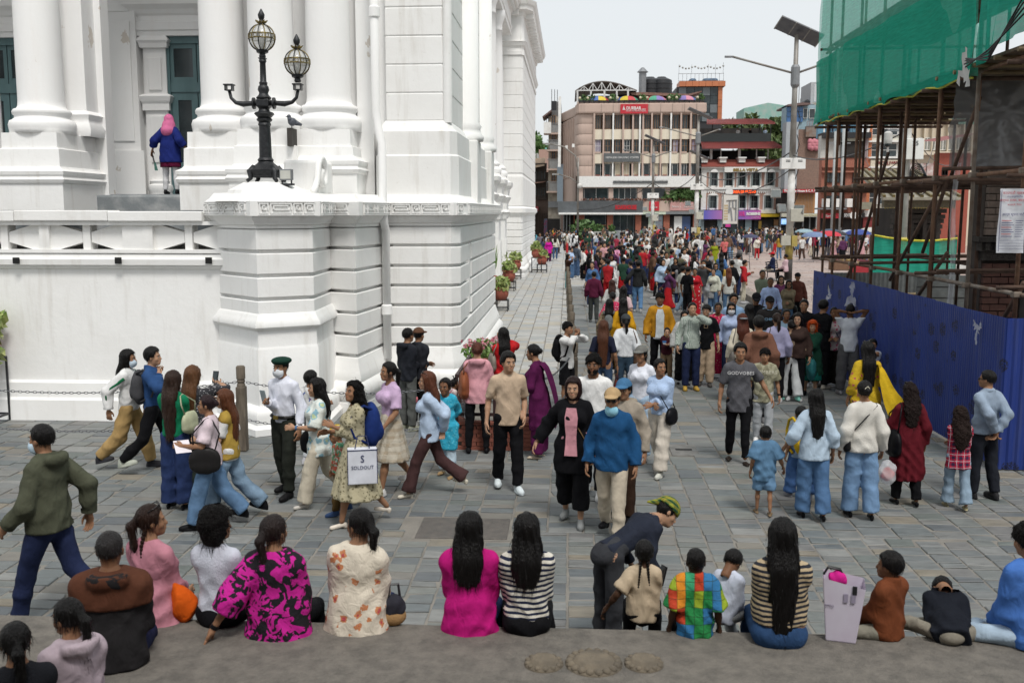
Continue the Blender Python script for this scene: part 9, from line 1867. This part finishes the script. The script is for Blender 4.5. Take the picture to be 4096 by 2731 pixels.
seat(150,1700,1.45,'girl in pale lilac hooded jacket with dark ponytail',55,True,S2,('pony',HB),hoodie((.44,.36,.40),loose=.03),('reg',NAVY),aL='lap',aR='lap',look=(.3,.1));seat(25,1775,1.45,'girl in black top with blue hair tie',35,True,S2,('pony',HB),swt((.015,.016,.02)),('reg',BLK),aL='lap',aR='lap')
c=G(1940,1478,.6);b=thing('tote_bag','large white printed tote bag with black handles on the terrace','bag',(c[0],c[1]+.08,.6),R(-14));TW=mat('tote_white',(.60,.57,.66),.55,c2=(.52,.46,.56),scale=3)
b.scale=(.68,.8,.95);m=MB();m.add([(-.15,-.08,0),(.13,-.08,0),(.13,.08,0),(-.15,.08,0),(-.20,-.10,.46),(.20,-.085,.40),(.19,.10,.43),(-.19,.09,.47)],[(0,3,2,1),(0,1,5,4),(1,2,6,5),(2,3,7,6),(3,0,4,7)]);m.build('bag_body',TW,b,bevel=.01)
MB().tube([(-.19,.0,.46),(-.15,-.02,.52),(-.04,-.02,.51),(.02,.0,.42)],.012,6).build('handle',STEELBLK,b);MB().box(.08,-.10,.36,.12,-.09,.42).build('handle',STEELBLK,b);blob(lambda q:el(q,(-.06,.0,.44),(.09,.06,.06))+wr(q,.006,50,1),(-.2,-.1,.3),(.1,.1,.54),.016,'pink_contents',(.6,.02,.25),FAB,b);text('OTTO',.032,mat('tote_print',(.30,.27,.36),.7),(-.13,-.095,.26),parent=b,depth=.001)
for x_,z_ in ((.02,.33),(.09,.33)):MB().box(x_-.02,-.098,z_-.03,x_+.02,-.093,z_+.03).build('printed_mark',mat('tote_print',(.30,.27,.36),.7),b)
c=G(418,1430,.6);b=thing('plastic_bag','crumpled bright orange carrier bag on the terrace edge','bag',(c[0],c[1]+.05,.6));blob(lambda q:smin(el(q,(0,0,.11),(.085,.09,.13)),rc(q,(-.03,0,.2),(-.09,.0,.31),.05,.035),.04)+wr(q,.010,38,3),(-.2,-.16,-.03),(.16,.16,.38),.014,'bag_body',(.62,.10,.008),FAB,b)
c=G(903,1440,.6);b=thing('basket_bag','small dark beaded bag with straw base on the terrace','bag',(c[0],c[1]+.05,.6),R(20));blob(lambda q:el(q,(0,0,.06),(.085,.065,.065)),(-.12,-.1,-.02),(.12,.1,.14),.013,'straw_base',(.33,.20,.09),KNIT,b);blob(lambda q:smax(el(q,(0,0,.13),(.08,.06,.09)),.08-q[:,2],.01)+wr(q,.004,60,2),(-.12,-.1,.05),(.12,.1,.25),.013,'cloth_top',(.03,.03,.04),FAB,b);MB().tube([(-.04,0,.2),(-.03,0,.29),(.03,0,.29),(.04,0,.2)],.01,6).build('handle',STEELBLK,b)
# ================================================================ far crowd on the square: each person an object, built from shared templates
rc_=random.Random(17);GRP='people in the far crowd'
TPL=[]
specs=[(False,'crew',tee(WHT),('reg',NAVY),'t-shirt'),(False,'short',shirt(WHT),('reg',BLK),'shirt'),(False,'crew',jack(WHT),('reg',BLK),'jacket'),(False,'short',hoodie(WHT),('slim',JEAN,'denim'),'hooded top'),(True,'long',blo(WHT),('slim',BLK),'blouse'),(True,'vlong',kur(WHT),('reg',BLK),'tunic'),(True,'bun',kur(WHT,hem=-.55),('wide',BLK),'long tunic'),(True,'mid',swt(WHT),('wide',JEAN,'denim'),'sweater'),(True,'bun',blo(WHT),('skirt',RED,'',dict(hem=.12,r1=.24)),'blouse'),(True,'long',jack(WHT),('slim',BLK),'jacket'),(False,'short',tee(WHT),('reg',BLK),'t-shirt'),(False,'crew',tee(WHT),('short',KHAKI),'t-shirt')]
poses=[dict(walk=.0,aL='down',aR='down'),dict(walk=.6,aL='swingb',aR='swingf'),dict(walk=.2,aL='chest',aR='down'),dict(walk=.4,aL='belly',aR='belly')]
hold=[]
for i,(fm,hr,tp,bt,nm) in enumerate(specs):
 for j in range(2):
  o,J=person('template',(0,-30,0),0,1.60 if fm else 1.70,fm,[S1,S2,S3][i%3],(hr,HB),tp,bt,None,sn((.35,.35,.36)),q=.036,face=False,group=GRP,**poses[(i*2+j)%4]);TPL.append((o,nm,fm))
PAL=[('white',WHT),('white',WHT),('cream',(.55,.52,.46)),('white',(.60,.60,.58)),('white',(.56,.56,.56)),('black',BLK),('black',(.012,.012,.014)),('black',BLK),('dark grey',(.05,.05,.055)),('red',(.36,.02,.025)),('crimson',(.26,.015,.04)),('pink',(.50,.28,.30)),('light blue',(.34,.44,.58)),('blue',(.06,.13,.28)),('navy',NAVY),('grey',(.20,.20,.21)),('pale grey',(.40,.40,.40)),('olive',(.09,.09,.055)),('brown',(.12,.065,.04)),('mustard',(.36,.22,.04)),('plum',(.09,.03,.08)),('beige',(.42,.34,.26)),('dark green',(.02,.055,.035))]
BPAL=[('black',BLK),('black',BLK),('navy',NAVY),('blue',JEAN),('dark blue',JEAND),('grey',GREY),('cream',CREAM_),('red',RED),('brown',(.07,.04,.03))]
placed=[]
def try_place(x,y,md):
 for a,b in placed:
  if (a-x)**2+(b-y)**2<md*md:return False
 placed.append((x,y));return True
def put(x,y,z=0.0,hdg=None):
 o,nm,fm=rc_.choice(TPL);cn,c=rc_.choice(PAL);bn,b=rc_.choice(BPAL);h=rc_.choice((0,180,0,180,90,-90,30,-30,150,-150,60,-70)) if hdg is None else hdg;h+=rc_.uniform(-18,18)
 where='near the post row' if x<3 and y<75 else 'before the corner block' if y>88 and x<14 else 'before the brick restaurant' if y>88 else 'on the raised square' if x>7 and y<70 else 'in mid square'
 view='facing the palace' if abs((h+180)%360-180)>120 else 'from behind' if abs((h+180)%360-180)<60 else 'from the side'
 c_=copy_tree(o,None,(x,y,z),R(h),'%s in %s %s and %s %s, %s, %s'%('woman' if fm else 'man',cn,nm,bn,'skirt' if any(ch.name.startswith('skirt') for ch in o.children) else 'trousers',where,view));sc_=rc_.uniform(.93,1.05);c_.scale=(sc_,)*3
 for ch in c_.children:
  n_=ch.name.split('.')[0]
  if n_ in ('trousers','skirt','shorts'):ch.color=rgb(b)
  elif n_ in ('body','hair','shoe'):pass
  else:ch.color=rgb(c)
 return c_
n=0;tries=0
near_named=[(o.location.x,o.location.y) for o in bpy.data.objects if o.get('category')=='person' and o.location.y>5];placed+=near_named
while n<72 and tries<4000:
 tries+=1;y=33+27*rc_.random();x=.75+rc_.random()**1.1*(5.9+(y-33)*.02)
 if try_place(x,y,.62):put(x,y);n+=1
n=0;tries=0
while n<125 and tries<6000:
 tries+=1;y=58+54*rc_.random()**1.1;px=rc_.uniform(2110,3560);x=(px-2273)/FPX*y
 if x<.8 and x>-.6 and y<60:continue
 if px<2290 and y<62:continue
 if 7.2<x and y<62 and rc_.random()<.55:continue
 if x<-2.0:continue
 if try_place(x,y,.75):put(x,y,.224 if (x>7.1 and y<108) else 0.0);n+=1
for k in range(10):
 y=rc_.uniform(70,120);x=-1.9+rc_.uniform(0,1.6)
 if try_place(x,y,.6):put(x,y)
def crowd_mass(count):
 VV,FF,CC=[],[],[];nv=0;k=0;tr_=0
 while k<count and tr_<9000:
  tr_+=1;y=66+46*rc_.random();px=rc_.uniform(2115,3520);x=(px-2273)/FPX*y
  if x<-1.9 or not try_place(x,y,.5):continue
  o,nm,fm=rc_.choice(TPL);c=rc_.choice(PAL)[1];b=rc_.choice(BPAL)[1];h=R(rc_.uniform(0,360));ca,sa=math.cos(h),math.sin(h);s_=rc_.uniform(.92,1.05);z=.224 if (x>7.1 and y<108) else 0
  for ch in o.children:
   me=ch.data;n_=ch.name.split('.')[0];co=np.empty(len(me.vertices)*3,f32);me.vertices.foreach_get('co',co);co=co.reshape(-1,3);ml=np.array(ch.matrix_local);co=co@ml[:3,:3].T+ml[:3,3]
   w_=np.stack([x+s_*(ca*co[:,0]-sa*co[:,1]),y+s_*(sa*co[:,0]+ca*co[:,1]),z+s_*co[:,2]],1);li=np.empty(len(me.loops),np.int32);me.loops.foreach_get('vertex_index',li);VV.append(w_);FF.append(li.reshape(-1,4)+nv);nv+=len(co)
   cc=b if n_ in ('trousers','skirt','shorts') else tuple(ch.color)[:3] if n_ in ('body','hair','shoe') else c;CC.append(np.tile(np.array([cc[0],cc[1],cc[2],1],f32),(len(co),1)))
  k+=1
 me=to_mesh('crowd',np.concatenate(VV),np.concatenate(FF));at=me.color_attributes.new('dye','FLOAT_COLOR','POINT');at.data.foreach_set('color',np.concatenate(CC).ravel())
 m=bpy.data.materials.new('crowd_cloth');t,bs=nodes_of(m);a=t.nodes.new('ShaderNodeAttribute');a.attribute_name='dye';t.links.new(a.outputs['Color'],bs.inputs['Base Color']);bs.inputs['Roughness'].default_value=.8;me.materials.append(m)
 tag(link('crowd',me),'dense mass of more people filling the far square','crowd',kind='stuff')
crowd_mass(190)
for o,nm,fm in TPL:
 for ch in list(o.children):bpy.data.objects.remove(ch)
 bpy.data.objects.remove(o)
for i,(px,py,c,r_,lab) in enumerate(((3000,955,(.04,.045,.10),1.0,'dark navy umbrella before the framed picture shop'),(3255,985,(.14,.2,.34),1.5,'pale blue umbrella over the traders'),(3310,985,(.5,.03,.05),1.6,'red umbrella over the traders'),(3345,1000,(.02,.02,.025),1.3,'black umbrella beside the red one'),(3430,985,(.03,.06,.26),1.7,'large royal blue umbrella over brass stalls'),(3395,960,(.36,.42,.5),1.4,'silver ribbed umbrella behind the blue one'),(3320,945,(.06,.08,.12),1.5,'slate grey umbrella by the shop poles'),(3215,960,(.25,.36,.4),1.3,'grey green umbrella in mid crowd'),(3480,960,(.5,.5,.46),1.7,'cream umbrella beside the green screen'))):
 y=62+i*2.2;p=atY(px,py,y);umbrella('market_umbrella',lab,(p[0],y,.224),r_*.55,r_*.22,[mat('umb_cloth_%d'%i,c,.7)],'traders\' umbrellas',pole=max(1.6,p[2]-.1-.224-r_*.2+.3))
BRASS=mat('brass_wares',(.38,.28,.12),.35,metal=.6,c2=(.2,.13,.07),scale=6)
for i in range(7):
 x=15.2+(i%4)*1.7;y=52+(i//4)*4.0+(i%2);o=thing('trader_stall',['low stall of brass wares with a red cloth','low stall of brass wares with a blue cloth','stall heaped with small metal bowls','stall with a white cloth and statues','stall with brown boxes and trinkets','stall with a maroon cloth and masks','corner stall with mixed souvenirs'][i],'stall',(x,y,.224),rc_.uniform(-.2,.2),'traders\' stalls on the square')
 MB().box(-.75,-.4,0,.75,.4,.5).build('cloth',mat('stall_cloth_%d'%i,[(.35,.03,.04),(.05,.12,.3),(.5,.48,.45),(.6,.6,.58),(.18,.1,.06),(.12,.02,.03),(.3,.28,.25)][i],.9),o,bevel=.05)
 for k in range(26):MB().sphere((rc_.uniform(-.68,.68),rc_.uniform(-.34,.34),.54),rc_.uniform(.04,.10),7,5,(1,1,rc_.uniform(.7,1.8))).build('ware',BRASS if k%3 else mat('trinkets',(.4,.1,.08),.6,c2=(.1,.2,.3),scale=9),o,'all')
for i,(zx,zy,Y,hdg,lab) in enumerate(((432,700,121,150,'guest in white at the upper terrace rail'),(540,700,121,200,'guest in black at the upper terrace rail'),(672,700,121,170,'guest in pale shirt near the terrace end'))):
 f=Fac(2750,250,Y,None);o,J=person(lab,(f.x(zx),Y,f.z(716)),hdg,1.65,bool(i%2),S2,('short',HB),tee([WHT,BLK,LBLU][i]),('reg',NAVY),q=.036,face=False,group='terrace guests')
for i,zx in enumerate((250,318,372,405,500)):
 f=Fac(3200,300,93.5,None);person(['guest in dark top at the blue terrace rail','guest in brown shirt at the blue terrace','guest in grey at the blue terrace rail','guest in tan at the blue terrace rail','guest in pink top at the blue terrace'][i],(f.x(zx),93.5,f.z(520)),180+20*i,1.65,i==4,S2,('short',HB),tee([BLK,BROWN,GREY,(.3,.2,.12),PINK_][i]),('reg',NAVY),q=.036,face=False,group='terrace guests')
